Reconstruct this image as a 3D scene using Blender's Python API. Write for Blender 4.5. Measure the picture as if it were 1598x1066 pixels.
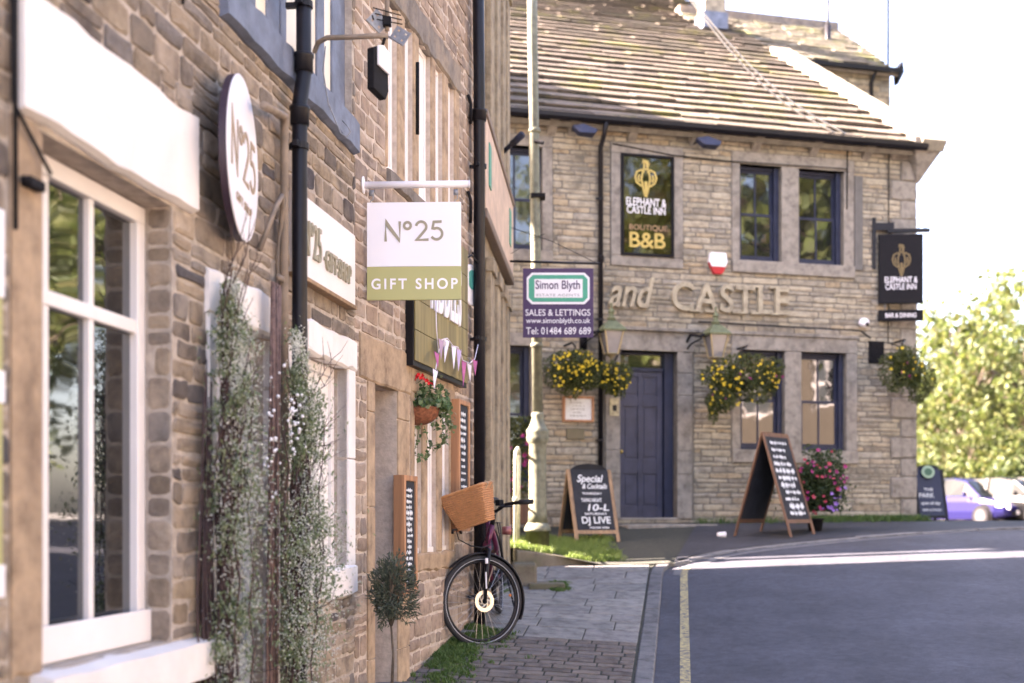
import bpy, math, random
from mathutils import Vector, Matrix, noise
for _o in list(bpy.data.objects): bpy.data.objects.remove(_o)
scene = bpy.context.scene
COL = scene.collection
R = math.radians

# ---------------------------------------------------------------- camera, sky, sun, exposure
FPX, CX, HY = 1885.0, 799.0, 805.0          # focal length in photo pixels, centre column, horizon row
cd = bpy.data.cameras.new("camera"); cam = bpy.data.objects.new("camera", cd); COL.objects.link(cam)
cam.location = (0, 0, 0); cam.rotation_euler = (R(90), 0, 0)
cd.sensor_width = 36; cd.lens = 36 * FPX / 1598.0
cd.shift_x = 0; cd.shift_y = (HY - 533.0) / 1598.0
cd.clip_start = 0.1; cd.clip_end = 2000
cd.dof.use_dof = True; cd.dof.focus_distance = 7.4; cd.dof.aperture_fstop = 1.5
scene.camera = cam
SUN_EL, SUN_D = 36.0, Vector((-1.0, 0.05, 0)).normalized()
world = bpy.data.worlds.new("World"); scene.world = world; world.use_nodes = True
nt = world.node_tree; nt.nodes.clear()
wo = nt.nodes.new('ShaderNodeOutputWorld'); bg = nt.nodes.new('ShaderNodeBackground'); sk = nt.nodes.new('ShaderNodeTexSky')
sk.sky_type = 'NISHITA'; sk.sun_disc = False; sk.sun_elevation = R(SUN_EL)
sk.sun_rotation = math.atan2(SUN_D.x, SUN_D.y) % (2 * math.pi)
sk.air_density = 1.0; sk.dust_density = 3.5; sk.ozone_density = 0.6
bg.inputs[1].default_value = 0.08
nt.links.new(sk.outputs[0], bg.inputs[0]); nt.links.new(bg.outputs[0], wo.inputs[0])
sl = bpy.data.lights.new("sun", 'SUN'); sl.energy = 5.0; sl.angle = R(0.6); sl.color = (1.0, 0.92, 0.8)
so = bpy.data.objects.new("sun", sl); COL.objects.link(so)
sdir = Vector((SUN_D.x * math.cos(R(SUN_EL)), SUN_D.y * math.cos(R(SUN_EL)), math.sin(R(SUN_EL))))
so.rotation_euler = sdir.to_track_quat('Z', 'Y').to_euler(); so.location = (-30, 10, 30)
vs = scene.view_settings; vs.view_transform = 'Standard'; vs.look = 'None'; vs.gamma = 1; vs.exposure = 3.95
try:
    vs.use_white_balance = True; vs.white_balance_temperature = 7000; vs.white_balance_tint = 24
except Exception: pass

# ---------------------------------------------------------------- helpers: materials
def srgb(c):
    return tuple(((x / 12.92) if x <= 0.04045 else ((x + 0.055) / 1.055) ** 2.4) for x in c)
def newmat(name):
    m = bpy.data.materials.new(name); m.use_nodes = True; t = m.node_tree
    b = t.nodes['Principled BSDF']; return m, t, b
def noise_node(t, scale, detail=4, rough=0.55, coord='Object'):
    tc = t.nodes.new('ShaderNodeTexCoord'); n = t.nodes.new('ShaderNodeTexNoise')
    n.inputs['Scale'].default_value = scale; n.inputs['Detail'].default_value = detail; n.inputs['Roughness'].default_value = rough
    t.links.new(tc.outputs[coord], n.inputs['Vector']); return n
def ramp(t, fac, stops, interp='LINEAR'):
    r = t.nodes.new('ShaderNodeValToRGB'); r.color_ramp.interpolation = interp
    e = r.color_ramp.elements
    while len(e) < len(stops): e.new(0.5)
    for i, (p, c) in enumerate(stops):
        e[i].position = p; e[i].color = (c[0], c[1], c[2], 1)
    t.links.new(fac, r.inputs[0]); return r
def mixc(t, a, b, fac=0.5, mode='MIX'):
    m = t.nodes.new('ShaderNodeMix'); m.data_type = 'RGBA'; m.blend_type = mode
    if isinstance(fac, (int, float)): m.inputs[0].default_value = fac
    else: t.links.new(fac, m.inputs[0])
    for k, x in ((6, a), (7, b)):
        if isinstance(x, tuple): m.inputs[k].default_value = (x[0], x[1], x[2], 1)
        else: t.links.new(x, m.inputs[k])
    return m.outputs[2]
def bump(t, b, h, strength=0.3, dist=0.01):
    n = t.nodes.new('ShaderNodeBump'); n.inputs['Strength'].default_value = strength; n.inputs['Distance'].default_value = dist
    t.links.new(h, n.inputs['Height']); t.links.new(n.outputs[0], b.inputs['Normal'])
def mat(name, c, rough=0.6, metal=0.0, var=0.12, scale=12.0, bmp=0.0, bscale=60.0, spec=None):
    """plain material with an uneven tone and optional fine relief"""
    m, t, b = newmat(name)
    n = noise_node(t, scale, 5)
    lo = tuple(max(0, x * (1 - var)) for x in c); hi = tuple(min(1, x * (1 + var)) for x in c)
    r = ramp(t, n.outputs['Fac'], [(0.3, lo), (0.7, hi)])
    t.links.new(r.outputs[0], b.inputs['Base Color'])
    b.inputs['Roughness'].default_value = rough; b.inputs['Metallic'].default_value = metal
    if spec is not None: b.inputs['Specular IOR Level'].default_value = spec
    if bmp > 0:
        n2 = noise_node(t, bscale, 6); bump(t, b, n2.outputs['Fac'], bmp, 0.008)
    return m
def stone_mat(name, cols, stain=(0.06, 0.055, 0.06), stain_amt=0.5, stain_pos=0.62, moss=None, rough=0.92, nscale=2.2, bstr=0.55):
    """each stone (mesh island) its own tone, then weathering stains and pitted relief"""
    m, t, b = newmat(name)
    g = t.nodes.new('ShaderNodeNewGeometry')
    stops = [(i / (len(cols) - 1), c) for i, c in enumerate(cols)]
    r = ramp(t, g.outputs['Random Per Island'], stops)
    n1 = noise_node(t, 9.0, 6, 0.65)
    v = ramp(t, n1.outputs['Fac'], [(0.28, (0.42, 0.40, 0.41)), (0.5, (0.95, 0.95, 0.95)), (0.72, (1.3, 1.28, 1.25))])
    c = mixc(t, r.outputs[0], v.outputs[0], 0.85, 'MULTIPLY')
    n2 = noise_node(t, nscale, 7, 0.7)
    # soot / damp patches
    s = ramp(t, n2.outputs['Fac'], [(stain_pos - 0.08, (0, 0, 0)), (stain_pos + 0.1, (stain_amt,) * 3)])
    c = mixc(t, c, stain, s.outputs[0])
    if moss:
        n3 = noise_node(t, 1.3, 6, 0.7)
        s3 = ramp(t, n3.outputs['Fac'], [(0.52, (0, 0, 0)), (0.66, (0.75,) * 3)])
        c = mixc(t, c, moss, s3.outputs[0])
    t.links.new(c, b.inputs['Base Color']); b.inputs['Roughness'].default_value = rough
    b.inputs['Specular IOR Level'].default_value = 0.25
    n4 = noise_node(t, 30.0, 9, 0.75); bump(t, b, n4.outputs['Fac'], min(1.0, bstr*1.5), 0.016)
    return m
def leaf_mat(name, cols, rough=0.55, trans=0.35):
    m, t, b = newmat(name)
    g = t.nodes.new('ShaderNodeNewGeometry')
    r = ramp(t, g.outputs['Random Per Island'], [(i / (len(cols) - 1), c) for i, c in enumerate(cols)])
    t.links.new(r.outputs[0], b.inputs['Base Color']); b.inputs['Roughness'].default_value = rough
    tr = t.nodes.new('ShaderNodeBsdfTranslucent'); t.links.new(r.outputs[0], tr.inputs[0])
    mx = t.nodes.new('ShaderNodeMixShader'); mx.inputs[0].default_value = trans
    out = t.nodes['Material Output']
    t.links.new(b.outputs[0], mx.inputs[1]); t.links.new(tr.outputs[0], mx.inputs[2]); t.links.new(mx.outputs[0], out.inputs[0])
    return m

# ---------------------------------------------------------------- helpers: meshes
def flower(parent, c, r, rnd, m, petals=5):
    """one open flower: a cupped ring of petals round a centre, a mesh of its own"""
    q = MB(); d = Vector((rnd.gauss(0, .5), -1, rnd.gauss(.3, .5))).normalized(); u = d.orthogonal().normalized(); w = d.cross(u); c = Vector(c); q.v.append(tuple(c - d*r*.25)); n = petals*2
    for i in range(n):
        a = 2*math.pi*i/n; rr = r*(1.0 if i % 2 == 0 else .62)*rnd.uniform(.85, 1.15); q.v.append(tuple(c + (u*math.cos(a)+w*math.sin(a))*rr + d*r*rnd.uniform(0, .35)))
    q.f = [(0, 1+i, 1+(i+1) % n) for i in range(n)]; q.m = [0]*n
    return build(q, 'flower', m, parent)
class MB:
    def __init__(s, F=None): s.v = []; s.f = []; s.m = []; s.F = F; s.uv = None
    def add(s, vs_, fs, mi=0, F='d'):
        F = s.F if F == 'd' else F
        n = len(s.v)
        s.v += [tuple(F(*p)) for p in vs_] if F else [tuple(p) for p in vs_]
        s.f += [tuple(n + i for i in f) for f in fs]; s.m += [mi] * len(fs)
        return s
    def box(s, x0, x1, y0, y1, z0, z1, mi=0, F='d'):
        if x0 > x1: x0, x1 = x1, x0
        if y0 > y1: y0, y1 = y1, y0
        if z0 > z1: z0, z1 = z1, z0
        return s.add([(x0,y0,z0),(x1,y0,z0),(x1,y1,z0),(x0,y1,z0),(x0,y0,z1),(x1,y0,z1),(x1,y1,z1),(x0,y1,z1)],
              [(0,3,2,1),(4,5,6,7),(0,1,5,4),(1,2,6,5),(2,3,7,6),(3,0,4,7)], mi, F)
    def prism(s, poly, y0, y1, mi=0, F='d'):
        """poly: list of (x,z) extruded along y"""
        n = len(poly)
        vv = [(x, y0, z) for x, z in poly] + [(x, y1, z) for x, z in poly]
        ff = [tuple(range(n)), tuple(range(2*n-1, n-1, -1))] + [(i, n+i, n+(i+1) % n, (i+1) % n) for i in range(n)]
        return s.add(vv, ff, mi, F)
    def tube(s, pts, r, n=8, mi=0, F='d', caps=True, closed=False):
        F = s.F if F == 'd' else F
        P = [Vector(F(*p)) if F else Vector(p) for p in pts]
        k = len(P); rr = r if isinstance(r, (list, tuple)) else [r] * k
        base = len(s.v); prev = None
        for i in range(k):
            if closed: d = P[(i+1) % k] - P[i-1]
            elif i == 0: d = P[1] - P[0]
            elif i == k-1: d = P[-1] - P[-2]
            else: d = (P[i+1] - P[i]).normalized() + (P[i] - P[i-1]).normalized()
            if d.length < 1e-9: d = Vector((0, 0, 1))
            d.normalize()
            if prev is None:
                a = Vector((0, 0, 1)) if abs(d.z) < 0.9 else Vector((1, 0, 0))
                u = a.cross(d).normalized()
            else:
                u = (prev - d * prev.dot(d))
                u = u.normalized() if u.length > 1e-6 else d.orthogonal().normalized()
            prev = u; w = d.cross(u)
            for j in range(n):
                a = 2 * math.pi * j / n
                s.v.append(tuple(P[i] + (u * math.cos(a) + w * math.sin(a)) * rr[i]))
        for i in range(k if closed else k-1):
            i2 = (i+1) % k
            for j in range(n):
                s.f.append((base+i*n+j, base+i*n+(j+1) % n, base+i2*n+(j+1) % n, base+i2*n+j)); s.m.append(mi)
        if caps and not closed:
            s.f.append(tuple(base+j for j in range(n))[::-1]); s.m.append(mi)
            s.f.append(tuple(base+(k-1)*n+j for j in range(n))); s.m.append(mi)
        return s
    def lathe(s, c, prof, n=20, mi=0, F='d', axis=None):
        """prof: [(r, h)...] turned about a vertical axis through c (or along axis vector)"""
        F = s.F if F == 'd' else F
        c = Vector(F(*c)) if F else Vector(c)
        ax = Vector(axis).normalized() if axis else Vector((0, 0, 1))
        u = ax.orthogonal().normalized(); w = ax.cross(u); base = len(s.v)
        for r, h in prof:
            for j in range(n):
                a = 2*math.pi*j/n
                s.v.append(tuple(c + ax*h + (u*math.cos(a) + w*math.sin(a))*max(r, 1e-4)))
        for i in range(len(prof)-1):
            for j in range(n):
                s.f.append((base+i*n+j, base+i*n+(j+1) % n, base+(i+1)*n+(j+1) % n, base+(i+1)*n+j)); s.m.append(mi)
        s.f.append(tuple(base+j for j in range(n))[::-1]); s.m.append(mi)
        s.f.append(tuple(base+(len(prof)-1)*n+j for j in range(n))); s.m.append(mi)
        return s
    def ball(s, c, r, mi=0, sx=1, sy=1, sz=1, n=6, rings=4):
        base = len(s.v); cx, cy, cz = c
        s.v.append((cx, cy, cz - r*sz))
        for i in range(1, rings):
            ph = math.pi*i/rings - math.pi/2
            for j in range(n):
                a = 2*math.pi*j/n
                s.v.append((cx+r*sx*math.cos(ph)*math.cos(a), cy+r*sy*math.cos(ph)*math.sin(a), cz+r*sz*math.sin(ph)))
        s.v.append((cx, cy, cz + r*sz)); top = len(s.v)-1
        for j in range(n): s.f.append((base, base+1+(j+1) % n, base+1+j)); s.m.append(mi)
        for i in range(rings-2):
            for j in range(n):
                a = base+1+i*n; s.f.append((a+j, a+(j+1) % n, a+n+(j+1) % n, a+n+j)); s.m.append(mi)
        a = base+1+(rings-2)*n
        for j in range(n): s.f.append((a+j, a+(j+1) % n, top)); s.m.append(mi)
        return s
    def leaf(s, c, size, rnd, mi=0, asp=0.5, up=None):
        d = Vector((rnd.gauss(0,1), rnd.gauss(0,1), rnd.gauss(0,1)))
        if up is not None: d = d*0.6 + Vector(up)
        d.normalize(); w = d.cross(Vector((rnd.gauss(0,1), rnd.gauss(0,1), rnd.gauss(0,1)))).normalized()
        c = Vector(c); n = d.cross(w)*size*0.12; base = len(s.v)
        s.v += [tuple(c - d*size*0.5), tuple(c + w*size*asp*0.5 + n), tuple(c + d*size*0.5), tuple(c - w*size*asp*0.5 + n)]
        s.f += [(base, base+1, base+2), (base, base+2, base+3)]; s.m += [mi, mi]
        return s

ORG = {}
def tag(o, label=None, cat=None, group=None, kind=None):
    if label: o['label'] = label
    if cat: o['category'] = cat
    if group: o['group'] = group
    if kind: o['kind'] = kind
    return o
def thing(name, label, cat, loc=(0, 0, 0), group=None):
    o = bpy.data.objects.new(name, None); COL.objects.link(o); o.location = loc; o.empty_display_size = 0.2
    tag(o, label, cat, group); ORG[o.name] = Vector(loc); return o
def build(mb, name, mats, parent=None, smooth=False, bevel=0, kind=None, uvs=None, origin=None):
    me = bpy.data.meshes.new(name)
    org = ORG[parent.name] if parent is not None else Vector(origin or (0, 0, 0))
    me.from_pydata([(a-org.x, b-org.y, c-org.z) for a, b, c in mb.v], [], mb.f)
    if not isinstance(mats, (list, tuple)): mats = [mats]
    for m in mats: me.materials.append(m)
    if len(mats) > 1: me.polygons.foreach_set('material_index', mb.m)
    if smooth: me.polygons.foreach_set('use_smooth', [True]*len(me.polygons))
    if uvs:
        ul = me.uv_layers.new(name='uv')
        for lp in me.loops: ul.data[lp.index].uv = uvs[lp.vertex_index]
    me.update()
    o = bpy.data.objects.new(name, me); COL.objects.link(o)
    if parent is not None: o.parent = parent
    else: o.location = org
    ORG[o.name] = org
    if bevel:
        b = o.modifiers.new('bevel', 'BEVEL'); b.width = bevel; b.segments = 2; b.limit_method = 'ANGLE'; b.angle_limit = R(40)
    if kind: o['kind'] = kind
    return o
def copy_tree(o, parent=None):
    c = o.copy(); COL.objects.link(c)
    if parent is not None: c.parent = parent
    ORG[c.name] = ORG[o.name]
    for ch in [x for x in bpy.data.objects if x.parent == o and x is not c]: copy_tree(ch, c)
    return c

TXT = {}
def text_mb(mb, F, body, x0, x1, z0, z1, y, mi=0, depth=0.003, offset=0.0, shear=0.0, spacing=1.0):
    """lettering as mesh, fitted to the box x0..x1, z0..z1 on the plane y, standing out by depth"""
    key = (body, offset, shear, spacing)
    if key not in TXT:
        cu = bpy.data.curves.new('t', 'FONT'); cu.body = body; cu.extrude = 0.05; cu.offset = offset; cu.shear = shear
        cu.space_character = spacing; cu.resolution_u = 5
        ob = bpy.data.objects.new('t', cu); COL.objects.link(ob); bpy.context.view_layer.update()
        me = bpy.data.meshes.new_from_object(ob.evaluated_get(bpy.context.evaluated_depsgraph_get()))
        TXT[key] = ([tuple(v.co) for v in me.vertices], [tuple(p.vertices) for p in me.polygons])
        bpy.data.objects.remove(ob); bpy.data.curves.remove(cu); bpy.data.meshes.remove(me)
    vv, ff = TXT[key]
    xs = [v[0] for v in vv]; zs = [v[1] for v in vv]
    ax, bx, az, bz = min(xs), max(xs), min(zs), max(zs)
    q = [(x0+(v[0]-ax)/(bx-ax)*(x1-x0), y - (v[2]+0.05)/0.1*depth, z0+(v[1]-az)/(bz-az)*(z1-z0)) for v in vv]
    mb.add(q, ff, mi, F)

class Wall:
    """vertical plane: s along it (away from / rightwards), y into the building (negative = towards the street), z up"""
    def __init__(w, p0, d, s_at0=0.0):
        w.p = Vector((p0[0], p0[1])); w.d = Vector(d).normalized(); w.n = Vector((-w.d.y, w.d.x))
    def F(w, s, y, z):
        q = w.p + w.d*s + w.n*y; return (q.x, q.y, z)
    def s(w, px, dep=0.0):
        u = (px-CX)/FPX; q = w.p + w.n*dep
        return (u*q.y - q.x)/(w.d.x - u*w.d.y)
    def z(w, px, py, dep=0.0):
        s = w.s(px, dep); q = w.p + w.n*dep + w.d*s
        return (HY-py)/FPX*q.y
    def shift(w, back):
        q = w.p + w.n*back; return Wall((q.x, q.y), (w.d.x, w.d.y))
def P(px, py, D): return ((px-CX)/FPX*D, D, (HY-py)/FPX*D)

def sub_rect(r, b):
    x0, x1, z0, z1 = r; a0, a1, c0, c1 = b
    if a1 <= x0 or a0 >= x1 or c1 <= z0 or c0 >= z1: return [r]
    out = []
    if c0 > z0: out.append((x0, x1, z0, c0))
    if c1 < z1: out.append((x0, x1, c1, z1))
    m0, m1 = max(z0, c0), min(z1, c1)
    if a0 > x0: out.append((x0, a0, m0, m1))
    if a1 < x1: out.append((a1, x1, m0, m1))
    return out
def one_stone(mb, F, x0, x1, z0, z1, prot, rnd, mi, gap, rough=0.004):
    w, h = x1-x0, z1-z0
    if w < 0.035 or h < 0.022: return
    x0 += gap*0.5; x1 -= gap*0.5; z0 += gap*0.5; z1 -= gap*0.5
    w, h = x1-x0, z1-z0; c = min(min(w, h)*0.18, 0.014); k = 3 if w > 0.2 else 2
    ring = []
    def seg(a, b, n):
        for i in range(n): ring.append((a[0]+(b[0]-a[0])*i/n, a[1]+(b[1]-a[1])*i/n))
    seg((x0+c, z0), (x1-c, z0), k); seg((x1-c, z0), (x1, z0+c), 1); seg((x1, z0+c), (x1, z1-c), 1); seg((x1, z1-c), (x1-c, z1), 1)
    seg((x1-c, z1), (x0+c, z1), k); seg((x0+c, z1), (x0, z1-c), 1); seg((x0, z1-c), (x0, z0+c), 1); seg((x0, z0+c), (x0+c, z0), 1)
    ring = [(x + rnd.gauss(0, rough), z + rnd.gauss(0, rough)) for x, z in ring]
    n = len(ring); mx, mz = (x0+x1)/2, (z0+z1)/2; vv = []
    p = prot*rnd.uniform(0.5, 1.5); tx, tz = rnd.gauss(0, 0.25), rnd.gauss(0, 0.35)
    def yy(x, z, q): return -q - p*(tx*(x-mx)/w + tz*(z-mz)/h)
    for (ins, q) in ((0, -0.006), (0.004, p*0.7), (0.016, p)):
        for x, z in ring:
            lx = x - (x-mx)*ins*2/w if w > 0.04 else x; lz = z - (z-mz)*ins*2/h if h > 0.04 else z
            vv.append((lx, (yy(lx, lz, q) + rnd.gauss(0, rough*0.35)) if q > 0 else 0.006, lz))
    vv.append((mx - w*0.22, yy(mx-w*.2, mz, p*1.15) + rnd.gauss(0, rough*0.5), mz)); vv.append((mx + w*0.22, yy(mx+w*.2, mz, p*1.1) + rnd.gauss(0, rough*0.5), mz))
    ff = []
    for a in range(2):
        for j in range(n): ff.append((a*n+j, a*n+(j+1) % n, (a+1)*n+(j+1) % n, (a+1)*n+j))
    L, Rr = 3*n, 3*n+1
    for j in range(n):
        jx = (ring[j][0] + ring[(j+1) % n][0])*0.5
        ff.append((2*n+j, 2*n+(j+1) % n, L if jx < mx else Rr))
    # stitch the two centres
    side = [0 if (ring[j][0] + ring[(j+1) % n][0])*0.5 < mx else 1 for j in range(n)]
    for j in range(n):
        if side[j-1] != side[j]: ff.append((2*n+j, L, Rr) if side[j-1] == 1 else (2*n+j, Rr, L))
    mb.add(vv, ff, mi, F)
def stones(mb, F, s0, s1, z0, z1, blocked, ch, ln, prot, seed, mi=0, gap=0.012, rough=0.004):
    rnd = random.Random(seed); z = z0
    while z < z1 - 0.01:
        h = min(rnd.uniform(*ch), z1 - z)
        if z1 - (z+h) < 0.04: h = z1 - z
        s = s0 - rnd.uniform(0, ln[0])
        while s < s1:
            l = rnd.uniform(*ln)
            rects = [(max(s, s0), min(s+l, s1), z, z+h)]
            if rects[0][1] > rects[0][0]:
                for b in blocked:
                    nr = []
                    for r in rects: nr += sub_rect(r, b)
                    rects = nr
                for r in rects:
                    if rnd.random() < 0.1 and r[3]-r[2] > 0.09 and r[1]-r[0] < 0.3:
                        m_ = (r[2]+r[3])/2
                        one_stone(mb, F, r[0], r[1], r[2], m_, prot, rnd, mi, gap, rough); one_stone(mb, F, r[0], r[1], m_, r[3], prot, rnd, mi, gap, rough)
                    else: one_stone(mb, F, *r, prot, rnd, mi, gap, rough)
            s += l
        z += h
def wall_shell(mb, F, s0, s1, z0, z1, thick, holes, mi=0, reveal=0.25):
    """front face with real openings, their reveals, and the other faces of the block"""
    xs = sorted(set([s0, s1] + [v for h in holes for v in h[:2] if s0 < v < s1])); zs = sorted(set([z0, z1] + [v for h in holes for v in h[2:4] if z0 < v < z1]))
    for i in range(len(xs)-1):
        for j in range(len(zs)-1):
            cx_, cz_ = (xs[i]+xs[i+1])/2, (zs[j]+zs[j+1])/2
            if any(h[0] < cx_ < h[1] and h[2] < cz_ < h[3] for h in holes): continue
            mb.add([(xs[i], 0, zs[j]), (xs[i+1], 0, zs[j]), (xs[i+1], 0, zs[j+1]), (xs[i], 0, zs[j+1])], [(0, 1, 2, 3)], mi, F)
    for h in holes:
        a, b, c, d = h[:4]; r = h[4] if len(h) > 4 else reveal
        v = [(a,0,c),(b,0,c),(b,0,d),(a,0,d),(a,r,c),(b,r,c),(b,r,d),(a,r,d)]
        mb.add(v, [(0,1,5,4),(1,2,6,5),(2,3,7,6),(3,0,4,7),(4,5,6,7)], mi, F)
    v = [(s0,0,z0),(s1,0,z0),(s1,0,z1),(s0,0,z1),(s0,thick,z0),(s1,thick,z0),(s1,thick,z1),(s0,thick,z1)]
    mb.add(v, [(0,4,7,3),(1,2,6,5),(4,5,6,7),(3,7,6,2)], mi, F)

def window(root, F, s0, s1, z0, z1, dep, mf, mg, fw=0.05, vbars=(), hbars=(), bw=0.025, th=0.05, name='window', gl=0.02):
    """joinery frame with glazing bars at given positions, glass as its sub-part"""
    f = MB(F)
    f.box(s0, s1, dep, dep+th, z1-fw, z1); f.box(s0, s1, dep-0.012, dep+th, z0, z0+fw*1.1)
    f.box(s0, s0+fw, dep, dep+th, z0+fw*1.1, z1-fw); f.box(s1-fw, s1, dep, dep+th, z0+fw*1.1, z1-fw)
    for h in hbars: f.box(s0+fw, s1-fw, dep+0.004, dep+th, h-bw*0.7, h+bw*0.7)
    for v in vbars: f.box(v-bw*0.5, v+bw*0.5, dep+0.009, dep+th-0.004, z0+fw, z1-fw)
    o = build(f, name, mf, root, bevel=0.004)
    g = MB(F); g.box(s0+fw*0.5, s1-fw*0.5, dep+gl, dep+gl+0.006, z0+fw*0.5, z1-fw*0.5)
    build(g, 'pane', mg, o)
    return o
# ---------------------------------------------------------------- materials
M = {}
M['mortar'] = mat('mortar', (0.40, 0.335, 0.28), 0.95, var=0.25, scale=20, bmp=0.5)
M['mortar_pale'] = mat('mortar_pale', (0.50, 0.41, 0.34), 0.95, var=0.2, scale=20, bmp=0.5)
M['mortar_dark'] = mat('mortar_dark', (0.17, 0.15, 0.122), 0.95, var=0.25, scale=14, bmp=0.5)
M['stone_a'] = stone_mat('stone_shop', [(0.26, 0.20, 0.145), (0.36, 0.285, 0.22), (0.21, 0.17, 0.14), (0.42, 0.33, 0.25), (0.29, 0.245, 0.21), (0.09, 0.08, 0.084), (0.35, 0.27, 0.19), (0.33, 0.26, 0.2)], stain=(0.07, 0.06, 0.062), stain_amt=0.75, stain_pos=0.6)
M['stone_b'] = stone_mat('stone_pinkish', [(0.34, 0.25, 0.19), (0.40, 0.30, 0.235), (0.28, 0.205, 0.155), (0.46, 0.36, 0.28), (0.25, 0.195, 0.165)], stain=(0.10, 0.08, 0.075), stain_amt=0.6, stain_pos=0.64)
M['stone_p'] = stone_mat('stone_pub', [(0.35, 0.30, 0.22), (0.42, 0.36, 0.265), (0.31, 0.27, 0.21), (0.46, 0.39, 0.285), (0.37, 0.33, 0.27), (0.40, 0.31, 0.20), (0.25, 0.22, 0.18), (0.40, 0.35, 0.265)], stain=(0.08, 0.072, 0.06), stain_amt=0.65, stain_pos=0.61, nscale=1.1)
M['ashlar_p'] = stone_mat('dressed_pub', [(0.30, 0.265, 0.225), (0.27, 0.24, 0.205)], stain=(0.12, 0.10, 0.08), stain_amt=0.6, stain_pos=0.58, nscale=2.0, bstr=0.3)
M['ashlar_b'] = stone_mat('dressed_shop', [(0.44, 0.32, 0.215), (0.40, 0.285, 0.19)], stain=(0.2, 0.14, 0.10), stain_amt=0.6, stain_pos=0.58, nscale=2.5, bstr=0.4)
M['ashlar_c'] = stone_mat('dressed_far', [(0.33, 0.27, 0.19), (0.30, 0.245, 0.175)], stain=(0.12, 0.09, 0.07), stain_amt=0.6, stain_pos=0.58, nscale=2.5, bstr=0.3)
M['lintel_grey'] = stone_mat('grey_lintel', [(0.22, 0.19, 0.165), (0.2, 0.17, 0.15)], stain=(0.4, 0.3, 0.21), stain_amt=0.6, stain_pos=0.58, bstr=0.4)
M['white_stone'] = mat('whitewashed_stone', (0.74, 0.69, 0.66), 0.85, var=0.07, scale=5, bmp=0.45, bscale=22)
M['white'] = mat('white_gloss_paint', (0.76, 0.71, 0.69), 0.45, var=0.03, scale=6, bmp=0.04)
M['lilac'] = mat('pale_grey_paint', (0.52, 0.51, 0.56), 0.5, var=0.05, scale=5)
M['cream'] = mat('cream_blind', (0.74, 0.63, 0.44), 0.7, var=0.06, scale=4)
M['bluegrey'] = mat('blue_grey_paint', (0.125, 0.145, 0.20), 0.6, var=0.3, scale=9, bmp=0.25, bscale=70)
M['navy'] = mat('navy_paint', (0.026, 0.030, 0.055), 0.5, var=0.2, scale=8, spec=.25)
M['slate_door'] = mat('slate_door_paint', (0.050, 0.051, 0.080), 0.5, var=0.2, scale=7, spec=.3)
M['black'] = mat('black_paint', (0.007, 0.006, 0.009), 0.45, var=0.3, scale=14, bmp=0.05, spec=.3)
M['blackm'] = mat('black_matt', (0.010, 0.009, 0.011), 0.8, var=0.3, scale=20, spec=.2)
M['iron'] = mat('galvanised_steel', (0.27, 0.28, 0.31), 0.5, metal=0.5, var=0.3, scale=30)
M['rustpipe'] = mat('stained_pipe', (0.22, 0.17, 0.13), 0.7, var=0.35, scale=9, bmp=0.2)
def glass(name, base, ior=1.6, wavy=0.10):
    m, t, b = newmat(name); b.inputs['Base Color'].default_value = (*base, 1); b.inputs['Roughness'].default_value = 0.03
    b.inputs['IOR'].default_value = ior; b.inputs['Specular IOR Level'].default_value = 0.5
    n = noise_node(t, 2.2, 2); 
    if wavy: bump(t, b, n.outputs['Fac'], wavy, 0.02)
    return m
M['glass'] = glass('dark_glass', (0.006, 0.007, 0.008), 2.4)
M['glass_pub'] = glass('pub_glass', (0.008, 0.008, 0.012), 2.1)
M['glass_blind'] = mat('lined_pane', (0.74, 0.65, 0.50), .45, var=.05, scale=3)
M['glass_white'] = mat('white_lined_pane', (0.78, 0.73, 0.70), .45, var=.04, scale=3)

# ---------------------------------------------------------------- ground heights
def sm(a, b, x):
    x = min(1, max(0, (x-a)/(b-a))); return x*x*(3-2*x)
def base_z(Y):
    if Y < 4: return -1.6477 + 0.04*(Y-4)
    if Y < 15.2: return -1.0 + 0.127*(Y-9.1)
    if Y < 17.6:
        t = (Y-15.2)/2.4; return -0.2253 + 0.127*(Y-15.2)*(1-t*0.5) - 0.01*(Y-15.2)*t
    return max(-0.6, -0.097 - 0.011*(Y-17.6))
def G(X, Y): return base_z(Y) + 0.045*min(max(X-1.2, 0), 5)*(1-sm(13, 16.5, Y))
def kerbX(Y): return 0.95 + 0.14*(Y-8.1)
def pav_z(X, Y):
    c = 0.06*min(max(kerbX(min(Y, 12.3))-X, 0), 1.9)*(1-sm(9.4, 11.2, Y))
    return G(X, Y) + 0.05 - 0.03*sm(12.4, 13.2, Y) + c
def ray_ground(px, py, fn=None, D0=4.0):
    fn = fn or G; D = D0; u = (px-CX)/FPX; w = (HY-py)/FPX
    while D < 400:
        if fn(u*D, D) >= w*D: break
        D += 0.01
    return (u*D, D)

W1 = Wall((-1.95, 0.0), (0.16, 1.0)); W2 = Wall((-0.88, 6.70), (0.2075, 1.0)); W3 = Wall((-0.275, 9.61), (0.0775, 1.0))
WP = Wall((0.0, 15.76), (3.9, 1.0))
F1, F2, F3, FP = W1.F, W2.F, W3.F, WP.F

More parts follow.
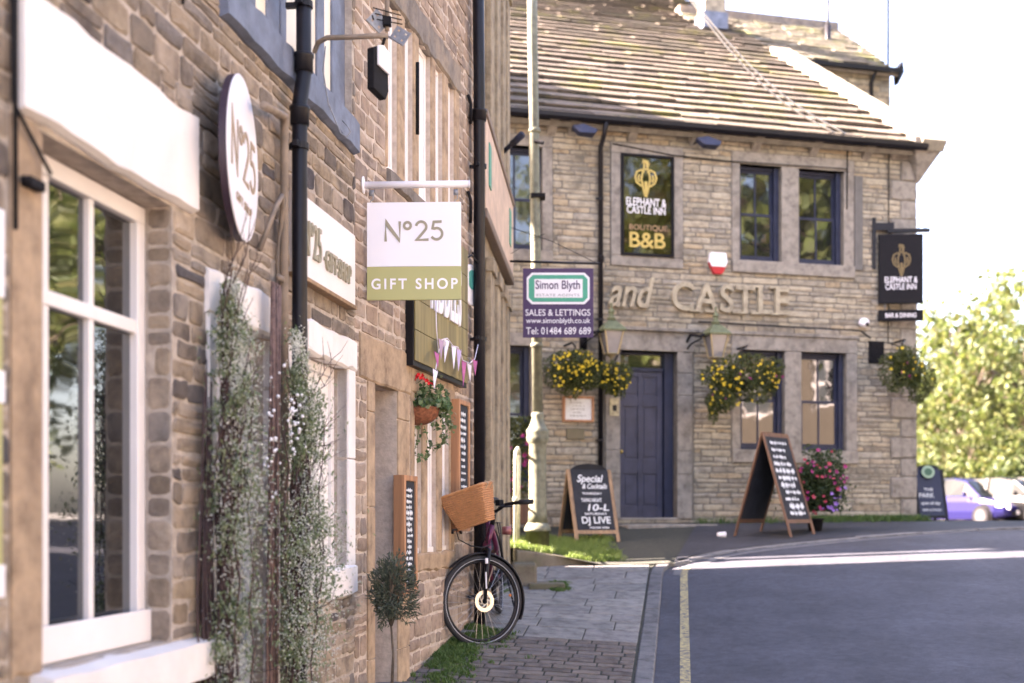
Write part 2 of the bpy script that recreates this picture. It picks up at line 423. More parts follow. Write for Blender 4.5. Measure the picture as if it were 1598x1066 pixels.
# ground sheet
def ground_mat():
    m, t, b = newmat('ground_earth'); n = noise_node(t, 0.8, 8)
    r = ramp(t, n.outputs['Fac'], [(0.35, (0.20, 0.19, 0.17)), (0.65, (0.34, 0.32, 0.29))]); t.links.new(r.outputs[0], b.inputs['Base Color'])
    b.inputs['Roughness'].default_value = 0.95; return m
def asphalt(name, c, lo=0.75, hi=1.3):
    m, t, b = newmat(name)
    n1 = noise_node(t, 150.0, 4, 0.8); n2 = noise_node(t, 1.3, 6, 0.6); n3 = noise_node(t, 14.0, 5, 0.7)
    a = ramp(t, n1.outputs['Fac'], [(0.3, tuple(x*lo*0.6 for x in c)), (0.55, c), (0.75, tuple(x*2.1 for x in c))])
    v = ramp(t, n2.outputs['Fac'], [(0.35, (lo,)*3), (0.7, (hi,)*3)]); c1 = mixc(t, a.outputs[0], v.outputs[0], 1.0, 'MULTIPLY')
    v3 = ramp(t, n3.outputs['Fac'], [(0.3, (0.55,)*3), (0.6, (1.2,)*3)]); c1 = mixc(t, c1, v3.outputs[0], 0.7, 'MULTIPLY')
    vo = t.nodes.new('ShaderNodeTexVoronoi'); vo.feature = 'DISTANCE_TO_EDGE'; vo.inputs['Scale'].default_value = 0.55
    tc = t.nodes.new('ShaderNodeTexCoord'); nn = noise_node(t, 3.0, 6, 0.7); mx = mixc(t, tc.outputs['Object'], nn.outputs['Color'], 0.25)
    t.links.new(mx, vo.inputs['Vector'])
    cr = ramp(t, vo.outputs['Distance'], [(0.0, (0.35,)*3), (0.012, (1, 1, 1))]); c1 = mixc(t, c1, cr.outputs[0], 0.25, 'MULTIPLY')
    t.links.new(c1, b.inputs['Base Color']); b.inputs['Roughness'].default_value = 0.82
    bump(t, b, n1.outputs['Fac'], 0.5, 0.006); return m
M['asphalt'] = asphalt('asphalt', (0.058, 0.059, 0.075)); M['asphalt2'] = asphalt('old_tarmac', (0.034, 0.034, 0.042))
def grid(xs, ys, fn):
    mb = MB(); nx = len(xs)
    mb.v = [(x, y, fn(x, y)) for y in ys for x in xs]
    mb.f = [(j*nx+i, j*nx+i+1, (j+1)*nx+i+1, (j+1)*nx+i) for j in range(len(ys)-1) for i in range(nx-1)]
    mb.m = [0]*len(mb.f); return mb
def frange(a, b, n): return [a + (b-a)*i/(n-1) for i in range(n)]
gx = [-600, -120, -40, -15] + frange(-8, 14, 45) + [18, 30, 60, 150, 600]; gy = [-600, -60, -20] + frange(-8, 22, 61) + [26, 34, 45, 70, 150, 600]
build(grid(gx, gy, lambda x, y: G(x, y)-0.03), 'ground', ground_mat(), kind='structure')

# kerb line, from behind the camera, past the wall, then round to the right along the inn
KL = [(kerbX(y), y) for y in frange(-6, 12.1, 37)]
far = [ray_ground(*p, D0=11) for p in ((1068, 884), (1100, 871), (1150, 862), (1200, 855.5), (1280, 847), (1350, 841), (1420, 835.5), (1500, 829.5))]
c0 = KL[-1]; c1 = far[0]
arc = []
for i in range(1, 7):
    t = i/7; q = (kerbX(12.9)-0.02, 12.75); arc.append(((1-t)**2*c0[0]+2*t*(1-t)*q[0]+t*t*c1[0], (1-t)**2*c0[1]+2*t*(1-t)*q[1]+t*t*c1[1]))
KL = KL + arc + far
KL += [(KL[-1][0]+2.2, KL[-1][1]+0.75), (KL[-1][0]+6, KL[-1][1]+2.6), (KL[-1][0]+14, KL[-1][1]+6)]
def offs(line, d):
    out = []
    for i, p in enumerate(line):
        a = line[max(0, i-1)]; b = line[min(len(line)-1, i+1)]; t = Vector((b[0]-a[0], b[1]-a[1])).normalized()
        out.append((p[0]-t.y*d*-1*-1 if False else p[0] + t.y*d, p[1] - t.x*d))   # +d = to the right of the direction of travel (road side)
    return out
# road: strips from the kerb line out to the right/behind
def loft(lines, fn, uvscale=None):
    mb = MB(); n = len(lines[0]); k = len(lines)
    for L in lines:
        for p in L: mb.v.append((p[0], p[1], fn(p[0], p[1])))
    mb.f = [(a*n+i, a*n+i+1, (a+1)*n+i+1, (a+1)*n+i) for a in range(k-1) for i in range(n-1)]
    mb.m = [0]*len(mb.f); return mb
def lerp2(A, B, k):
    return [[(a[0]+(b[0]-a[0])*t, a[1]+(b[1]-a[1])*t) for a, b in zip(A, B)] for t in frange(0, 1, k)]
outer = []
for p in KL:
    if p[1] < 12.2 and p[0] < 1.6: outer.append((11.0, p[1]*0.8 - 3))
    else: outer.append((11.0 + max(0, p[0]-6)*1.0, min(12.0, 8.0 + (p[0]-1.5)*0.6)))
build(loft(lerp2(KL, outer, 40), lambda x, y: G(x, y)+0.004), 'road', M['asphalt'], kind='structure')
# double-yellow style single line, worn
def yellow_mat(name, c):
    m, t, b = newmat(name); n = noise_node(t, 22.0, 8, 0.75)
    r = ramp(t, n.outputs['Fac'], [(0.44, c), (0.60, (0.10, 0.10, 0.11))]); t.links.new(r.outputs[0], b.inputs['Base Color']); b.inputs['Roughness'].default_value = 0.85; return m
M['yellow'] = yellow_mat('worn_yellow_paint', (0.46, 0.37, 0.17)); M['paleline'] = yellow_mat('pale_channel', (0.16, 0.155, 0.155))
YL = [p for p in offs(KL, 0.21)]
i1 = 37 + 5
build(loft([offs(YL[:i1], -0.036), offs(YL[:i1], 0.036)], lambda x, y: G(x, y)+0.009), 'yellow_line', M['yellow'], kind='structure')
build(loft([offs(KL[36:], 0.10), offs(KL[36:], 0.19)], lambda x, y: G(x, y)+0.009), 'road_edge_line', M['paleline'], kind='structure')
# kerb stones
kb = MB()
rk = random.Random(4)
def arclen(L):
    a = [0]
    for i in range(1, len(L)): a.append(a[-1] + math.dist(L[i], L[i-1]))
    return a
AL = arclen(KL)
def at(L, A, s):
    for i in range(1, len(L)):
        if A[i] >= s or i == len(L)-1:
            t = (s-A[i-1])/(A[i]-A[i-1]); return (L[i-1][0]+(L[i][0]-L[i-1][0])*t, L[i-1][1]+(L[i][1]-L[i-1][1])*t)
s = 8.0
while s < AL[-1]-8:
    e = s + rk.uniform(0.75, 0.95); seg = [at(KL, AL, s+0.006 + (e-s-0.012)*t) for t in (0, .33, .66, 1)]
    inn = offs(seg, -0.125); j = rk.uniform(-0.006, 0.006); n = len(kb.v)
    for L, fz in ((seg, -0.05), (seg, None), (inn, None), (inn, -0.05)):
        for p in L: kb.v.append((p[0], p[1], (pav_z(*seg[0]) if False else G(p[0], p[1]) + (0.052 if p[1] < 12.75 else 0.022) + j) if fz is None else G(p[0], p[1]) + fz))
    for a in range(3):
        for i in range(3): kb.f.append((n+a*4+i, n+a*4+i+1, n+(a+1)*4+i+1, n+(a+1)*4+i)); kb.m.append(0)
    kb.f += [(n, n+4, n+8, n+12), (n+15, n+11, n+7, n+3)]; kb.m += [0, 0]
    s = e
M['kerb'] = stone_mat('kerb_stone', [(0.13, 0.125, 0.13), (0.17, 0.165, 0.165), (0.145, 0.14, 0.14)], stain=(0.08, 0.08, 0.075), stain_amt=0.6, bstr=0.4)
build(kb, 'kerb', M['kerb'], bevel=0.012, kind='structure')
# pavement
inner = []
K2 = offs(KL, -0.125)
fac = [(FP(s_, -0.0, 0)[0], FP(s_, 0, 0)[1]) for s_ in (-0.6, -0.2, 0.2, 0.8, 1.4, 2.2, 2.8, 3.6, 4.4, 5.2, 5.8, 6.1, 7.5, 9.5, 14.0)]
for i, p in enumerate(K2):
    if i < 36:
        y = p[1]; wall = W1 if y < 6.7 else (W2 if y < 9.61 else W3)
        t = (y - wall.p.y)/wall.d.y; inner.append((wall.p.x + wall.d.x*t - 0.05, y))
    else:
        k = i-36; kk = len(K2)-37; f = k/kk*(len(fac)-1); a = int(min(f, len(fac)-2)); r_ = f-a
        inner.append((fac[a][0]+(fac[a+1][0]-fac[a][0])*r_, fac[a][1]+(fac[a+1][1]-fac[a][1])*r_ + 0.1))
# the slabs: every flag and sett its own island, laid course by course
M['flag'] = stone_mat('flagstone', [(0.20, 0.19, 0.18), (0.245, 0.23, 0.21), (0.215, 0.20, 0.19), (0.26, 0.245, 0.225)], stain=(0.07, 0.075, 0.06), stain_amt=0.5, bstr=0.3)
M['sett'] = stone_mat('sett', [(0.12, 0.10, 0.09), (0.18, 0.15, 0.13), (0.14, 0.12, 0.115)], stain=(0.05, 0.06, 0.035), stain_amt=0.6, bstr=0.4)
M['joint'] = mat('joint_soil', (0.035, 0.035, 0.025), 0.95, var=0.4, scale=30)
LN = lerp2(K2, inner, 10)
pm = loft(LN, lambda x, y: pav_z(x, y)-0.008)
build(pm, 'pavement_bed', M['joint'], kind='structure')
rp = random.Random(9); fl = MB()
def wx(y):
    w_ = W1 if y < 6.7 else (W2 if y < 9.61 else W3); return w_.p.x + w_.d.x*(y-w_.p.y)/w_.d.y
def slab(x0, x1, y0, y1, mi, g, sh):
    def T(x, y): return (x + (y-row0)*0.14, y)
    gy_ = g*1.7; c = [(x0+g, y0+gy_), (x1-g, y0+gy_), (x1-g, y1-gy_), (x0+g, y1-gy_)]
    tl = rp.uniform(-0.0015, 0.0015); n = len(fl.v); b = 0.006
    q = [T(*p) for p in c]; q2 = [T(c[0][0]+b, c[0][1]+b), T(c[1][0]-b, c[1][1]+b), T(c[2][0]-b, c[2][1]-b), T(c[3][0]+b, c[3][1]-b)]
    for p in q: fl.v.append((p[0], p[1], pav_z(*p) - 0.012))
    for p in q: fl.v.append((p[0], p[1], pav_z(*p) - 0.003 + tl))
    for p in q2: fl.v.append((p[0], p[1], pav_z(*p) + tl))
    for a in (0, 4):
        for i in range(4): fl.f.append((n+a+i, n+a+(i+1) % 4, n+a+4+(i+1) % 4, n+a+4+i)); fl.m.append(mi)
    fl.f.append((n+8, n+9, n+10, n+11)); fl.m.append(mi)
y = 5.0
while y < 13.2:
    sett = y < 8.93
    row0 = y
    h = rp.uniform(0.095, 0.115) if sett else rp.uniform(0.27, 0.42)
    xr = kerbX(y) - 0.14; x = xr + (0 if rp.random() < 0.5 else 0)
    first = True
    while x > wx(min(y, 12.6)) - 0.1:
        l = rp.uniform(0.16, 0.24) if sett else rp.uniform(0.42, 0.85)
        if first: l *= rp.uniform(0.4, 1)
        first = False
        slab(x-l, x, y, y+h, 1 if sett else 0, 0.007 if sett else 0.005, 0.14*0)
        x -= l
    y += h
build(fl, 'pavement', [M['flag'], M['sett']], kind='structure')
# dark tarmac apron in front of the inn
ap = MB(); ai = [i for i in range(len(K2)) if K2[i][1] > 13.2 or i > 42]
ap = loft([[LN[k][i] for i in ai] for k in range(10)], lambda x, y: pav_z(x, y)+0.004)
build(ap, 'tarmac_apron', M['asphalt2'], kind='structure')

# pale car park beyond the inn
cp = grid(frange(9, 60, 20), frange(18.5, 75, 30), lambda x, y: G(x, y)+0.006)
build(cp, 'car_park', mat('pale_gravel', (0.22, 0.20, 0.175), 0.9, var=0.15, scale=3, bmp=0.4), kind='structure')
# ================================================================ SHOP BUILDING (nearest, left)
def gable_roof(root, F, s0, s1, y0, y1, ez, pitch, matr, over=0.25):
    rz = ez + (y1-y0)/2*math.tan(R(pitch)); m = MB(F); t = 0.12; ym = (y0+y1)/2
    for a, b in ((y0-over, ym), (y1+over, ym)):
        za = ez - over*math.tan(R(pitch)); v = [(s0, a, za), (s1, a, za), (s1, b, rz), (s0, b, rz), (s0, a, za+t), (s1, a, za+t), (s1, b, rz+t), (s0, b, rz+t)]
        m.add(v, [(0,1,2,3),(4,5,6,7),(0,1,5,4),(1,2,6,5),(2,3,7,6),(3,0,4,7)])
    o = build(m, 'roof', matr, root)
    for s_ in (s0+0.02, s1-0.14):
        g = MB(F); g.add([(s_, y0, ez), (s_, y1, ez), (s_, ym, rz), (s_+0.12, y0, ez), (s_+0.12, y1, ez), (s_+0.12, ym, rz)], [(0,1,2),(3,5,4),(0,3,4,1),(1,4,5,2),(2,5,3,0)])
        build(g, 'gable', M['stone_a'], root)
M['slate'] = stone_mat('stone_slate', [(0.085, 0.07, 0.056), (0.125, 0.10, 0.08), (0.068, 0.058, 0.048), (0.15, 0.12, 0.095), (0.105, 0.088, 0.07)], stain=(0.05, 0.048, 0.03), stain_amt=0.6, stain_pos=0.56, moss=(0.12, 0.115, 0.03), nscale=1.5, bstr=0.5)

b1 = thing('shop_building', 'near stone gift shop building with whitewashed lintels and a blue grey upstairs window', 'building', F1(3.0, 0, -1.7))
sA = -4.0; sB = W1.s(553)
def rectpx(W, xl, xr, zt, zb, dep=0.0): return (W.s(xl, dep), W.s(xr, dep), zb, zt)
oW1 = rectpx(W1, 60, 268, 1.13, -0.46)                       # big shop window
zsill2 = 2.0
oUp = rectpx(W1, 342, 549, 4.6, zsill2+0.17)                 # upstairs blue window
oDoor = (W1.s(334), W1.s(428), -1.75, 0.80)
oW2 = (W1.s(480), W1.s(551)-0.12, -0.27, 0.80)
lint1 = (W1.s(20), W1.s(297), 1.14, 1.51); sill1 = (W1.s(46), W1.s(308), -0.62, -0.46)
lintD = (W1.s(319), W1.s(437), 0.80, 0.975); lintW2 = (W1.s(474), W1.s(552), 0.80, 0.965); sillW2 = (W1.s(474), W1.s(551), -0.435, -0.27)
band = (W1.s(341), W1.s(549.5), zsill2, zsill2+0.17)
jD0 = (W1.s(321), oDoor[0], -1.75, 0.80); jD1 = (oDoor[1], W1.s(452), -1.75, 0.80); jW = (oW2[1], W1.s(551), -0.27, 0.80)
holes = [oW1 + (0.22,), oUp + (0.2,), oDoor + (0.24,), oW2 + (0.2,)]
blocked = [oW1, oUp, oDoor, oW2, lint1, sill1, lintD, lintW2, sillW2, band, jD0, jD1, jW]
# older neighbouring window at the far left edge
oW0 = (W1.s(60)-0.62-0.6, W1.s(60)-0.46, -0.46, 1.13)
jamb0 = (W1.s(60)-0.15, W1.s(60), -0.46, 1.13)
blocked.append(jamb0)
wl = MB(F1)
wall_shell(wl, F1, sA, sB, -2.4, 5.6, 6.0, holes, 1)
stones(wl, F1, 2.3, sB, -1.75, 5.2, blocked, (0.058, 0.115), (0.11, 0.34), 0.008, 11, 0, 0.010, 0.0036)
# stone cheeks inside the big window reveal
def reveal_stones(mb, W, s_, y0, y1, z0, z1, seed, mi):
    """stones laid on the cheek of an opening (facing the viewer)"""
    FF = lambda a, b, c: W.F(s_ + b, a, c)
    stones(mb, FF, y0, y1, z0, z1, [], (0.08, 0.14), (0.3, 0.4), 0.004, seed, mi, 0.008, 0.002)
reveal_stones(wl, W1, oW1[1], 0.0, 0.098, -0.46, 1.13, 5, 0)
build(wl, 'wall', [M['stone_a'], M['mortar']], b1)
gable_roof(b1, F1, sA, sB-0.03, 0, 6.0, 5.6, 33, M['slate'])

def rough_slab(root, F, r, prot, name, m, seed=1, y1=0.05, irr=0.006):
    """a big dressed block with slightly wavy arrises"""
    rnd = random.Random(seed); s0, s1, z0, z1 = r; n = max(4, int((s1-s0)/0.09)); mb = MB(F); v = []
    for i in range(n+1):
        s_ = s0+(s1-s0)*i/n; a, b, c = rnd.gauss(0, irr), rnd.gauss(0, irr), rnd.gauss(0, irr*0.4)
        v += [(s_, y1, z0), (s_, -prot*0.3+c, z0+a), (s_, -prot+c, z0+a+0.012), (s_, -prot+c*1.5, (z0+z1)/2), (s_, -prot+c, z1+b-0.012), (s_, -prot*0.3+c, z1+b), (s_, y1, z1)]
    f = []
    for i in range(n):
        for j in range(6): f.append((i*7+j, (i+1)*7+j, (i+1)*7+j+1, i*7+j+1))
        f.append((i*7+6, (i+1)*7+6, (i+1)*7, i*7))
    f += [tuple(range(7)), tuple(range(n*7+6, n*7-1, -1))]
    mb.add(v, f); return build(mb, name, m, root)
rough_slab(b1, F1, lint1, 0.035, 'lintel', M['white_stone'], 3, irr=0.006)
rough_slab(b1, F1, (sill1[0], sill1[1], -0.62, -0.462), 0.075, 'sill', M['white_stone'], 4, 0.10, 0.004)
rough_slab(b1, F1, lintD, 0.022, 'lintel', M['white_stone'], 5)
rough_slab(b1, F1, lintW2, 0.022, 'lintel', M['white_stone'], 6)
rough_slab(b1, F1, sillW2, 0.03, 'sill', M['white_stone'], 7)
rough_slab(b1, F1, band, 0.045, 'sill', M['bluegrey'], 8, 0.05, 0.005)
rough_slab(b1, F1, jamb0, 0.012, 'jamb', M['ashlar_b'], 9)
for j, sd in ((jD0, 21), (jD1, 22), (jW, 23)):
    jm = MB(F1); z = j[2]; rr = random.Random(sd)
    while z < j[3]-0.01:
        h = min(rr.uniform(0.35, 0.6), j[3]-z)
        if j[3]-z-h < 0.1: h = j[3]-z
        jm.box(j[0], j[1], -0.016, 0.06, z+0.002, z+h-0.002); z += h
    build(jm, 'jamb', M['white_stone'], b1, bevel=0.007)
# shop window joinery: three lights wide, one transom
d1 = 0.10; s0w, s1w = oW1[0]+0.002, oW1[1]-0.004
vb = [W1.s(76, d1), W1.s(147, d1)]
window(b1, F1, s0w, s1w, -0.445, 1.125, d1, M['white'], M['glass'], fw=0.062, vbars=vb, hbars=[0.683], bw=0.035, gl=0.03)
sk_ = MB(F1); sk_.box(s0w, s1w, d1-0.025, d1-0.013, -0.458, -0.34); build(sk_, 'window_board', M['white'], b1, bevel=0.006)
# upstairs window: blue grey posts with cream lights
up = MB(F1); sU0, sU1 = oUp[0], oUp[1]
for a, b in ((342, 362), (399, 413), (431, 449), (452, 460), (482, 491), (507, 518), (530, 549.3)):
    up.box(W1.s(a), W1.s(b), 0.04, 0.09, oUp[2], oUp[3])
up.box(sU0, sU1, 0.045, 0.085, 3.3, 3.36)
wu = build(up, 'window', M['bluegrey'], b1, bevel=0.005)
gg = MB(F1); gg.box(sU0, sU1, 0.052, 0.06, oUp[2], oUp[3]); build(gg, 'pane', M['glass_blind'], wu)
# gift shop door: pale grey boarded leaf under a white frame
dr = MB(F1); a0, a1 = oDoor[0], oDoor[1]
dr.box(a0, a0+0.045, 0.10, 0.16, -1.7, 0.79); dr.box(a1-0.045, a1, 0.10, 0.16, -1.7, 0.79); dr.box(a0+0.045, a1-0.045, 0.10, 0.16, 0.73, 0.79)
df = build(dr, 'door_frame', M['white'], b1, bevel=0.004)
dl = MB(F1); n = 5
for i in range(n):
    q0 = a0+0.047+(a1-a0-0.094)*i/n; dl.box(q0+0.002, q0+(a1-a0-0.094)/n-0.002, 0.125, 0.165, -1.68, 0.725)
dd = build(dl, 'door', M['lilac'], b1, bevel=0.004)
hd = MB(F1); hd.tube([(a1-0.13, 0.125, -0.62), (a1-0.13, 0.085, -0.62), (a1-0.13, 0.085, -0.5), (a1-0.13, 0.125, -0.5)], 0.007); build(hd, 'handle', M['iron'], dd, smooth=True)
st = MB(F1); st.box(a0-0.1, a1+0.1, -0.28, 0.1, -1.8, -1.42); build(st, 'doorstep', M['kerb'], b1, bevel=0.012)
# second window: white joinery with narrow panels
vb2 = [W1.s(x, 0.07) for x in (497, 521, 537)]
window(b1, F1, oW2[0], oW2[1], -0.27, 0.80, 0.07, M['white'], M['glass_white'], fw=0.05, vbars=vb2, hbars=[], bw=0.05)
# downpipes
def pipe(root, pts, r, m, F, clips, name='downpipe', joints=(), W=None):
    p = MB(F); p.tube(pts, r, 14)
    for jz in joints:
        a = [q for q in pts]
        # sleeve at height jz
        for i in range(len(pts)-1):
            if (pts[i][2]-jz)*(pts[i+1][2]-jz) <= 0 and pts[i][2] != pts[i+1][2]:
                t = (jz-pts[i][2])/(pts[i+1][2]-pts[i][2]); c = tuple(pts[i][k]+(pts[i+1][k]-pts[i][k])*t for k in range(3))
                p.lathe(c, [(r, -0.04), (r*1.25, -0.038), (r*1.25, 0.025), (r*1.38, 0.03), (r*1.38, 0.045), (r, 0.047)], 14)
    o = build(p, name, m, root, smooth=True)
    for (s_, y_, z_) in clips:
        c = MB(F); c.lathe((s_, y_, z_), [(r*1.02, -0.014), (r*1.22, -0.014), (r*1.22, 0.014), (r*1.02, 0.014)], 12); c.box(s_-0.012, s_+0.012, y_, 0.0, z_-0.012, z_+0.012); c.box(s_-r*2.0, s_-r*0.9, y_-0.012, y_+0.012, z_-0.014, z_+0.014)
        build(c, 'pipe_clip', m, o)
    return o
sp = W1.s(466, -0.085); sq = W1.s(474, -0.085)
zj = W1.z(466, 158)
pipe(b1, [(sq, -0.085, 5.3), (sq, -0.085, zj+0.05), (sp, -0.09, zj-0.10), (sp, -0.09, -1.7)], 0.035, M['black'], F1,
     [(sq, -0.085, W1.z(466, 33)), (sp, -0.09, W1.z(460, 249)), (sp, -0.09, -0.6)], joints=(zj+0.11, zj-0.16))
st2 = W1.s(444, -0.05)
tp = MB(F1); zb = W1.z(444, 195, -0.05)
tp.tube([(st2, -0.05, -1.6), (st2, -0.05, zb-0.02), (st2-0.03, -0.06, zb+0.03), (W1.s(412, -0.16), -0.16, W1.z(412, 165, -0.16))], 0.019, 10)
tp.box(st2-0.09, st2, -0.056, -0.044, 1.05, 1.075)
build(tp, 'waste_pipe', M['rustpipe'], b1, smooth=True)
hk = MB(F1)
hk.tube([(W1.s(405, -0.02), -0.02, 1.15), (W1.s(409), -0.06, 1.35), (W1.s(416), -0.07, 1.42), (W1.s(424), -0.05, 1.38), (W1.s(428), -0.02, 1.2), (W1.s(428), -0.02, 0.95)], 0.012, 6); build(hk, 'conduit', M['rustpipe'], b1, smooth=True)
cb = MB(F1)
cb.tube([(W1.s(-30), -0.02, 1.9), (W1.s(8), -0.022, 1.45), (W1.s(5), -0.03, 1.15), (W1.s(25), -0.03, 1.10), (W1.s(62), -0.035, 1.0)], 0.006, 6); cb.tube([(W1.s(12), -0.022, 2.2), (W1.s(12), -0.024, 0.8)], 0.007, 6); build(cb, 'cable', M['blackm'], b1, smooth=True)
ct = MB(F1); ct.tube([(W1.s(285, -.02)+0.0, -.02, W1.z(250, -20)), (W1.s(300), -.02, 2.35), (W1.s(318), -.02, 2.18), (W1.s(322), -.02, 2.6), (W1.s(322), -.02, 4.0)], 0.006, 6); build(ct, 'cable', M['blackm'], b1, smooth=True)
# small black alarm contact on the jamb at the far left
bx_ = MB(F1); bx_.box(W1.s(26), W1.s(50), -0.045, 0.0, W1.z(40, 297), W1.z(40, 281)); bx_.tube([(W1.s(28), -0.03, W1.z(40, 289)), (W1.s(20), -0.03, W1.z(40, 288))], 0.01); build(bx_, 'sensor', M['blackm'], b1, bevel=0.004)

# ================================================================ SECOND BUILDING
b2 = thing('shop_building', 'pinkish stone shop building with a row of tall stone mullions upstairs and a narrow doorway', 'building', F2(1.5, 0, -1.1))
S2 = W2.s(745)
zt, zbm = 3.14, 2.10
lights = [(603, 619), (629, 643.5), (651, 671), (677, 690), (697, 708)]
up2 = [(W2.s(a), W2.s(b), zbm, zt, 0.16) for a, b in lights]
dz1 = W2.z(583, 597); dr2 = (W2.s(583), W2.s(619), -1.25, dz1, 0.30)
zg0, zg1 = W2.z(658, 864), W2.z(690, 628)
gl2 = [(W2.s(a), W2.s(b), zg0, zg1, 0.16) for a, b in ((645, 657), (665, 680), (688, 700))]
holes2 = up2 + [dr2] + gl2
lin2 = (W2.s(596), W2.s(716), zt, zt+0.2); sil2 = (W2.s(603), W2.s(712), zbm-0.09, zbm)
mul2 = (W2.s(601), W2.s(714), zbm, zt)
dl2 = (W2.s(560), W2.s(640), dz1, dz1+0.26); dj2 = (W2.s(572), W2.s(583), -1.25, dz1); dk2 = (W2.s(619), W2.s(637), -1.25, dz1)
gm2 = (W2.s(640), W2.s(707), zg0, zg1); gl_l = (W2.s(640), W2.s(707), zg1, zg1+0.2); gs2 = (W2.s(640), W2.s(707), zg0-0.12, zg0)
bl2 = [lin2, sil2, mul2, dl2, dj2, dk2, gm2, gl_l, gs2, dr2[:4]]
w2 = MB(F2)
wall_shell(w2, F2, 0.004, S2, -2.0, 5.7, 6.0, holes2, 1)
stones(w2, F2, 0.0, S2, -1.35, 5.3, bl2, (0.075, 0.135), (0.11, 0.32), 0.006, 31, 0, 0.013, 0.004)
build(w2, 'wall', [M['stone_b'], M['mortar_pale']], b2)
gable_roof(b2, F2, 0.03, S2-0.03, 0, 6.0, 5.7, 33, M['slate'])
rough_slab(b2, F2, lin2, 0.02, 'lintel', M['lintel_grey'], 41); rough_slab(b2, F2, sil2, 0.03, 'sill', M['lintel_grey'], 42)
rough_slab(b2, F2, dl2, 0.012, 'lintel', M['ashlar_b'], 43, irr=0.004); rough_slab(b2, F2, gl_l, 0.012, 'lintel', M['ashlar_b'], 44); rough_slab(b2, F2, gs2, 0.02, 'sill', M['ashlar_b'], 45)
def piers(root, F, z0, z1, hs, s_lo, s_hi, prot, m, name='mullion', dep=0.1):
    xs = [s_lo] + [v for h in hs for v in (h[0], h[1])] + [s_hi]
    for i in range(0, len(xs), 2):
        if xs[i+1]-xs[i] < 0.012: continue
        k = MB(F); k.box(xs[i]+0.001, xs[i+1]-0.001, -prot, dep, z0+0.003, z1-0.003); build(k, name, m, root, bevel=0.008)
piers(b2, F2, zbm, zt, up2, mul2[0], mul2[1], 0.014, M['ashlar_b'])
piers(b2, F2, zg0, zg1, gl2, gm2[0], gm2[1], 0.012, M['ashlar_b'])
for j in (dj2, dk2):
    jm = MB(F2); z = j[2]
    for k, h in enumerate((0.42, 0.5, 0.38, 0.55, 0.45, 0.6)):
        h2 = min(h, j[3]-z)
        if h2 > 0.02: jm.box(j[0]+0.002, j[1]-0.002, -0.012, 0.295 if j is dk2 else 0.1, z+0.003, z+h2-0.003)
        z += h2
    build(jm, 'jamb', M['ashlar_b'], b2, bevel=0.006)
for h in up2 + gl2:
    window(b2, F2, h[0], h[1], h[2], h[3], 0.028, M['white'], M['glass_white'], fw=min(0.035, (h[1]-h[0])*0.3), bw=0.02, th=0.03, gl=0.012)
dd2 = MB(F2); dd2.box(dr2[0], dr2[1], 0.24, 0.28, -1.25, dz1); dd2.box(dr2[0]+0.05, dr2[1]-0.05, 0.225, 0.24, -0.5, 0.6); build(dd2, 'door', mat('brown_door', (0.12, 0.07, 0.05), 0.6), b2, bevel=0.004)
pipe(b2, [(W2.s(646), -0.025, W2.z(646, 98)), (W2.s(646), -0.025, W2.z(646, 210))], 0.011, M['blackm'], F2, [], name='vent_pipe')
for py in ((150, 190), (300, 345)):
    an = MB(F2); s_ = W2.s(728); za, zc = W2.z(728, py[0]), W2.z(728, py[1])
    an.tube([(s_-0.03, -0.02, za), (s_, -0.035, (za*2+zc)/3), (s_, -0.035, (za+zc*2)/3), (s_+0.05, -0.02, zc)], 0.014, 6); build(an, 'tie_bar', M['blackm'], b2, smooth=True)
sd = W2.s(748.5, -0.07)-0.02
se = sd - 0.02
pipe(b2, [(se-0.10, -0.075, 5.6), (se-0.02, -0.08, W2.z(757, 170)), (se+0.0, -0.08, -1.0)], 0.045, M['black'], F2,
     [(se, -0.08, W2.z(745, 275)), (se, -0.08, W2.z(745, 537)), (se, -0.08, W2.z(745, 760))], joints=(W2.z(745, 200),))

# ================================================================ THIRD BUILDING (pilasters and shop fascia)
b3 = thing('shop_building', 'stone shop front of tall pilasters and cream fascia beyond the leaning black drainpipe', 'building', F3(1.5, 0, -0.8))
S3 = (12.45-9.61)/W3.d.y
zf1 = W3.z(797, 339); zf0 = W3.z(797, 452)
w3 = MB(F3); hs3 = []
pil = [757.5, 763, 768.5, 773, 777.5, 781.5, 785, 788.5, 792]
sx = [max(0.03, W3.s(x)) for x in pil]
for i in range(0, len(sx)-1, 2):
    hs3.append((sx[i+1]-0.001, min(S3-0.05, sx[min(i+2, len(sx)-1)]), -0.45, zf0-0.32, 0.2)); hs3.append((sx[i+1], min(S3-0.05, sx[min(i+2, len(sx)-1)]), zf1+0.35, 5.2, 0.2))
hs3 = [h for h in hs3 if h[1]-h[0] > 0.05]
wall_shell(w3, F3, 0.0, S3, -1.6, 5.5, 2.2, hs3, 1)
build(w3, 'wall', [M['ashlar_c'], M['ashlar_c']], b3)
gable_roof(b3, F3, 0, S3, 0, 2.2, 5.5, 30, M['slate'], 0.1)
for i in range(0, len(sx)-1, 2):
    for (a, b) in ((-0.9, zf0-0.24), (zf1+0.06, 5.3)):
        k = MB(F3); k.box(sx[i], sx[i+1]-0.002, -0.05, 0.0, a, b); k.box(sx[i]-0.02, sx[i+1]+0.018, -0.075, -0.0, b-0.12, b); build(k, 'pilaster', M['ashlar_c'], b3, bevel=0.008)
for h in hs3: window(b3, F3, h[0], h[1], h[2], h[3], 0.09, M['white'], M['glass'], fw=0.03, hbars=[(h[2]+h[3])/2 - 0.2])
fs = MB(F3); fs.box(0.0, S3-0.02, -0.07, 0.0, zf0+0.02, zf1-0.03); build(fs, 'fascia', mat('cream_fascia', (0.55, 0.40, 0.30), 0.6, var=0.2, scale=6), b3, bevel=0.006)
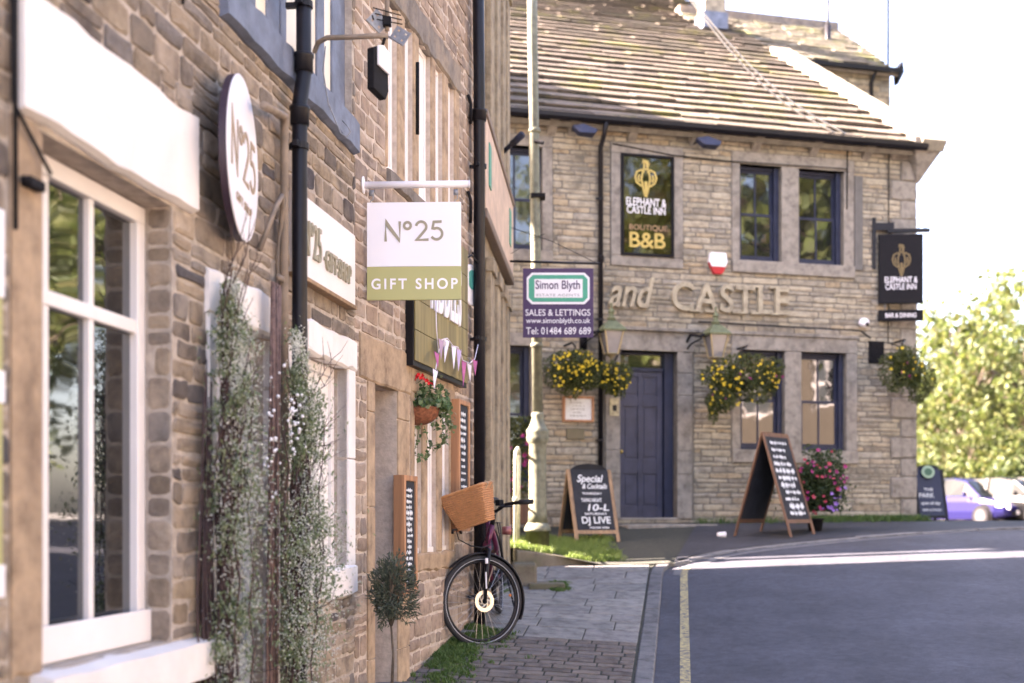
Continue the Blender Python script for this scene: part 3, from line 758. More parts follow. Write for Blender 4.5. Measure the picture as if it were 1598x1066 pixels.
fc = MB(F3); fc.prism([(0, 0)], 0, 0) if False else fc.box(0.0, S3, -0.085, 0.0, zf1-0.03, zf1+0.03); fc.box(0.0, S3, -0.08, 0.0, zf0-0.06, zf0+0.02); build(fc, 'cornice', mat('brown_cornice', (0.17, 0.12, 0.09), 0.6), b3, bevel=0.01)
M['greenmark'] = mat('green_fascia_marks', (0.08, 0.30, 0.22), 0.5)
for i, s_ in enumerate((0.2, 2.3)):
    lt = MB(F3); lt.box(s_, s_+0.16, -0.08, -0.071, zf0+0.25, zf0+0.6); build(lt, 'painted_mark', M['greenmark'], b3)
spt = MB(); spt.tube([P(781, 241, 11.6), P(816, 209, 11.3)], 0.022, 8); spt.tube([P(800, 224, 11.45), P(815, 210, 11.32)], 0.034, 10); build(spt, 'flag_pole_socket', M['navy'], b3, smooth=True)

# unseen house added behind the row, sized to shade the road before the inn
b4 = thing('shade_house', 'unseen stone house behind the shop row, added to shade the road', 'house', (-6, 16, -0.3))
FH = lambda s_, y_, z_: (-3.4 - y_, 13.7 + s_, z_)
FH2 = lambda s_, y_, z_: (-6.4 + s_, 13.42 + y_, z_)
w4 = MB(FH2); wall_shell(w4, FH2, 0, 2.8, -1.0, 8.0, 5.4, [(0.9, 1.9, 0.6, 1.9), (0.9, 1.9, 3.4, 4.6)], 0); build(w4, 'wall', M['ashlar_c'], b4)
gable_roof(b4, FH2, 0, 2.8, 0, 5.4, 8.0, 30, M['slate'])
for q in ((0.9, 0.6, 1.9), (0.9, 3.4, 4.6)): window(b4, FH2, q[0], q[0]+1.0, q[1], q[2], 0.1, M['white'], M['glass'], vbars=[q[0]+0.5])
# ================================================================ THE INN
inn = thing('stone_inn', 'two storey stone inn with mossy slate roof, carved letters and dark blue door', 'building', FP(3.0, 0, -0.2))
SR = WP.s(1430); SL = -3.0; EZ = 5.30
def wr(xl, xr, yt, yb, ref=None):
    ref = ref or (xl+xr)/2; return (WP.s(xl), WP.s(xr), WP.z(ref, yb), WP.z(ref, yt))
uw_a, uw_b = wr(1154, 1219, 258, 408, 1186), wr(1246, 1316, 266, 415, 1281)
uz0, uz1 = uw_a[2], uw_a[3]; uw_b = (uw_b[0], uw_b[1], uz0, uz1)
lw_a, lw_b = wr(1155, 1224, 547, 702, 1190), wr(1250, 1320, 551, 702, 1285); lz0, lz1 = lw_a[2], lw_a[3]; lw_b = (lw_b[0], lw_b[1], lz0, lz1)
sgn = wr(968, 1050, 243, 401, 1009)
lfu = (WP.s(770), WP.s(846), WP.z(820, 390), WP.z(820, 228)); lfl = (WP.s(770), WP.s(828), WP.z(820, 752), WP.z(820, 540))
door = wr(967, 1056, 548, 810, 1010)
grille = wr(1355, 1378, 533, 567)
holes = [uw_a+(0.22,), uw_b+(0.22,), lw_a+(0.22,), lw_b+(0.22,), lfu+(0.22,), lfl+(0.22,), door+(0.34,)]
# dressed surrounds
def pxrect(x0, x1, y0, y1): return wr(x0, x1, y0, y1)
sur = []
def surround(o_list, L, Rr, T, B, sill=True):
    """stone jambs, head and sill round the openings: each stone a part"""
    s0, s1 = o_list[0][0]-L, o_list[-1][1]+Rr; z0, z1 = o_list[0][2], o_list[0][3]
    a = MB(FP); a.box(s0, s1, -0.022, 0.12, z1, z1+T); build(a, 'lintel', M['ashlar_p'], inn, bevel=0.008)
    if B: a = MB(FP); a.box(s0, s1, -0.05, 0.12, z0-B, z0); build(a, 'sill', M['ashlar_p'], inn, bevel=0.01)
    edges = [s0] + [v for o in o_list for v in (o[0], o[1])] + [s1]
    for i in range(0, len(edges), 2):
        a = MB(FP); a.box(edges[i]+0.001, edges[i+1]-0.001, -0.02, 0.2, z0+0.002, z1-0.002); build(a, 'mullion' if 0 < i < len(edges)-2 else 'jamb', M['ashlar_p'], inn, bevel=0.008)
    sur.append((s0, s1, z0-(B or 0), z1+T))
surround([uw_a, uw_b], 0.12, 0.16, 0.17, 0.17); surround([lw_a, lw_b], 0.13, 0.17, 0.20, 0.18)
surround([lfu], 0.1, 0.14, 0.15, 0.15); surround([lfl], 0.1, 0.13, 0.17, 0.15)
sg = MB(FP); a = sgn; t_ = 0.14
for q in ((a[0]-t_, a[1]+t_, a[3], a[3]+t_), (a[0]-t_, a[1]+t_, a[2]-t_, a[2]), (a[0]-t_, a[0], a[2], a[3]), (a[1], a[1]+t_, a[2], a[3])): sg.box(q[0]+.001, q[1]-.001, -0.03, 0.03, q[2]+.001, q[3]-.001)
build(sg, 'stone_frame', M['ashlar_p'], inn, bevel=0.008); sur.append((a[0]-t_, a[1]+t_, a[2]-t_, a[3]+t_))
# doorway stonework
dg = [(WP.s(944), door[0], door[2], door[3]), (door[1], WP.s(1079), door[2], door[3])]
for q in dg:
    a = MB(FP); z = q[2]
    for h in (0.6, 0.32, 0.75, 0.3, 0.8):
        h = min(h, q[3]-z)
        if h > 0.03: a.box(q[0]+.001, q[1]-.001, -0.03, 0.33, z+.002, z+h-.002)
        z += h
    build(a, 'jamb', M['ashlar_p'], inn, bevel=0.008)
a = MB(FP); a.box(WP.s(940), WP.s(1082), -0.035, 0.33, door[3], door[3]+0.26); a.box(WP.s(936), WP.s(1086), -0.09, 0.0, door[3]+0.262, door[3]+0.31); build(a, 'lintel', M['ashlar_p'], inn, bevel=0.01)
sur.append((WP.s(940), WP.s(1082), door[2], door[3]+0.31))
sc = WP.z(1150, 520)
hood = (WP.s(1086), WP.s(1340), WP.z(1200, 523), WP.z(1200, 516)); a = MB(FP); a.box(WP.s(1088), WP.s(1338), -0.045, 0.0, lz1+0.203, lz1+0.25); build(a, 'string_course', M['ashlar_p'], inn, bevel=0.008)
# quoins
sq = MB(FP); z = -0.15; k = 0; rq = random.Random(2)
while z < EZ-0.25:
    h = rq.uniform(0.26, 0.40); l = 0.42 if k % 2 else 0.26
    qz1 = min(z+h, EZ-0.06)
    one_stone(sq, FP, SR-l, SR+0.005, z, qz1, 0.022, rq, 0, 0.016, 0.004); sur.append((SR-l, SR+0.01, z, qz1)); z += h; k += 1
build(sq, 'quoins', M['ashlar_p'], inn)
wp = MB(FP)
wall_shell(wp, FP, SL, SR, -1.2, EZ, 10.3, holes, 1)
blk = [h[:4] for h in holes] + sur
stones(wp, FP, -0.5, SR, -0.25, EZ, blk, (0.055, 0.10), (0.18, 0.55), 0.008, 77, 0, 0.011, 0.004)
# side gable of the inn
th = R(33.0); RISE = math.tan(th); HALF = 7.6/2
def pitchz(y_): return EZ + (y_ if y_ < 7.6 else 15.2-y_)*RISE
FS = lambda s_, y_, z_: FP(SR - y_, s_, z_)
wp.add([(SR, 0, EZ), (SR, 10.3, EZ), (SR, 10.3, EZ+10.3*RISE), (SL, 0, EZ), (SL, 10.3, EZ), (SL, 10.3, EZ+10.3*RISE)], [(0, 1, 2), (3, 5, 4), (1, 4, 5, 2)], 1)
stones(wp, lambda s_, y_, z_: FP(SR - y_, s_, z_), 0, 7.6, -0.3, EZ, [], (0.10, 0.16), (0.3, 0.6), 0.012, 78, 0, 0.012, 0.005)
build(wp, 'wall', [M['stone_p'], M['mortar_dark']], inn)
# stone slate roof: real lapped courses
rf = MB(); rr = random.Random(8)
def FR(s_, t_, h_): return FP(s_, -0.24 + t_*math.cos(th) - h_*math.sin(th), EZ - 0.13 + t_*math.sin(th) + h_*math.cos(th))
t = 0.0; TOP = 12.4
rf.add([(SL, 0.02, -0.05), (SR+0.05, 0.02, -0.05), (SR+0.05, TOP, -0.05), (SL, TOP, -0.05), (SL, 0.02, -0.12), (SR+0.05, 0.02, -0.12), (SR+0.05, TOP, -0.12), (SL, TOP, -0.12)], [(0,1,2,3),(4,7,6,5),(0,4,5,1),(2,6,7,3),(0,3,7,4),(1,5,6,2)], 1, FR)
while t < TOP-0.1:
    ex = rr.uniform(0.96, 1.04)*(0.40 - 0.0145*t); s_ = -0.9 + rr.uniform(-0.3, 0)
    while s_ < SR+0.05:
        l = rr.uniform(0.35, 0.8); e = min(s_+l, SR+0.08); th_ = rr.uniform(0.030, 0.046); dt = rr.gauss(0, 0.014); hh = rr.gauss(0, 0.0012)
        n = len(rf.v); w0 = rr.gauss(0, 0.004); w1 = rr.gauss(0, 0.004)
        pts = [(s_+0.001, t+dt+w0, 0.044+hh), (e-0.001, t+dt+w1, 0.044+hh), (e-0.001, t+ex+0.12, -0.012), (s_+0.001, t+ex+0.12, -0.012),
               (s_+0.001, t+dt+w0, 0.044+hh+th_), (e-0.001, t+dt+w1, 0.044+hh+th_), (e-0.001, t+ex+0.12, -0.012+th_*0.9), (s_+0.001, t+ex+0.12, -0.012+th_*0.9)]
        rf.add(pts, [(0,3,2,1),(4,5,6,7),(0,1,5,4),(1,2,6,5),(2,3,7,6),(3,0,4,7)], 0, FR); s_ += l
    t += ex
ro = build(rf, 'roof', [M['slate'], M['mortar_dark']], inn)
M['coping'] = stone_mat('pale_coping', [(0.26, 0.23, 0.18), (0.32, 0.28, 0.22)], stain=(0.3, 0.28, 0.12), stain_amt=0.4, bstr=0.3)
cpg = MB(); t = -0.05
while t < 5.35:
    l = 0.8; cpg.add([(SR-0.12, t, -0.02), (SR+0.26, t, -0.02), (SR+0.26, t+l-.008, -0.02), (SR-0.12, t+l-.008, -0.02), (SR-0.12, t, 0.15), (SR+0.26, t, 0.15), (SR+0.26, t+l-.008, 0.15), (SR-0.12, t+l-.008, 0.15)],
      [(0,3,2,1),(4,5,6,7),(0,1,5,4),(1,2,6,5),(2,3,7,6),(3,0,4,7)], 0, FR); t += l
build(cpg, 'verge_coping', M['coping'], inn, bevel=0.015)
kn = MB(FP); kn.add([(SR-0.22, -0.30, EZ+0.02), (SR+0.30, -0.30, EZ+0.02), (SR+0.30, 0.25, EZ+0.02), (SR-0.22, 0.25, EZ+0.02), (SR-0.22, -0.30, EZ-0.06), (SR+0.30, -0.30, EZ-0.06), (SR+0.30, 0.25, EZ-0.06), (SR-0.22, 0.25, EZ-0.06),
   (SR-0.02, -0.02, EZ-0.55), (SR+0.04, -0.02, EZ-0.55), (SR+0.04, 0.2, EZ-0.55), (SR-0.02, 0.2, EZ-0.55), (SR-0.08, -0.14, EZ-0.36), (SR+0.13, -0.14, EZ-0.36), (SR+0.13, 0.22, EZ-0.36), (SR-0.08, 0.22, EZ-0.36)],
   [(0,1,2,3),(0,4,5,1),(1,5,6,2),(2,6,7,3),(3,7,4,0),(4,12,13,5),(5,13,14,6),(6,14,15,7),(7,15,12,4),(12,8,9,13),(13,9,10,14),(14,10,11,15),(15,11,8,12),(8,11,10,9)])
build(kn, 'kneeler', M['ashlar_p'], inn, bevel=0.02)
# gutter, brackets, corbels, downpipe
gu = MB(FP); prof = [(-0.34, EZ-0.09), (-0.335, EZ-0.14), (-0.29, EZ-0.175), (-0.24, EZ-0.14), (-0.235, EZ-0.09), (-0.25, EZ-0.09), (-0.29, EZ-0.12), (-0.325, EZ-0.09)]
def extr(mb, prof, s0, s1, n=1):
    m_ = len(prof); vv = [(s0+(s1-s0)*i/n, y_, z_) for i in range(n+1) for y_, z_ in prof]
    mb.add(vv, [(i*m_+j, (i+1)*m_+j, (i+1)*m_+(j+1) % m_, i*m_+(j+1) % m_) for i in range(n) for j in range(m_)] + [tuple(range(m_)), tuple(range(n*m_, n*m_+m_))])
extr(gu, prof, -2.9, SR-0.02); build(gu, 'gutter', M['black'], inn)
so_ = MB(FP); so_.box(-2.9, SR-0.01, -0.22, 0.0, EZ-0.075, EZ-0.02); build(so_, 'eaves_board', M['blackm'], inn)
for x in (860, 892, 985, 1082, 1178, 1268, 1350):
    a = MB(FP); s_ = WP.s(x); a.add([(s_-.06, 0, EZ-.3), (s_+.06, 0, EZ-.3), (s_+.07, -.2, EZ-.14), (s_-.07, -.2, EZ-.14), (s_-.07, -.2, EZ-.085), (s_+.07, -.2, EZ-.085), (s_+.07, 0, EZ-.085), (s_-.07, 0, EZ-.085)],
      [(0,1,2,3),(3,2,5,4),(4,5,6,7),(0,3,4,7),(1,6,5,2)]); build(a, 'corbel', M['ashlar_p'], inn, bevel=0.015)
sdp = WP.s(937.5, -0.06)
pipe(inn, [(sdp, -0.29, EZ-0.15), (sdp, -0.2, EZ-0.3), (sdp, -0.06, EZ-0.42), (sdp, -0.06, 0.0)], 0.033, M['black'], FP, [(sdp, -0.06, 4.2), (sdp, -0.06, 2.6), (sdp, -0.06, 1.0)], joints=(3.4,))
# thin cables on the facade
cbl = MB(FP); cbl.tube([(WP.s(955), -0.03, 4.95), (WP.s(1047), -0.035, 4.86), (WP.s(1132), -0.03, 4.84), (WP.s(1320), -0.035, 4.86), (WP.s(1320), -0.03, 4.3), (WP.s(1321), -0.03, 5.2)], 0.009, 6)
cbl.tube([(WP.s(1384), -0.05, 5.2), (WP.s(1383), -0.05, 2.45), (WP.s(1400), -0.05, 2.4)], 0.009, 6); cbl.tube([(WP.s(1088), -0.05, 2.63), (WP.s(1340), -0.05, 2.6), (WP.s(1356), -0.05, 2.5)], 0.01, 6); build(cbl, 'cable', M['blackm'], inn, smooth=True)
# sash windows
def sash(o, mf=M['navy'], split=None, bars=1, dep=0.13):
    s0, s1, z0, z1 = o[:4]; f = MB(FP); zm = split or (z0+z1)/2
    f.box(s0, s0+.045, dep-.02, dep+.06, z0, z1); f.box(s1-.07, s1, dep-.06, dep+.06, z0, z1); f.box(s0+.045, s1-.07, dep-.02, dep+.06, z1-.045, z1); f.box(s0+.045, s1-.07, dep-.04, dep+.06, z0, z0+.055)
    w = build(f, 'window', mf, inn, bevel=0.005)
    a0, a1 = s0+.047, s1-.072
    for (c0, c1, dd, gm) in ((zm-.02, z1-.047, dep+.012, 'u'), (z0+.057, zm+.02, dep-.014, 'l')):
        q = MB(FP); q.box(a0, a0+.035, dd, dd+.03, c0, c1); q.box(a1-.035, a1, dd, dd+.03, c0, c1); q.box(a0+.035, a1-.035, dd, dd+.03, c1-.035, c1); q.box(a0+.035, a1-.035, dd, dd+.03, c0, c0+.04)
        for b in range(bars): x = a0+(a1-a0)*(b+1)/(bars+1); q.box(x-.011, x+.011, dd+.003, dd+.027, c0+.04, c1-.035)
        build(q, 'sash', mf, w); g = MB(FP); g.box(a0+.03, a1-.03, dd+.012, dd+.016, c0+.03, c1-.03); build(g, 'pane', M['glass_pub'], w)
for o in (uw_a, uw_b, lw_a, lw_b, lfu, lfl): sash(o)
shb = MB(FP); shb.box(uw_b[1]+0.165, uw_b[1]+0.29, -0.03, 0.0, uz0-0.05, uz1-0.05); build(shb, 'shutter', mat('grey_board', (0.13, 0.12, 0.11), 0.8), inn, bevel=0.004)
cur = MB(FP)
for (o, fr) in ((lw_b, (0.72, 0.95)), (lfu, (0.45, 0.7))):
    w_ = o[1]-o[0]; n = 8
    for i in range(n): s_ = o[0]+w_*(fr[0]+(fr[1]-fr[0])*i/n); cur.box(s_, s_+w_*(fr[1]-fr[0])/n*0.9, 0.19+0.012*(i % 2), 0.205+0.012*(i % 2), o[2]+.05, o[3]-.05)
# door
fr_ = MB(FP); d0, d1_, dz0, dz1_ = door; ztr = WP.z(1010, 574)
fr_.box(d0, d0+.035, .16, .25, dz0, dz1_); fr_.box(d1_-.13, d1_, .12, .25, dz0, dz1_); fr_.box(d0+.035, d1_-.13, .16, .25, ztr-.03, ztr+.02); fr_.box(d0+.035, d1_-.13, .16, .25, dz1_-.03, dz1_)
build(fr_, 'door_frame', M['navy'], inn, bevel=0.005)
tr = MB(FP); tr.box(d0+.036, d1_-.131, .20, .21, ztr+.02, dz1_-.03); build(tr, 'transom_light', M['glass'], inn)
L, Rr = d0+.037, d1_-.132; lf = MB(FP); z0_, z1_ = dz0+0.02, ztr-.032; wd = Rr-L; H_ = z1_-z0_
lf.box(L, Rr, .205, .235, z0_, z1_)
rows = [(0.08, 0.30), (0.40, 0.76), (0.835, 0.965)]
st_ = [(0, .13), (.45, .55), (.87, 1)]
for a, b in st_: lf.box(L+wd*a, L+wd*b, .185, .2051, z0_, z1_)
prev = 0.0
for a, b in rows + [(1.0, 1.0)]:
    for c, d in ((.13, .45), (.55, .87)): lf.box(L+wd*c+.0005, L+wd*d-.0005, .185, .2051, z0_+H_*prev, z0_+H_*a)
    prev = b
for a, b in rows:
    for c, d in ((.13, .45), (.55, .87)): lf.box(L+wd*c+.03, L+wd*d-.03, .194, .206, z0_+H_*a+.03, z0_+H_*b-.03)
dl_ = build(lf, 'door', M['slate_door'], inn, bevel=0.004)
kk = MB(FP); kk.ball(FP(L+wd*.07, .165, z0_+H_*.45), .028, n=10, rings=8); build(kk, 'knob', mat('brass', (0.5, 0.36, 0.12), 0.35, 0.9), dl_, smooth=True)
stp = MB(FP); stp.box(WP.s(962), WP.s(1062), -0.02, 0.3, dz0-0.02, dz0+0.018); stp.box(WP.s(958), WP.s(1095), -0.55, 0.0, -0.32, WP.z(1020, 818)); build(stp, 'doorstep', M['ashlar_p'], inn, bevel=0.015)
# lettering on the facade
zl0, zl1 = WP.z(1130, 489), WP.z(1130, 445)
M['letter'] = stone_mat('carved_letter', [(0.42, 0.36, 0.26), (0.38, 0.33, 0.24)], stain=(0.16, 0.12, 0.08), stain_amt=0.6, bstr=0.2)
def serif_word(mb, word, xs0, xs1, z0, z1, y0, y1):
    text_mb(mb, FP, word, xs0, xs1, z0, z1, y0, 0, y0*-1 - -y1 if False else 0.045, offset=0.012, spacing=1.12)
lt_ = MB(); text_mb(lt_, FP, 'CASTLE', WP.s(1046), WP.s(1228), zl0, zl1, -0.005, 0, 0.07, 0.014, 0, 1.1)
hh_ = zl1-zl0; wL = WP.s(1228)-WP.s(1046)
for fx, top, bot, w_ in ((0.205, 0, 1, .10), (0.335, 0, 1, .10), (0.585, 0, 1, .13), (0.725, 1, 1, .09), (0.885, 1, 1, .09), (0.535, .2, 0, .02), (0.64, .2, 0, .02)):
    s_ = WP.s(1046)+wL*fx
    if bot and w_ > .05: lt_.box(s_-w_, s_+w_*.6, -.0745, -.003, zl0-.004, zl0+.022, 0, FP)
    if top == 1: lt_.box(s_-w_, s_+w_*.5, -.0745, -.003, zl1-.024, zl1+.003, 0, FP)
build(lt_, 'lettering', M['letter'], inn)
lt_ = MB(); text_mb(lt_, FP, 'and', WP.s(948), WP.s(1019), zl0+.01, zl1+.04, -0.005, 0, 0.07, 0.012, 0.35, 1.0)
build(lt_, 'lettering', M['letter'], inn)
# dark halo stone edge behind the letters is the shadow itself; vent grille
gr = MB(FP); gr.box(grille[0], grille[1], -0.03, 0.0, grille[2], grille[3])
for i in range(7): z = grille[2] + (grille[3]-grille[2])*(i+.5)/7; gr.box(grille[0]+.01, grille[1]-.01, -.04, -.03, z-.012, z+.008)
build(gr, 'vent_grille', M['blackm'], inn)

# rear wing of the inn
BK = 4.75; WW = WP.shift(BK); FW = WW.F
ws0, ws1 = WW.s(1127), WW.s(1389); we = WW.z(1300, 104); wth = R(37); wg = MB(FW); wd_ = 4.2
wall_shell(wg, FW, ws0, ws1, 3.0, we, wd_, [], 1)
stones(wg, FW, ws0+1.0, ws1, we-2.6, we, [], (0.09, 0.15), (0.2, 0.55), 0.012, 90, 0, 0.012, 0.005)
ym, rz = wd_/2, we + wd_/2*math.tan(wth)
wg.add([(ws1, 0, we), (ws1, wd_, we), (ws1, ym, rz)], [(0, 1, 2)], 1); build(wg, 'rear_wing_wall', [M['stone_p'], M['mortar_dark']], inn)
def FWR(s_, t_, h_): return FW(s_, -0.2 + t_*math.cos(wth) - h_*math.sin(wth), we - 0.1 + t_*math.sin(wth) + h_*math.cos(wth))
wrf = MB(); t = 0; TL = (wd_/2+0.2)/math.cos(wth)
wrf.add([(ws0, 0, -.05), (ws1+.05, 0, -.05), (ws1+.05, TL, -.05), (ws0, TL, -.05), (ws0, 0, 0.01), (ws1+.05, 0, 0.01), (ws1+.05, TL, 0.01), (ws0, TL, 0.01)], [(0,1,2,3),(4,7,6,5),(0,4,5,1),(2,6,7,3),(0,3,7,4),(1,5,6,2)], 1, FWR)
while t < TL-0.05:
    ex = 0.2; s_ = ws0
    while s_ < ws1:
        l = rr.uniform(.2, .45); e = min(s_+l, ws1+.06); k_ = rr.uniform(.02, .04); q = min(t+ex+.08, TL+0.02)
        wrf.add([(s_+.003, t, .015), (e-.003, t, .015), (e-.003, q, -.02), (s_+.003, q, -.02), (s_+.003, t, .015+k_), (e-.003, t, .015+k_), (e-.003, q, -.02+k_), (s_+.003, q, -.02+k_)], [(0,3,2,1),(4,5,6,7),(0,1,5,4),(1,2,6,5),(2,3,7,6),(3,0,4,7)], 0, FWR); s_ += l
    t += ex
wrf.box(ws0, ws1+.06, ym-.12, ym+.12, rz-.02, rz+.14, 1, FW)
M['slate_dark'] = stone_mat('dark_slate', [(0.12, 0.105, 0.085), (0.17, 0.15, 0.11), (0.10, 0.09, 0.075)], stain=(0.13, 0.14, 0.04), stain_amt=0.6, moss=(0.15, 0.16, 0.04), bstr=0.4)
build(wrf, 'rear_wing_roof', [M['slate_dark'], M['lintel_grey']], inn)
gw = MB(FW); extr(gw, [(-.30, we-.02), (-.29, we-.1), (-.2, we-.1), (-.19, we-.02)], ws0+.4, ws1+.05); build(gw, 'gutter', M['black'], inn)
pipe(inn, [(WW.s(1360, -.06), -.2, we-.08), (WW.s(1360, -.06), -.06, we-.25), (WW.s(1360, -.06), -.06, we-2.2)], 0.035, M['black'], FW, [])
ch = MB(FW); c0, c1 = WW.s(1131), WW.s(1166); ch.box(c0, c1, .9, 1.25, we+.9, rz+2.2); build(ch, 'chimney', M['stone_p'], inn, bevel=0.02)
lead = MB(FW); lead.box(c0-.03, c1+.03, .87, 1.28, WW.z(1148, 48, .9), WW.z(1148, 22, .9)); build(lead, 'flashing', M['bluegrey'], inn, bevel=0.01)
vp = MB(); yv = 1.3; q = WW.s(1292, yv); vp.tube([FW(q, yv, we+.6), FW(q, yv, WW.z(1292, -40, yv))], 0.03, 10); vp.tube([FW(q, yv, we+.6), FW(q, yv, WW.z(1292, 40, yv))], 0.055, 10); build(vp, 'vent_pipe', M['black'], inn, smooth=True)
ae = MB(); q = WW.s(1386, .2); ae.tube([FW(q, .2, we), FW(q, .2, WW.z(1386, -40, .2))], 0.024, 8); build(ae, 'aerial_pole', M['black'], inn, smooth=True)
fl_ = MB(FW); q = ws1+.05; fl_.prism([(q, we-.28), (q+.12, we-.05), (q+.1, we+.16), (q-.02, we+.0)], -.2, -.05); build(fl_, 'gutter_end', M['black'], inn)
# ================================================================ SIGNS ON THE SHOP ROW
M['board_white'] = mat('sign_white', (0.80, 0.77, 0.80), 0.45, var=0.02, scale=3)
M['sage'] = mat('sign_sage_green', (0.40, 0.38, 0.155), 0.5, var=0.03, scale=3)
M['taupe'] = mat('letter_taupe', (0.30, 0.265, 0.185), 0.5, var=0.05)
M['gold'] = mat('letter_gold', (0.34, 0.24, 0.15), 0.5, 0.1, var=0.1)
M['gilt'] = mat('sign_gilt', (0.50, 0.36, 0.10), 0.45, 0.2, var=0.15)
M['chalk'] = mat('chalk_white', (0.72, 0.72, 0.72), 0.9, var=0.1, scale=40)
M['chalkboard'] = mat('chalkboard', (0.015, 0.016, 0.022), 0.8, var=0.4, scale=10)
def wood(name, c, sc=18, var=0.35, axis=2):
    m, t, b = newmat(name); tc = t.nodes.new('ShaderNodeTexCoord'); mp = t.nodes.new('ShaderNodeMapping')
    sv = [sc, sc, sc]; sv[axis] = sc*0.08; mp.inputs['Scale'].default_value = sv
    n = t.nodes.new('ShaderNodeTexNoise'); n.inputs['Scale'].default_value = 1.0; n.inputs['Detail'].default_value = 8; n.inputs['Distortion'].default_value = 0.8
    t.links.new(tc.outputs['Object'], mp.inputs[0]); t.links.new(mp.outputs[0], n.inputs['Vector'])
    r = ramp(t, n.outputs['Fac'], [(0.3, tuple(x*(1-var) for x in c)), (0.5, c), (0.7, tuple(min(1, x*(1+var)) for x in c))]); t.links.new(r.outputs[0], b.inputs['Base Color'])
    b.inputs['Roughness'].default_value = 0.6; bump(t, b, n.outputs['Fac'], 0.25, 0.004); return m
M['wood_orange'] = wood('varnished_pine', (0.38, 0.18, 0.085)); M['wood_brown'] = wood('brown_timber', (0.14, 0.065, 0.035)); M['wood_mid'] = wood('weathered_pine', (0.28, 0.17, 0.09)); M['wood_olive'] = wood('olive_boards', (0.22, 0.175, 0.07), 9, 0.45)

# hanging sign N 25
def frame_from(p0, heading):
    """local x along heading (unit 2-vector), y away from the viewer side, z up"""
    d = Vector(heading).normalized(); n = Vector((-d.y, d.x)); p = Vector(p0)
    return lambda x, y, z: (p.x + d.x*x + n.x*y, p.y + d.y*x + n.y*y, p.z + z)
s_at = W1.s(565); yb = F1(s_at, 0, 0); D25 = yb[1]
HS = frame_from(F1(s_at, 0, 0), (0.993, -0.12*0.0 - 0.04))
mpx = D25/FPX
z25 = lambda py: (HY-py)*mpx
hs = thing('hanging_shop_sign', 'square white and sage green hanging sign on a white arm above the pavement', 'sign', F1(s_at, 0, z25(290)))
w25 = 147*mpx; x25 = 8*mpx
arm = MB(HS); arm.tube([(0.012, 0, z25(289)), (x25+w25+0.045, 0, z25(289))], 0.0195, 14); arm.tube([(x25+w25+0.045, 0, z25(289)), (x25+w25+0.05, 0, z25(289))], 0.022, 14)
build(arm, 'arm', M['board_white'], hs, smooth=True)
pl = MB(HS); pl.lathe((0.004, 0, z25(289)), [(0.05, 0), (0.05, 0.008), (0.02, 0.012)], 16, axis=(0.993, -0.04, 0)); build(pl, 'wall_plate', M['board_white'], hs, bevel=0.002)
zt_, zm_, zb_ = z25(317), z25(417), z25(469)
bd = MB(HS); bd.box(x25, x25+w25, -0.009, 0.009, zm_, zt_); o25 = build(bd, 'panel', M['board_white'], hs, bevel=0.002)
bd = MB(HS); bd.box(x25, x25+w25, -0.0092, 0.0092, zb_, zm_-0.0005); build(bd, 'lower_panel', M['sage'], hs, bevel=0.002)
tx = MB()
# geometric sans: N, raised ring, 2, 5 drawn as strokes
def X(px): return (px-571)*mpx + x25
def Zp(py): return z25(py)
yy_ = -0.0125; rS = 0.0075
def strokes(mb, F, lines, r, y, flat=0.35):
    """flat pen strokes: each polyline becomes a ribbon of width 2r standing a little proud"""
    for L in lines:
        n = len(L); vv = []
        for i, (x, z) in enumerate(L):
            a = L[max(0, i-1)]; b = L[min(n-1, i+1)]; d = Vector((b[0]-a[0], b[1]-a[1]))
            if d.length < 1e-9: d = Vector((1, 0))
            d.normalize(); k = 1.0
            if 0 < i < n-1:
                e1 = Vector((x-L[i-1][0], z-L[i-1][1])).normalized(); dt = max(0.35, abs(d.dot(e1))); k = 1/dt
            ox, oz = -d.y*r*k, d.x*r*k
            vv += [(x+ox, y, z+oz), (x-ox, y, z-oz), (x+ox, y+0.003, z+oz), (x-ox, y+0.003, z-oz)]
        f = []
        for i in range(n-1): a = i*4; b = a+4; f += [(a, a+1, b+1, b), (a, b, b+2, a+2), (a+1, a+3, b+3, b+1)]
        f += [(0, 2, 3, 1), ((n-1)*4, (n-1)*4+1, (n-1)*4+3, (n-1)*4+2)]
        mb.add(vv, f, 0, F)
def arcp(cx, cz, rx, rz, a0, a1, n=18): return [(cx+rx*math.cos(R(a0+(a1-a0)*i/n)), cz+rz*math.sin(R(a0+(a1-a0)*i/n))) for i in range(n+1)]
m_ = mpx
g = [[(X(600.5), Zp(378)), (X(600.5), Zp(348)), (X(622.5), Zp(377)), (X(622.5), Zp(347))],
     arcp(X(634.5), Zp(353.5), 5.2*m_, 5.2*m_, 0, 360, 22),
     arcp(X(656), Zp(355.5), 8*m_, 8*m_, 170, -38) + [(X(649), Zp(376)), (X(667.5), Zp(375.5))],
     [(X(688), Zp(347.5)), (X(675.5), Zp(348)), (X(673.5), Zp(359.5))] + arcp(X(680), Zp(366.5), 8.8*m_, 8.8*m_, 118, -150)]
strokes(tx, HS, g, 2.0*m_, yy_)
build(tx, 'number', M['taupe'], hs)
t2 = MB(); text_mb(t2, HS, 'GIFT SHOP', X(578), X(713), Zp(452.5), Zp(435.5), -0.0093, 0, 0.002, 0.02, 0, 1.35); build(t2, 'lettering', M['board_white'], hs)
for px in (578, 710):
    h = MB(HS); x = X(px); h.box(x-.014, x+.014, -.004, .004, z25(306), z25(297)); h.tube([(x, 0, z25(302)), (x+.008, 0, z25(305)), (x+.008, 0, z25(312)), (x-.006, 0, z25(314)), (x-.006, 0, z25(320))], 0.003, 6); build(h, 'hook', M['iron'], hs, smooth=True)
wr_ = MB(); wr_.tube([HS(X(715), 0, z25(415)), HS(X(733), 0.0, z25(412))], 0.003, 5)

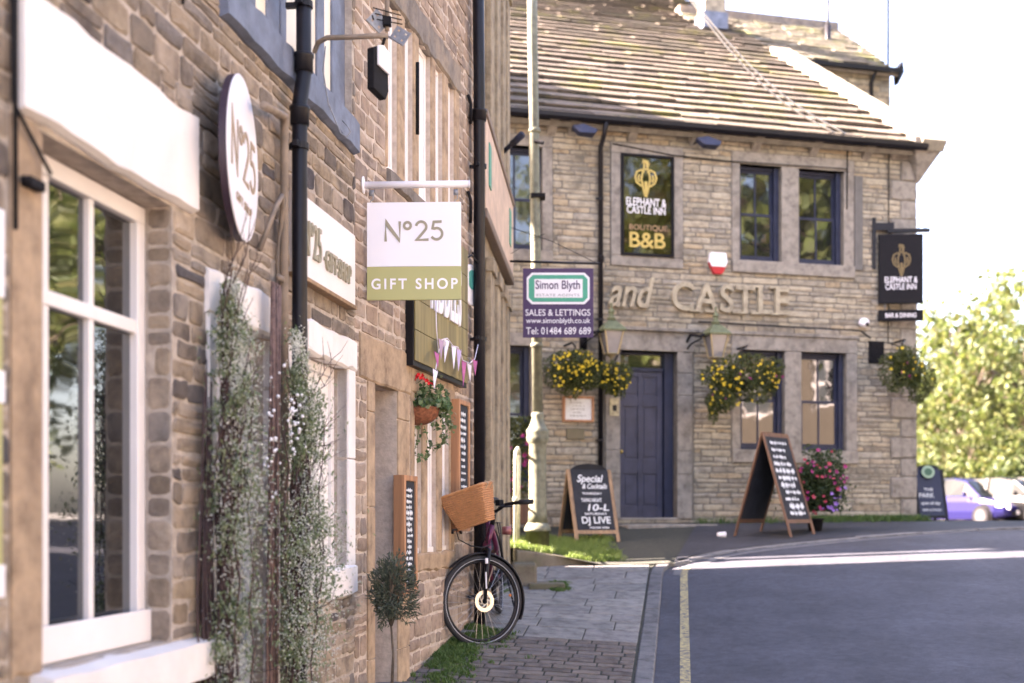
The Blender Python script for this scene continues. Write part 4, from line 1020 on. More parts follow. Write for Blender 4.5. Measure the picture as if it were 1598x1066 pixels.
# oval looking round sign standing off the wall
oc = Vector((-1.080, 4.84, z25(0)*0 + (HY-249)/FPX*4.84)); OD = Vector((-0.034, 1.0)).normalized(); r_o = 126/FPX*4.84
osn = thing('round_wall_sign', 'round white gift shop sign seen edge on beside the thin stained pipe', 'sign', tuple(oc))
OF = frame_from(oc, OD)      # x along +Y, y into wall
dm = MB(OF); dm.v = []
ds = MB(); ds.lathe(tuple(oc), [(r_o*.985, -0.002), (r_o, 0.001), (r_o, 0.004), (r_o*.99, 0.006)], 64, axis=(OD.y, -OD.x, 0)); build(ds, 'disc', M['board_white'], osn)
rm = MB(); rm.lathe(tuple(oc - Vector((OD.y, -OD.x, 0))*0.032), [(r_o*.97, 0), (r_o*.995, 0.003), (r_o*.995, 0.029)], 64, axis=(OD.y, -OD.x, 0)); build(rm, 'backing', mat('plum_edge', (0.035, 0.018, 0.03), 0.5), osn)
bk = MB(); bk.tube([tuple(oc + Vector((-0.03, 0.1, 0.18))), tuple(oc + Vector((-0.12, 0.18, 0.18)))], 0.012, 8); build(bk, 'bracket', M['iron'], osn, smooth=True)
ot = MB(); a = r_o
g = [[(-.20, -.07), (-.20, .09), (-.11, -.07), (-.11, .09)], arcp(-.055, .06, .022, .022, 0, 360, 16), arcp(.03, .045, .042, .042, 170, -38) + [(-.01, -.068), (.08, -.068)],
     [(.185, .085), (.12, .085), (.112, .022)] + arcp(.145, -.018, .045, .045, 118, -150)]
g = [[(x*1.25, z*1.25-0.0) for x, z in L] for L in g]
strokes(ot, OF, g, 0.011, -0.0095); build(ot, 'number', M['gold'], osn)
ot = MB(); text_mb(ot, OF, 'GIFT SHOP', -.16, .16, -.20, -.165, -0.0062, 0, 0.003, 0.01, 0, 1.2); build(ot, 'lettering', M['gold'], osn)

# long gift shop board
gs0, gs1 = W1.s(458, -0.03), W1.s(549, -0.03); gz0, gz1 = 1.14, 1.52
gb = thing('shop_board', 'long white painted board with raised brown letters above the small white window', 'sign', F1((gs0+gs1)/2, -0.03, gz0))
q = MB(F1); q.box(gs0, gs1, -0.05, -0.001, gz0, gz1); build(q, 'panel', M['white'], gb, bevel=0.003)
q = MB(F1); q.box(gs0-.01, gs1+.006, -0.058, -0.001, gz0-.022, gz0-.001); build(q, 'bottom_rail', M['wood_mid'], gb, bevel=0.003)
q = MB(); bl = W1.s(472, -.05); wl_ = gs1-bl
text_mb(q, F1, 'Nº25', bl+wl_*0.0, bl+wl_*.30, gz0+.10, gz0+.27, -0.0505, 0, 0.012, 0.0)
build(q, 'number', M['taupe'], gb)
q = MB(); text_mb(q, F1, '·GIFT·SHOP', bl+wl_*.36, bl+wl_*.88, gz0+.09, gz0+.19, -0.0505, 0, 0.012, 0.01); build(q, 'lettering', M['taupe'], gb)

# pale paper notice at the very left edge
pn = thing('menu_notice', 'narrow white notice with green lower half at the far left edge of the wall', 'notice', F1(W1.s(-25), -0.02, 0.2))
q = MB(F1); q.box(W1.s(-80), W1.s(8, -.03), -.03, -.002, W1.z(5, 470), W1.z(5, 335)); build(q, 'panel', M['board_white'], pn, bevel=0.003)
q = MB(F1); q.box(W1.s(-80), W1.s(5, -.03), -.029, -.002, W1.z(5, 930), W1.z(5, 470)-.002); build(q, 'lower_panel', M['sage'], pn, bevel=0.003)
for a_, b_ in ((632, 583), (930, 880)):
    q = MB(F1); q.box(W1.s(-80), W1.s(7, -.03), -.032, -.0295, W1.z(5, a_), W1.z(5, b_)); build(q, 'label_strip', M['board_white'], pn)

# bracket with perforated plates and a hanging floodlight, high on the wall
Dm = F1(W1.s(512), 0, 0)[1]*1.0; 
mk = thing('floodlight_bracket', 'curved grey steel arm with perforated plates and a black and white floodlight', 'bracket', F1(W1.s(545), -0.02, W1.z(545, 70)))
Pm = lambda px, py, D: P(px, py, D)
q = MB(); q.tube([Pm(491, 80, 6.1), Pm(497, 66, 5.95), Pm(510, 59, 5.9), Pm(545, 58, 5.9), Pm(592, 56, 5.9), Pm(606, 57, 5.9)], 0.0125, 10); q.tube([Pm(604, -40, 5.9), Pm(604, 48, 5.9)], 0.012, 10); build(q, 'arm', M['rustpipe'], mk, smooth=True)
def plate(c, w, h, ang, yaw, m, name, holes=True):
    """square perforated plate with a folded lip"""
    cz = Vector(c); ux = Vector((math.cos(R(yaw))*math.cos(R(ang)), math.sin(R(yaw)), math.sin(R(ang)))).normalized(); uz = Vector((-math.sin(R(ang)), 0, math.cos(R(ang)))).normalized(); un = ux.cross(uz).normalized()
    F = lambda x, y, z: tuple(cz + ux*x + un*y + uz*z); b = MB(F)
    xs = [-w/2, -w*.32, -w*.18, w*.18, w*.32, w/2]; zs = [-h/2, -h*.32, -h*.18, h*.18, h*.32, h/2]
    for i in range(5):
        for j in range(5):
            if i in (1, 3) and j in (1, 3): continue
            b.add([(xs[i], 0, zs[j]), (xs[i+1], 0, zs[j]), (xs[i+1], 0, zs[j+1]), (xs[i], 0, zs[j+1]), (xs[i], .004, zs[j]), (xs[i+1], .004, zs[j]), (xs[i+1], .004, zs[j+1]), (xs[i], .004, zs[j+1])], [(0,1,2,3),(7,6,5,4),(0,4,5,1),(1,5,6,2),(2,6,7,3),(3,7,4,0)])
    b.box(-w/2, w/2, 0, .022, -h/2-.004, -h/2); return build(b, name, m, mk)
plate(Pm(590, 33, 5.92), .088, .072, -42, 18, M['iron'], 'perforated_plate'); plate(Pm(625, 56, 5.9), .085, .07, -33, -12, M['iron'], 'perforated_plate')
q = MB()
for k in range(3): q.tube([Pm(582+3*k, 12+k*9, 5.88), Pm(626+k*1, 24+k*7, 5.86)], 0.003, 5)
q.tube([Pm(581, 24, 5.88), Pm(583, 31, 5.88)], .004, 5); q.box(-.02, .02, -.02, .02, -.02, .02, F=lambda x, y, z: tuple(Vector(Pm(604, 34, 5.88)) + Vector((x, y, z)))); build(q, 'cable_clamp', M['blackm'], mk)
q = MB(); q.tube([Pm(508, 72, 5.95), Pm(504, 110, 6.0), Pm(512, 160, 6.05), Pm(524, 190, 6.1), Pm(532, 208, 6.1), Pm(541, 214, 6.1), Pm(547, 206, 6.1), Pm(542, 196, 6.1), Pm(534, 188, 6.1)], .0035, 6); build(q, 'loose_cable', M['iron'], mk, smooth=True)
# floodlight head hanging below the plates
fh = thing('floodlight', 'slim white and black floodlight head hanging under the perforated plates', 'floodlight', Pm(595, 105, 5.9))
FFl = frame_from(Pm(594, 105, 5.9), (0.45, 0.9)); k_ = 5.9/FPX
q = MB(FFl); q.prism([(-.06, -38*k_), (.05, -46*k_), (.075, -30*k_), (.06, 30*k_), (.01, 36*k_), (-.06, 25*k_)], 0.0, .04); build(q, 'housing', M['blackm'], fh, bevel=0.005)
q = MB(FFl); q.prism([(-.035, 0*k_), (.065, -6*k_), (.062, 28*k_), (.01, 35*k_), (-.035, 30*k_)], -.014, -.001); build(q, 'lens', M['board_white'], fh, bevel=0.003)
q = MB(); q.tube([Pm(597, 70, 5.9), Pm(601, 58, 5.9)], .008, 8); build(q, 'stirrup', M['blackm'], fh, smooth=True)

# RIDDLES board of olive boards on a black back frame
rs0, rs1 = W2.s(647, -.06), W2.s(729, -.06); rz0, rz1 = 0.985, 1.98
rd = thing('shop_board', 'olive green boarded shop sign with tall white letters partly behind the hanging sign', 'sign', F2((rs0+rs1)/2, -.03, rz0))
q = MB(F2); q.box(rs0-.012, rs1, -.055, -.001, rz0-.03, rz1); build(q, 'back_frame', M['black'], rd, bevel=.003)
q = MB(F2); n = 5
for i in range(n): q.box(rs0, rs1, -.066, -.056, rz0+(rz1-rz0)*i/n+.002, rz0+(rz1-rz0)*(i+1)/n-.002)
build(q, 'panel', M['wood_olive'], rd, bevel=.002)
q = MB(); ls0, ls1 = W2.s(672, -.07), W2.s(718.5, -.07)
text_mb(q, F2, 'RIDDLES', ls0, ls1, 1.37, 1.80, -.067, 0, .012, .02, 0, 1.05); build(q, 'lettering', M['board_white'], rd)
# little round sign on a scrolled bracket
rnd_ = thing('round_hanging_sign', 'small round green and white sign on a scrolled iron bracket by the drainpipe', 'sign', F2(W2.s(728), -.05, 1.75))
sR = W2.s(729); Fr = frame_from(F2(sR, 0, 0), (0.55, 0.83)); zc = W2.z(731, 445)
q = MB(); c_ = Vector(Fr(0.055, 0, zc)); q.lathe(tuple(c_), [(.15, -.008), (.16, 0), (.15, .008)], 28, axis=(W2.n.x*-1*.35+.9, -.55, 0)); build(q, 'disc', M['board_white'], rnd_)
q = MB(); q.lathe(tuple(c_+Vector((.010, -.006, .04))), [(.075, -.001), (.075, .004)], 20, axis=(.9, -.55, 0)); build(q, 'emblem', mat('teal_mark', (0.05, 0.28, 0.24), 0.5), rnd_)
q = MB(F2); q.tube([(sR-.25, -.01, zc+.12), (sR-.1, -.06, zc+.2), (sR+.02, -.08, zc+.17), (sR+.05, -.06, zc+.22), (sR+.0, -.04, zc+.24)], .007, 6); build(q, 'bracket', M['black'], rnd_, smooth=True)

# chalkboards leaning on / fixed to the second building
def scrib(mb, F, x0, x1, z0, z1, y, seed, rows=8, th=.006):
    r_ = random.Random(seed); zz = z1
    for k in range(rows):
        h = (z1-z0)/rows; a = x0 + (x1-x0)*r_.uniform(0, .25); b = x1-(x1-x0)*r_.uniform(0, .25); c = z1-h*(k+.5); pts = []; x = a; amp = h*r_.uniform(.12, .24)
        n = max(8, int((b-a)/(h*.16)))
        cur_ = []
        for i in range(n):
            if r_.random() < .25 and len(cur_) > 2: pts.append(cur_); cur_ = []
            elif True: cur_.append((a+(b-a)*i/n, c + (amp if i % 2 else -amp)*r_.uniform(.4, 1)))
        if len(cur_) > 2: pts.append(cur_)
        strokes(mb, F, pts, th*r_.uniform(.7, 1.2), y)
def wall_board(W, F, xl, xm, xr, yt, yb, lab, cat, seed, prot=.055, ref=None):
    a, b = W.s(xl+0.0, -prot)+0.02, W.s(xr, -prot); zt = W.z(xm, yt, -prot); zb = W.z(xm, yb, -prot)
    o = thing('chalkboard', lab, cat, F((a+b)/2, -prot/2, zb)); q = MB(F); fw = .035
    a = W.s(xm, -prot)
    q.box(a, a+fw, -prot, -.002, zb, zt); q.box(b-fw, b, -prot, -.002, zb, zt); q.box(a+fw, b-fw, -prot, -.002, zt-fw, zt); q.box(a+fw, b-fw, -prot, -.002, zb, zb+fw); build(q, 'frame', M['wood_orange'], o, bevel=.004)
    q = MB(F); q.box(a+fw, b-fw, -prot+.012, -.01, zb+fw, zt-fw); p_ = build(q, 'slate', M['chalkboard'], o)
    q = MB(); scrib(q, F, a+fw+.03, b-fw-.03, zb+fw+.03, zt-fw-.04, -prot+.0095, seed, 17, .0045); build(q, 'chalk_writing', M['chalk'], o)
wall_board(W2, F2, 622, 631.5, 652, 741, 930, 'narrow chalkboard in orange wood frame just above the potted olive bush', 'chalkboard', 3, .075)
wall_board(W2, F2, 708, 717, 734, 622, 830, 'narrow chalkboard in orange wood frame behind the wicker bicycle basket', 'chalkboard', 5, .075)

# bunting
bt = thing('bunting', 'string of white and maroon bunting flags hung below the olive shop board', 'bunting', F2(W2.s(700), -.1, 1.0))
M['bunt_w'] = mat('bunting_white', (0.72, 0.66, 0.76), .8, var=.08); M['bunt_m'] = mat('bunting_maroon', (0.38, 0.09, 0.22), .8, var=.2); M['bunt_l'] = mat('bunting_lilac', (0.46, 0.34, 0.52), .8, var=.1)
bp = [(680, 470, .09), (681, 510, .10), (684, 552, .11), (690, 530, .12), (698, 528, .13), (707, 540, .13), (715, 542, .13), (722, 562, .13), (733, 567, .12), (741, 560, .12), (746, 538, .11)]
def onw2(px, py, pr): return F2(W2.s(px, -pr), -pr, W2.z(px, py, -pr))
q = MB(); q.tube([onw2(*p) for p in bp], .0035, 5); q.tube([onw2(684, 552, .11), onw2(680, 575, .10), onw2(678, 610, .10)], .004, 5); build(q, 'string', M['bunt_w'], bt, smooth=True)
rb = random.Random(6)
for i, (px, py, ln_, col) in enumerate([(681, 548, 26, 'bunt_m'), (688, 528, 34, 'bunt_l'), (697, 528, 38, 'bunt_w'), (708, 538, 38, 'bunt_w'), (716, 543, 36, 'bunt_l'), (724, 562, 42, 'bunt_m'), (732, 566, 30, 'bunt_w'), (741, 560, 26, 'bunt_m'), (679, 575, 32, 'bunt_w'), (692, 529, 30, 'bunt_w')]):
    a = Vector(onw2(px-3.2, py, .12)); b = Vector(onw2(px+3.6, py+2, .12)); c = Vector(onw2(px+rb.uniform(-3, 4), py+ln_, .12+rb.uniform(-.03, .05))); md = (a+b)/2+Vector((.018, -.012, -.02)); nn = (b-a).cross(c-a).normalized()*.002
    q = MB(); q.v = [tuple(a), tuple(md), tuple(b), tuple(c), tuple(a+nn), tuple(md+nn), tuple(b+nn), tuple(c+nn)]; q.f = [(0,1,3), (1,2,3), (4,7,5), (5,7,6), (0,4,5,1), (1,5,6,2), (2,6,7,3), (3,7,4,0)]; q.m = [0]*8; build(q, 'flag', M[col], bt)

# estate agent's sign on its long iron bar, reaching out from the third building
DE = 12.0
es = thing('estate_agent_sign', 'purple estate agent sign with a green and white badge in front of the lamp post', 'sign', P(870, 410, DE))
ke = DE/FPX; EF = frame_from((0, DE, 0), (1, 0)); ex = lambda px: (px-CX)*ke; ezz = lambda py: (HY-py)*ke
q = MB(EF); q.tube([(ex(789), .0, ezz(407.5)), (ex(936), 0, ezz(411.5))], .012, 10); q.tube([(ex(793), 0.1, ezz(350)), (ex(860), 0, ezz(376)), (ex(930), 0, ezz(410))], .004, 5); q.tube([(ex(793), 0.1, ezz(395)), (ex(850), 0, ezz(365)), (ex(830), 0, ezz(372))], .003, 5); build(q, 'bracket', M['black'], es, smooth=True)
M['purple'] = mat('sign_purple', (0.055, 0.025, 0.085), .6, var=.08, scale=3); M['sgreen'] = mat('sign_green', (0.045, 0.33, 0.21), .5, var=.05)
q = MB(EF); q.box(ex(816), ex(926), -.008, .008, ezz(527), ezz(419)); build(q, 'panel', M['purple'], es, bevel=.003)
def oct_(x0, x1, z0, z1, c): return [(x0+c, z0), (x1-c, z0), (x1, z0+c), (x1, z1-c), (x1-c, z1), (x0+c, z1), (x0, z1-c), (x0, z0+c)]
q = MB(EF); q.prism(oct_(ex(822), ex(920), ezz(475), ezz(426), .05), -.012, -.009); build(q, 'badge', M['board_white'], es)
q = MB(EF); q.prism(oct_(ex(825), ex(917), ezz(471.5), ezz(429.5), .042), -.014, -.0125); build(q, 'badge_band', M['sgreen'], es)
q = MB(EF); q.box(ex(834), ex(909), -.016, -.0145, ezz(465), ezz(436)); build(q, 'badge_centre', M['board_white'], es)
q = MB(); text_mb(q, EF, 'Simon Blyth', ex(835.5), ex(905), ezz(456), ezz(438), -.0165, 0, .002, .012); build(q, 'lettering', M['purple'], es)
q = MB(); text_mb(q, EF, 'ESTATE AGENTS', ex(837), ex(904), ezz(463), ezz(459), -.0165, 0, .002, .005, 0, 1.1); build(q, 'lettering', mat('grey_letter', (.3, .3, .32), .6), es)
for tx_, a, b, c, d in (('SALES & LETTINGS', 820, 921, 493, 483), ('www.simonblyth.co.uk', 821, 921, 507, 496.5), ('Tel: 01484 689 689', 821, 922, 522, 511)):
    q = MB(); text_mb(q, EF, tx_, ex(a), ex(b), ezz(c), ezz(d), -.0085, 0, .002, .004); build(q, 'lettering', M['board_white'], es)

# ================================================================ INN FITTINGS
def emblem(mb, F, cx, cz, w, h, y):
    """gilt emblem: a small castle tower over a big eared head with a long trunk"""
    s_ = w/2
    tw = [(cx-.16*s_, cz+.30*h), (cx-.16*s_, cz+.46*h), (cx-.24*s_, cz+.46*h), (cx-.24*s_, cz+.5*h), (cx+.24*s_, cz+.5*h), (cx+.24*s_, cz+.46*h), (cx+.16*s_, cz+.46*h), (cx+.16*s_, cz+.30*h)]
    strokes(mb, F, [tw, [(cx-.3*s_, cz+.28*h), (cx+.3*s_, cz+.28*h)]], .035*w, y)
    for sg_ in (-1, 1):
        strokes(mb, F, [[(cx+sg_*a*s_, cz+b*h) for a, b in ((.12, .20), (.45, .26), (.85, .20), (1.0, .04), (.85, -.10), (.5, -.18), (.32, -.2))], [(cx+sg_*a*s_, cz+b*h) for a, b in ((.3, .2), (.42, 0), (.3, -.16), (.22, -.3), (.10, -.44))], [(cx+sg_*a*s_, cz+b*h) for a, b in ((.62, .12), (.72, .02), (.6, -.08))]], .04*w, y)
    strokes(mb, F, [[(cx, cz-.06*h), (cx+.03*s_, cz-.3*h), (cx, cz-.5*h)]], .07*w, y)
M['sign_black'] = mat('gloss_black_sign', (0.005, 0.004, 0.006), 0.6, var=.15, spec=.2)
M['sign_glass'] = glass('glossy_dark_sign', (0.016, 0.013, 0.004), 1.75)
ws = thing('wall_sign', 'tall framed dark glass sign with gold emblem between the upstairs windows', 'sign', FP((sgn[0]+sgn[1])/2, -.03, sgn[2]))
q = MB(FP); f_ = .035; q.box(sgn[0], sgn[0]+f_, -.055, .05, sgn[2], sgn[3]); q.box(sgn[1]-f_, sgn[1], -.055, .05, sgn[2], sgn[3]); q.box(sgn[0]+f_, sgn[1]-f_, -.055, .05, sgn[3]-f_, sgn[3]); q.box(sgn[0]+f_, sgn[1]-f_, -.055, .05, sgn[2], sgn[2]+f_); build(q, 'frame', M['sign_black'], ws, bevel=.004)
q = MB(FP); q.box(sgn[0]+f_, sgn[1]-f_, -.03, .04, sgn[2]+f_, sgn[3]-f_); build(q, 'panel', M['sign_glass'], ws)
wz = lambda py: WP.z(1009, py); wx_ = lambda px: WP.s(px)
q = MB(); emblem(q, FP, wx_(1006.5), wz(281), wx_(1023)-wx_(990), wz(254)-wz(309), -.034); build(q, 'emblem', M['gilt'], ws)
for tx_, a, b, c, d, mm in (('ELEPHANT &', 976, 1038, 323, 310.5, 'board_white'), ('CASTLE INN', 977, 1037, 335, 323.5, 'board_white'), ('BOUTIQUE', 981, 1040, 362, 352, 'wood_mid'), ('B&B', 981, 1037, 388, 364, 'gilt')):
    q = MB(); text_mb(q, FP, tx_, wx_(a), wx_(b), wz(c), wz(d), -.0305, 0, .004, (.006 if c < 340 else .012), 0, 1.0 if tx_ != 'B&B' else .95); build(q, 'lettering', M[mm], ws)
# alarm box
ab = thing('alarm_box', 'white burglar alarm box with a red lower half above the carved letters', 'alarm', FP(WP.s(1118), -.04, WP.z(1118, 428)))
q = MB(FP); a0_, a1_ = WP.s(1104), WP.s(1132); am = (a0_+a1_)/2; z0a, z1a, zma = WP.z(1118, 429), WP.z(1118, 396), WP.z(1118, 418)
q.prism([(a0_+.03, zma), (a1_-.03, zma), (a1_, zma+.07), (a1_-.02, z1a), (a0_+.02, z1a), (a0_, zma+.07)], -.08, 0); build(q, 'cover', M['board_white'], ab, bevel=.01)
q = MB(FP); q.prism([(am-.06, z0a), (am+.06, z0a), (a1_-.02, zma-.001), (a1_-.0, zma+.06), (a0_+.0, zma+.06), (a0_+.02, zma-.001)], -.07, -.01); build(q, 'lens', mat('red_plastic', (.45, .012, .02), .35), ab, bevel=.008)
# security camera
sc_ = thing('security_camera', 'small white dome security camera on the inn wall under the upstairs window', 'camera', FP(WP.s(1343), -.05, WP.z(1343, 505)))
q = MB(); c_ = FP(WP.s(1343), -.09, WP.z(1343, 505)); q.ball(c_, .065, n=16, rings=10, sy=.9, sx=1.15); build(q, 'dome', M['board_white'], sc_, smooth=True)
q = MB(); q.ball(FP(WP.s(1345), -.14, WP.z(1343, 508)), .026, n=10, rings=8); build(q, 'lens', M['black'], sc_, smooth=True)
# floodlights under the eaves
for i, (px, py, lab) in enumerate(((911, 204, 'dark oval floodlight under the eaves beside the inn drainpipe'), (1104, 223, 'dark oval floodlight under the eaves above the double window'))):
    o = thing('floodlight', lab, 'floodlight', FP(WP.s(px), -.35, WP.z(px, py)), group='floodlights under the inn eaves')
    s_ = WP.s(px, -.3); z_ = WP.z(px, py, -.3); q = MB(FP)
    q.add([(s_-.16, -.30, z_+.06), (s_-.02, -.36, z_+.08), (s_+.16, -.42, z_+.0), (s_+.12, -.46, z_-.07), (s_-.08, -.42, z_-.06), (s_-.15, -.22, z_+.03), (s_-.02, -.26, z_+.05), (s_+.15, -.3, z_-.03), (s_+.1, -.32, z_-.10), (s_-.08, -.3, z_-.08)],
          [(0, 1, 2, 3, 4), (9, 8, 7, 6, 5), (0, 5, 6, 1), (1, 6, 7, 2), (2, 7, 8, 3), (3, 8, 9, 4), (4, 9, 5, 0)]); build(q, 'head', M['navy'], o, bevel=.015)
    q = MB(FP); q.tube([(s_-.02, -.3, z_+.03), (s_-.08, -.1, z_+.06), (s_-.08, 0, z_+.06)], .014, 8); build(q, 'bracket', M['black'], o, smooth=True)
# lanterns
M['verdigris'] = mat('weathered_copper', (0.14, 0.155, 0.08), .6, .2, var=.25, scale=20); M['lantern_glass'] = mat('frosted_glass', (0.17, 0.165, 0.175), .2, var=.1)
M['brassf'] = mat('pale_brass', (0.34, 0.27, 0.15), .45, .4, var=.15)
def lantern(px, lab, pyt, pyroof, pyb):
    pr = .34; s_ = WP.s(px, -pr); zr = WP.z(px, pyroof, -pr); zt = WP.z(px, pyt, -pr); zb = WP.z(px, pyb, -pr)
    o = thing('wall_lantern', lab, 'lantern', FP(s_, -pr, zb), group='old lanterns beside the inn door')
    def ring(h): return [(s_-h, -pr-h), (s_+h, -pr-h), (s_+h, -pr+h), (s_-h, -pr+h)]
    wt, wb = .125, .07; zg = zr - .04
    q = MB(FP); hh = [(.152, zr-.05), (.157, zr-.03), (.10, zr+.04), (.05, zr+.09)]; vv = []
    for h, z in hh: vv += [(x, y, z) for x, y in ring(h)]
    q.add(vv, [(k*4+j, k*4+(j+1) % 4, (k+1)*4+(j+1) % 4, (k+1)*4+j) for k in range(3) for j in range(4)] + [(3, 2, 1, 0), (12, 13, 14, 15)])
    q.lathe((s_, -pr, 0), [(.05, zr+.10), (.06, zr+.13), (.035, zr+.15), (.03, zr+.19), (.045, zr+.21), (.03, zr+.24), (.012, zr+.26), (.012, zt-.03), (.02, zt-.02), (.004, zt)], 14); build(q, 'roof', M['verdigris'], o)
    q = MB(FP)
    for (x0, y0), (x1, y1) in zip(ring(wt), ring(wb)): q.tube([(x0, y0, zg), (x1, y1, zb+.03)], .011, 6)
    R4 = ring(wb)
    for i in range(4): q.tube([(*R4[i], zb+.03), (*R4[(i+1) % 4], zb+.03)], .011, 6)
    q.lathe((s_, -pr, 0), [(.06, zb+.02), (.03, zb-.01), (.012, zb-.04)], 12); build(q, 'frame', M['brassf'], o)
    q = MB(FP); a, b = ring(wt-.008), ring(wb-.008); q.add([(x, y, zg) for x, y in a] + [(x, y, zb+.04) for x, y in b], [(0, 1, 2, 3), (7, 6, 5, 4)] + [(i, 4+i, 4+(i+1) % 4, (i+1) % 4) for i in range(4)]); build(q, 'glass', M['lantern_glass'], o)
    q = MB(FP); sx_ = s_-.28; q.box(sx_-.05, sx_+.05, -.03, 0, zr-.25, zr+.05); q.tube([(sx_, -.02, zr-.1), (sx_, -.15, zr-.02), (s_-.2, -.3, zr-.06), (s_-.17, -pr, zr-.04)], .02, 8); q.tube([(sx_, -.02, zr-.2), (sx_+.02, -.12, zr-.14), (s_-.17, -.28, zr-.08)], .012, 8); build(q, 'bracket', M['black'], o, smooth=True)
lantern(954, 'verdigris topped wall lantern on the left of the inn door', 472, 512, 556)
lantern(1117, 'verdigris topped wall lantern on the right of the inn door', 478, 518, 562)
# menu case, plaque and small picture by the door
mc = thing('menu_case', 'wooden menu case with a white sheet under the left hanging baskets', 'menu case', FP(WP.s(901), -.03, WP.z(901, 658)))
r_ = wr(877, 925, 619, 659); q = MB(FP); q.box(r_[0], r_[0]+.03, -.06, 0, r_[2], r_[3]); q.box(r_[1]-.03, r_[1], -.06, 0, r_[2], r_[3]); q.box(r_[0]+.03, r_[1]-.03, -.06, 0, r_[2], r_[2]+.03); q.box(r_[0]+.03, r_[1]-.03, -.06, 0, r_[3]-.03, r_[3]); build(q, 'frame', M['wood_orange'], mc, bevel=.004)
q = MB(FP); q.box(r_[0]+.03, r_[1]-.03, -.035, 0, r_[2]+.03, r_[3]-.03); build(q, 'menu_sheet', M['chalk'], mc)
q = MB(); scrib(q, FP, r_[0]+.08, r_[1]-.08, r_[2]+.06, r_[3]-.06, -.0375, 8, 5, .002); build(q, 'print', mat('print_grey', (.2, .18, .16), .8), mc)
pq = thing('stone_plaque', 'small olive brown plaque set in the inn wall under the menu case', 'plaque', FP(WP.s(896), -.02, WP.z(896, 686)))
r_ = wr(883, 911, 669, 686); q = MB(FP); q.box(r_[0], r_[1], -.035, 0, r_[2], r_[3]); build(q, 'plate', mat('plaque_bronze', (.12, .10, .06), .5, .3), pq, bevel=.006)
pc = thing('licence_plate_notice', 'small pale notice on the left stone jamb of the inn door', 'notice', FP(WP.s(956), -.03, WP.z(956, 650)))
r_ = wr(950, 964, 622, 649); q = MB(FP); q.box(r_[0], r_[1], -.045, -.03, r_[2], r_[3]); build(q, 'board', mat('notice_yellowish', (.42, .36, .22), .7, var=.5, scale=30), pc); q = MB(FP); q.box(r_[0]+.04, r_[1]-.03, -.048, -.0455, r_[2]+.06, r_[2]+.14); build(q, 'picture', M['black'], pc)
# hanging inn sign on its bracket near the corner
A = Vector(FP(WP.s(1362), -0.02, 0)); A.z = 0; Bq = Vector((1.0*(1450-CX)/FPX*(A.y-.06), A.y-.06, 0)); dirS = Vector((Bq.x-A.x, Bq.y-A.y)); LS = dirS.length
SF = frame_from((A.x, A.y, 0), dirS)
def sx2(px):
    u = (px-CX)/FPX; d = dirS.normalized(); return (u*A.y - A.x)/(d.x-u*d.y)
def sz2(px, py):
    x = sx2(px); return (HY-py)/FPX*(A.y + dirS.normalized().y*x)
hi = thing('hanging_inn_sign', 'black hanging inn sign with gold emblem on an iron bracket at the inn corner', 'sign', tuple(SF(sx2(1400), 0, sz2(1400, 350))))
q = MB(SF); q.box(-.02, .03, -.025, .025, sz2(1361, 420), sz2(1361, 340)); q.box(.03, sx2(1395), -.02, .02, sz2(1380, 360), sz2(1380, 348)); q.box(sx2(1385), sx2(1451), -.025, .025, sz2(1420, 363), sz2(1420, 357)); q.tube([(sx2(1432), 0, sz2(1432, 357)), (sx2(1438), 0, sz2(1438, 352)), (sx2(1443), 0, sz2(1443, 355)), (sx2(1452), 0, sz2(1452, 352))], .008, 6); build(q, 'bracket', M['black'], hi, bevel=.003)
q = MB(SF); q.box(sx2(1371), sx2(1440), -.03, .03, sz2(1405, 474), sz2(1405, 366)); build(q, 'panel', M['sign_black'], hi, bevel=.006)
q = MB(SF); q.box(sx2(1371), sx2(1440), -.03, .03, sz2(1405, 501), sz2(1405, 484)); build(q, 'lower_panel', M['sign_black'], hi, bevel=.006)
for px in (1381, 1431): q = MB(SF); q.tube([(sx2(px), 0, sz2(px, 486)), (sx2(px), 0, sz2(px, 472))], .008, 6); build(q, 'hook', M['iron'], hi, smooth=True)
q = MB(); emblem(q, SF, sx2(1406), sz2(1406, 408), sx2(1420)-sx2(1392), sz2(1406, 384)-sz2(1406, 432), -.034); build(q, 'emblem', mat('dull_gilt', (.16, .11, .045), .5, .3), hi)
for tx_, a, b, c, d in (('ELEPHANT &', 1380, 1431, 442, 432.5), ('CASTLE INN', 1381, 1429, 452.5, 443.5), ('BAR & DINING', 1381, 1429, 496, 489)):
    q = MB(); text_mb(q, SF, tx_, sx2(a), sx2(b), sz2(1406, c), sz2(1406, d), -.0305, 0, .004, .006); build(q, 'lettering', M['board_white'], hi)
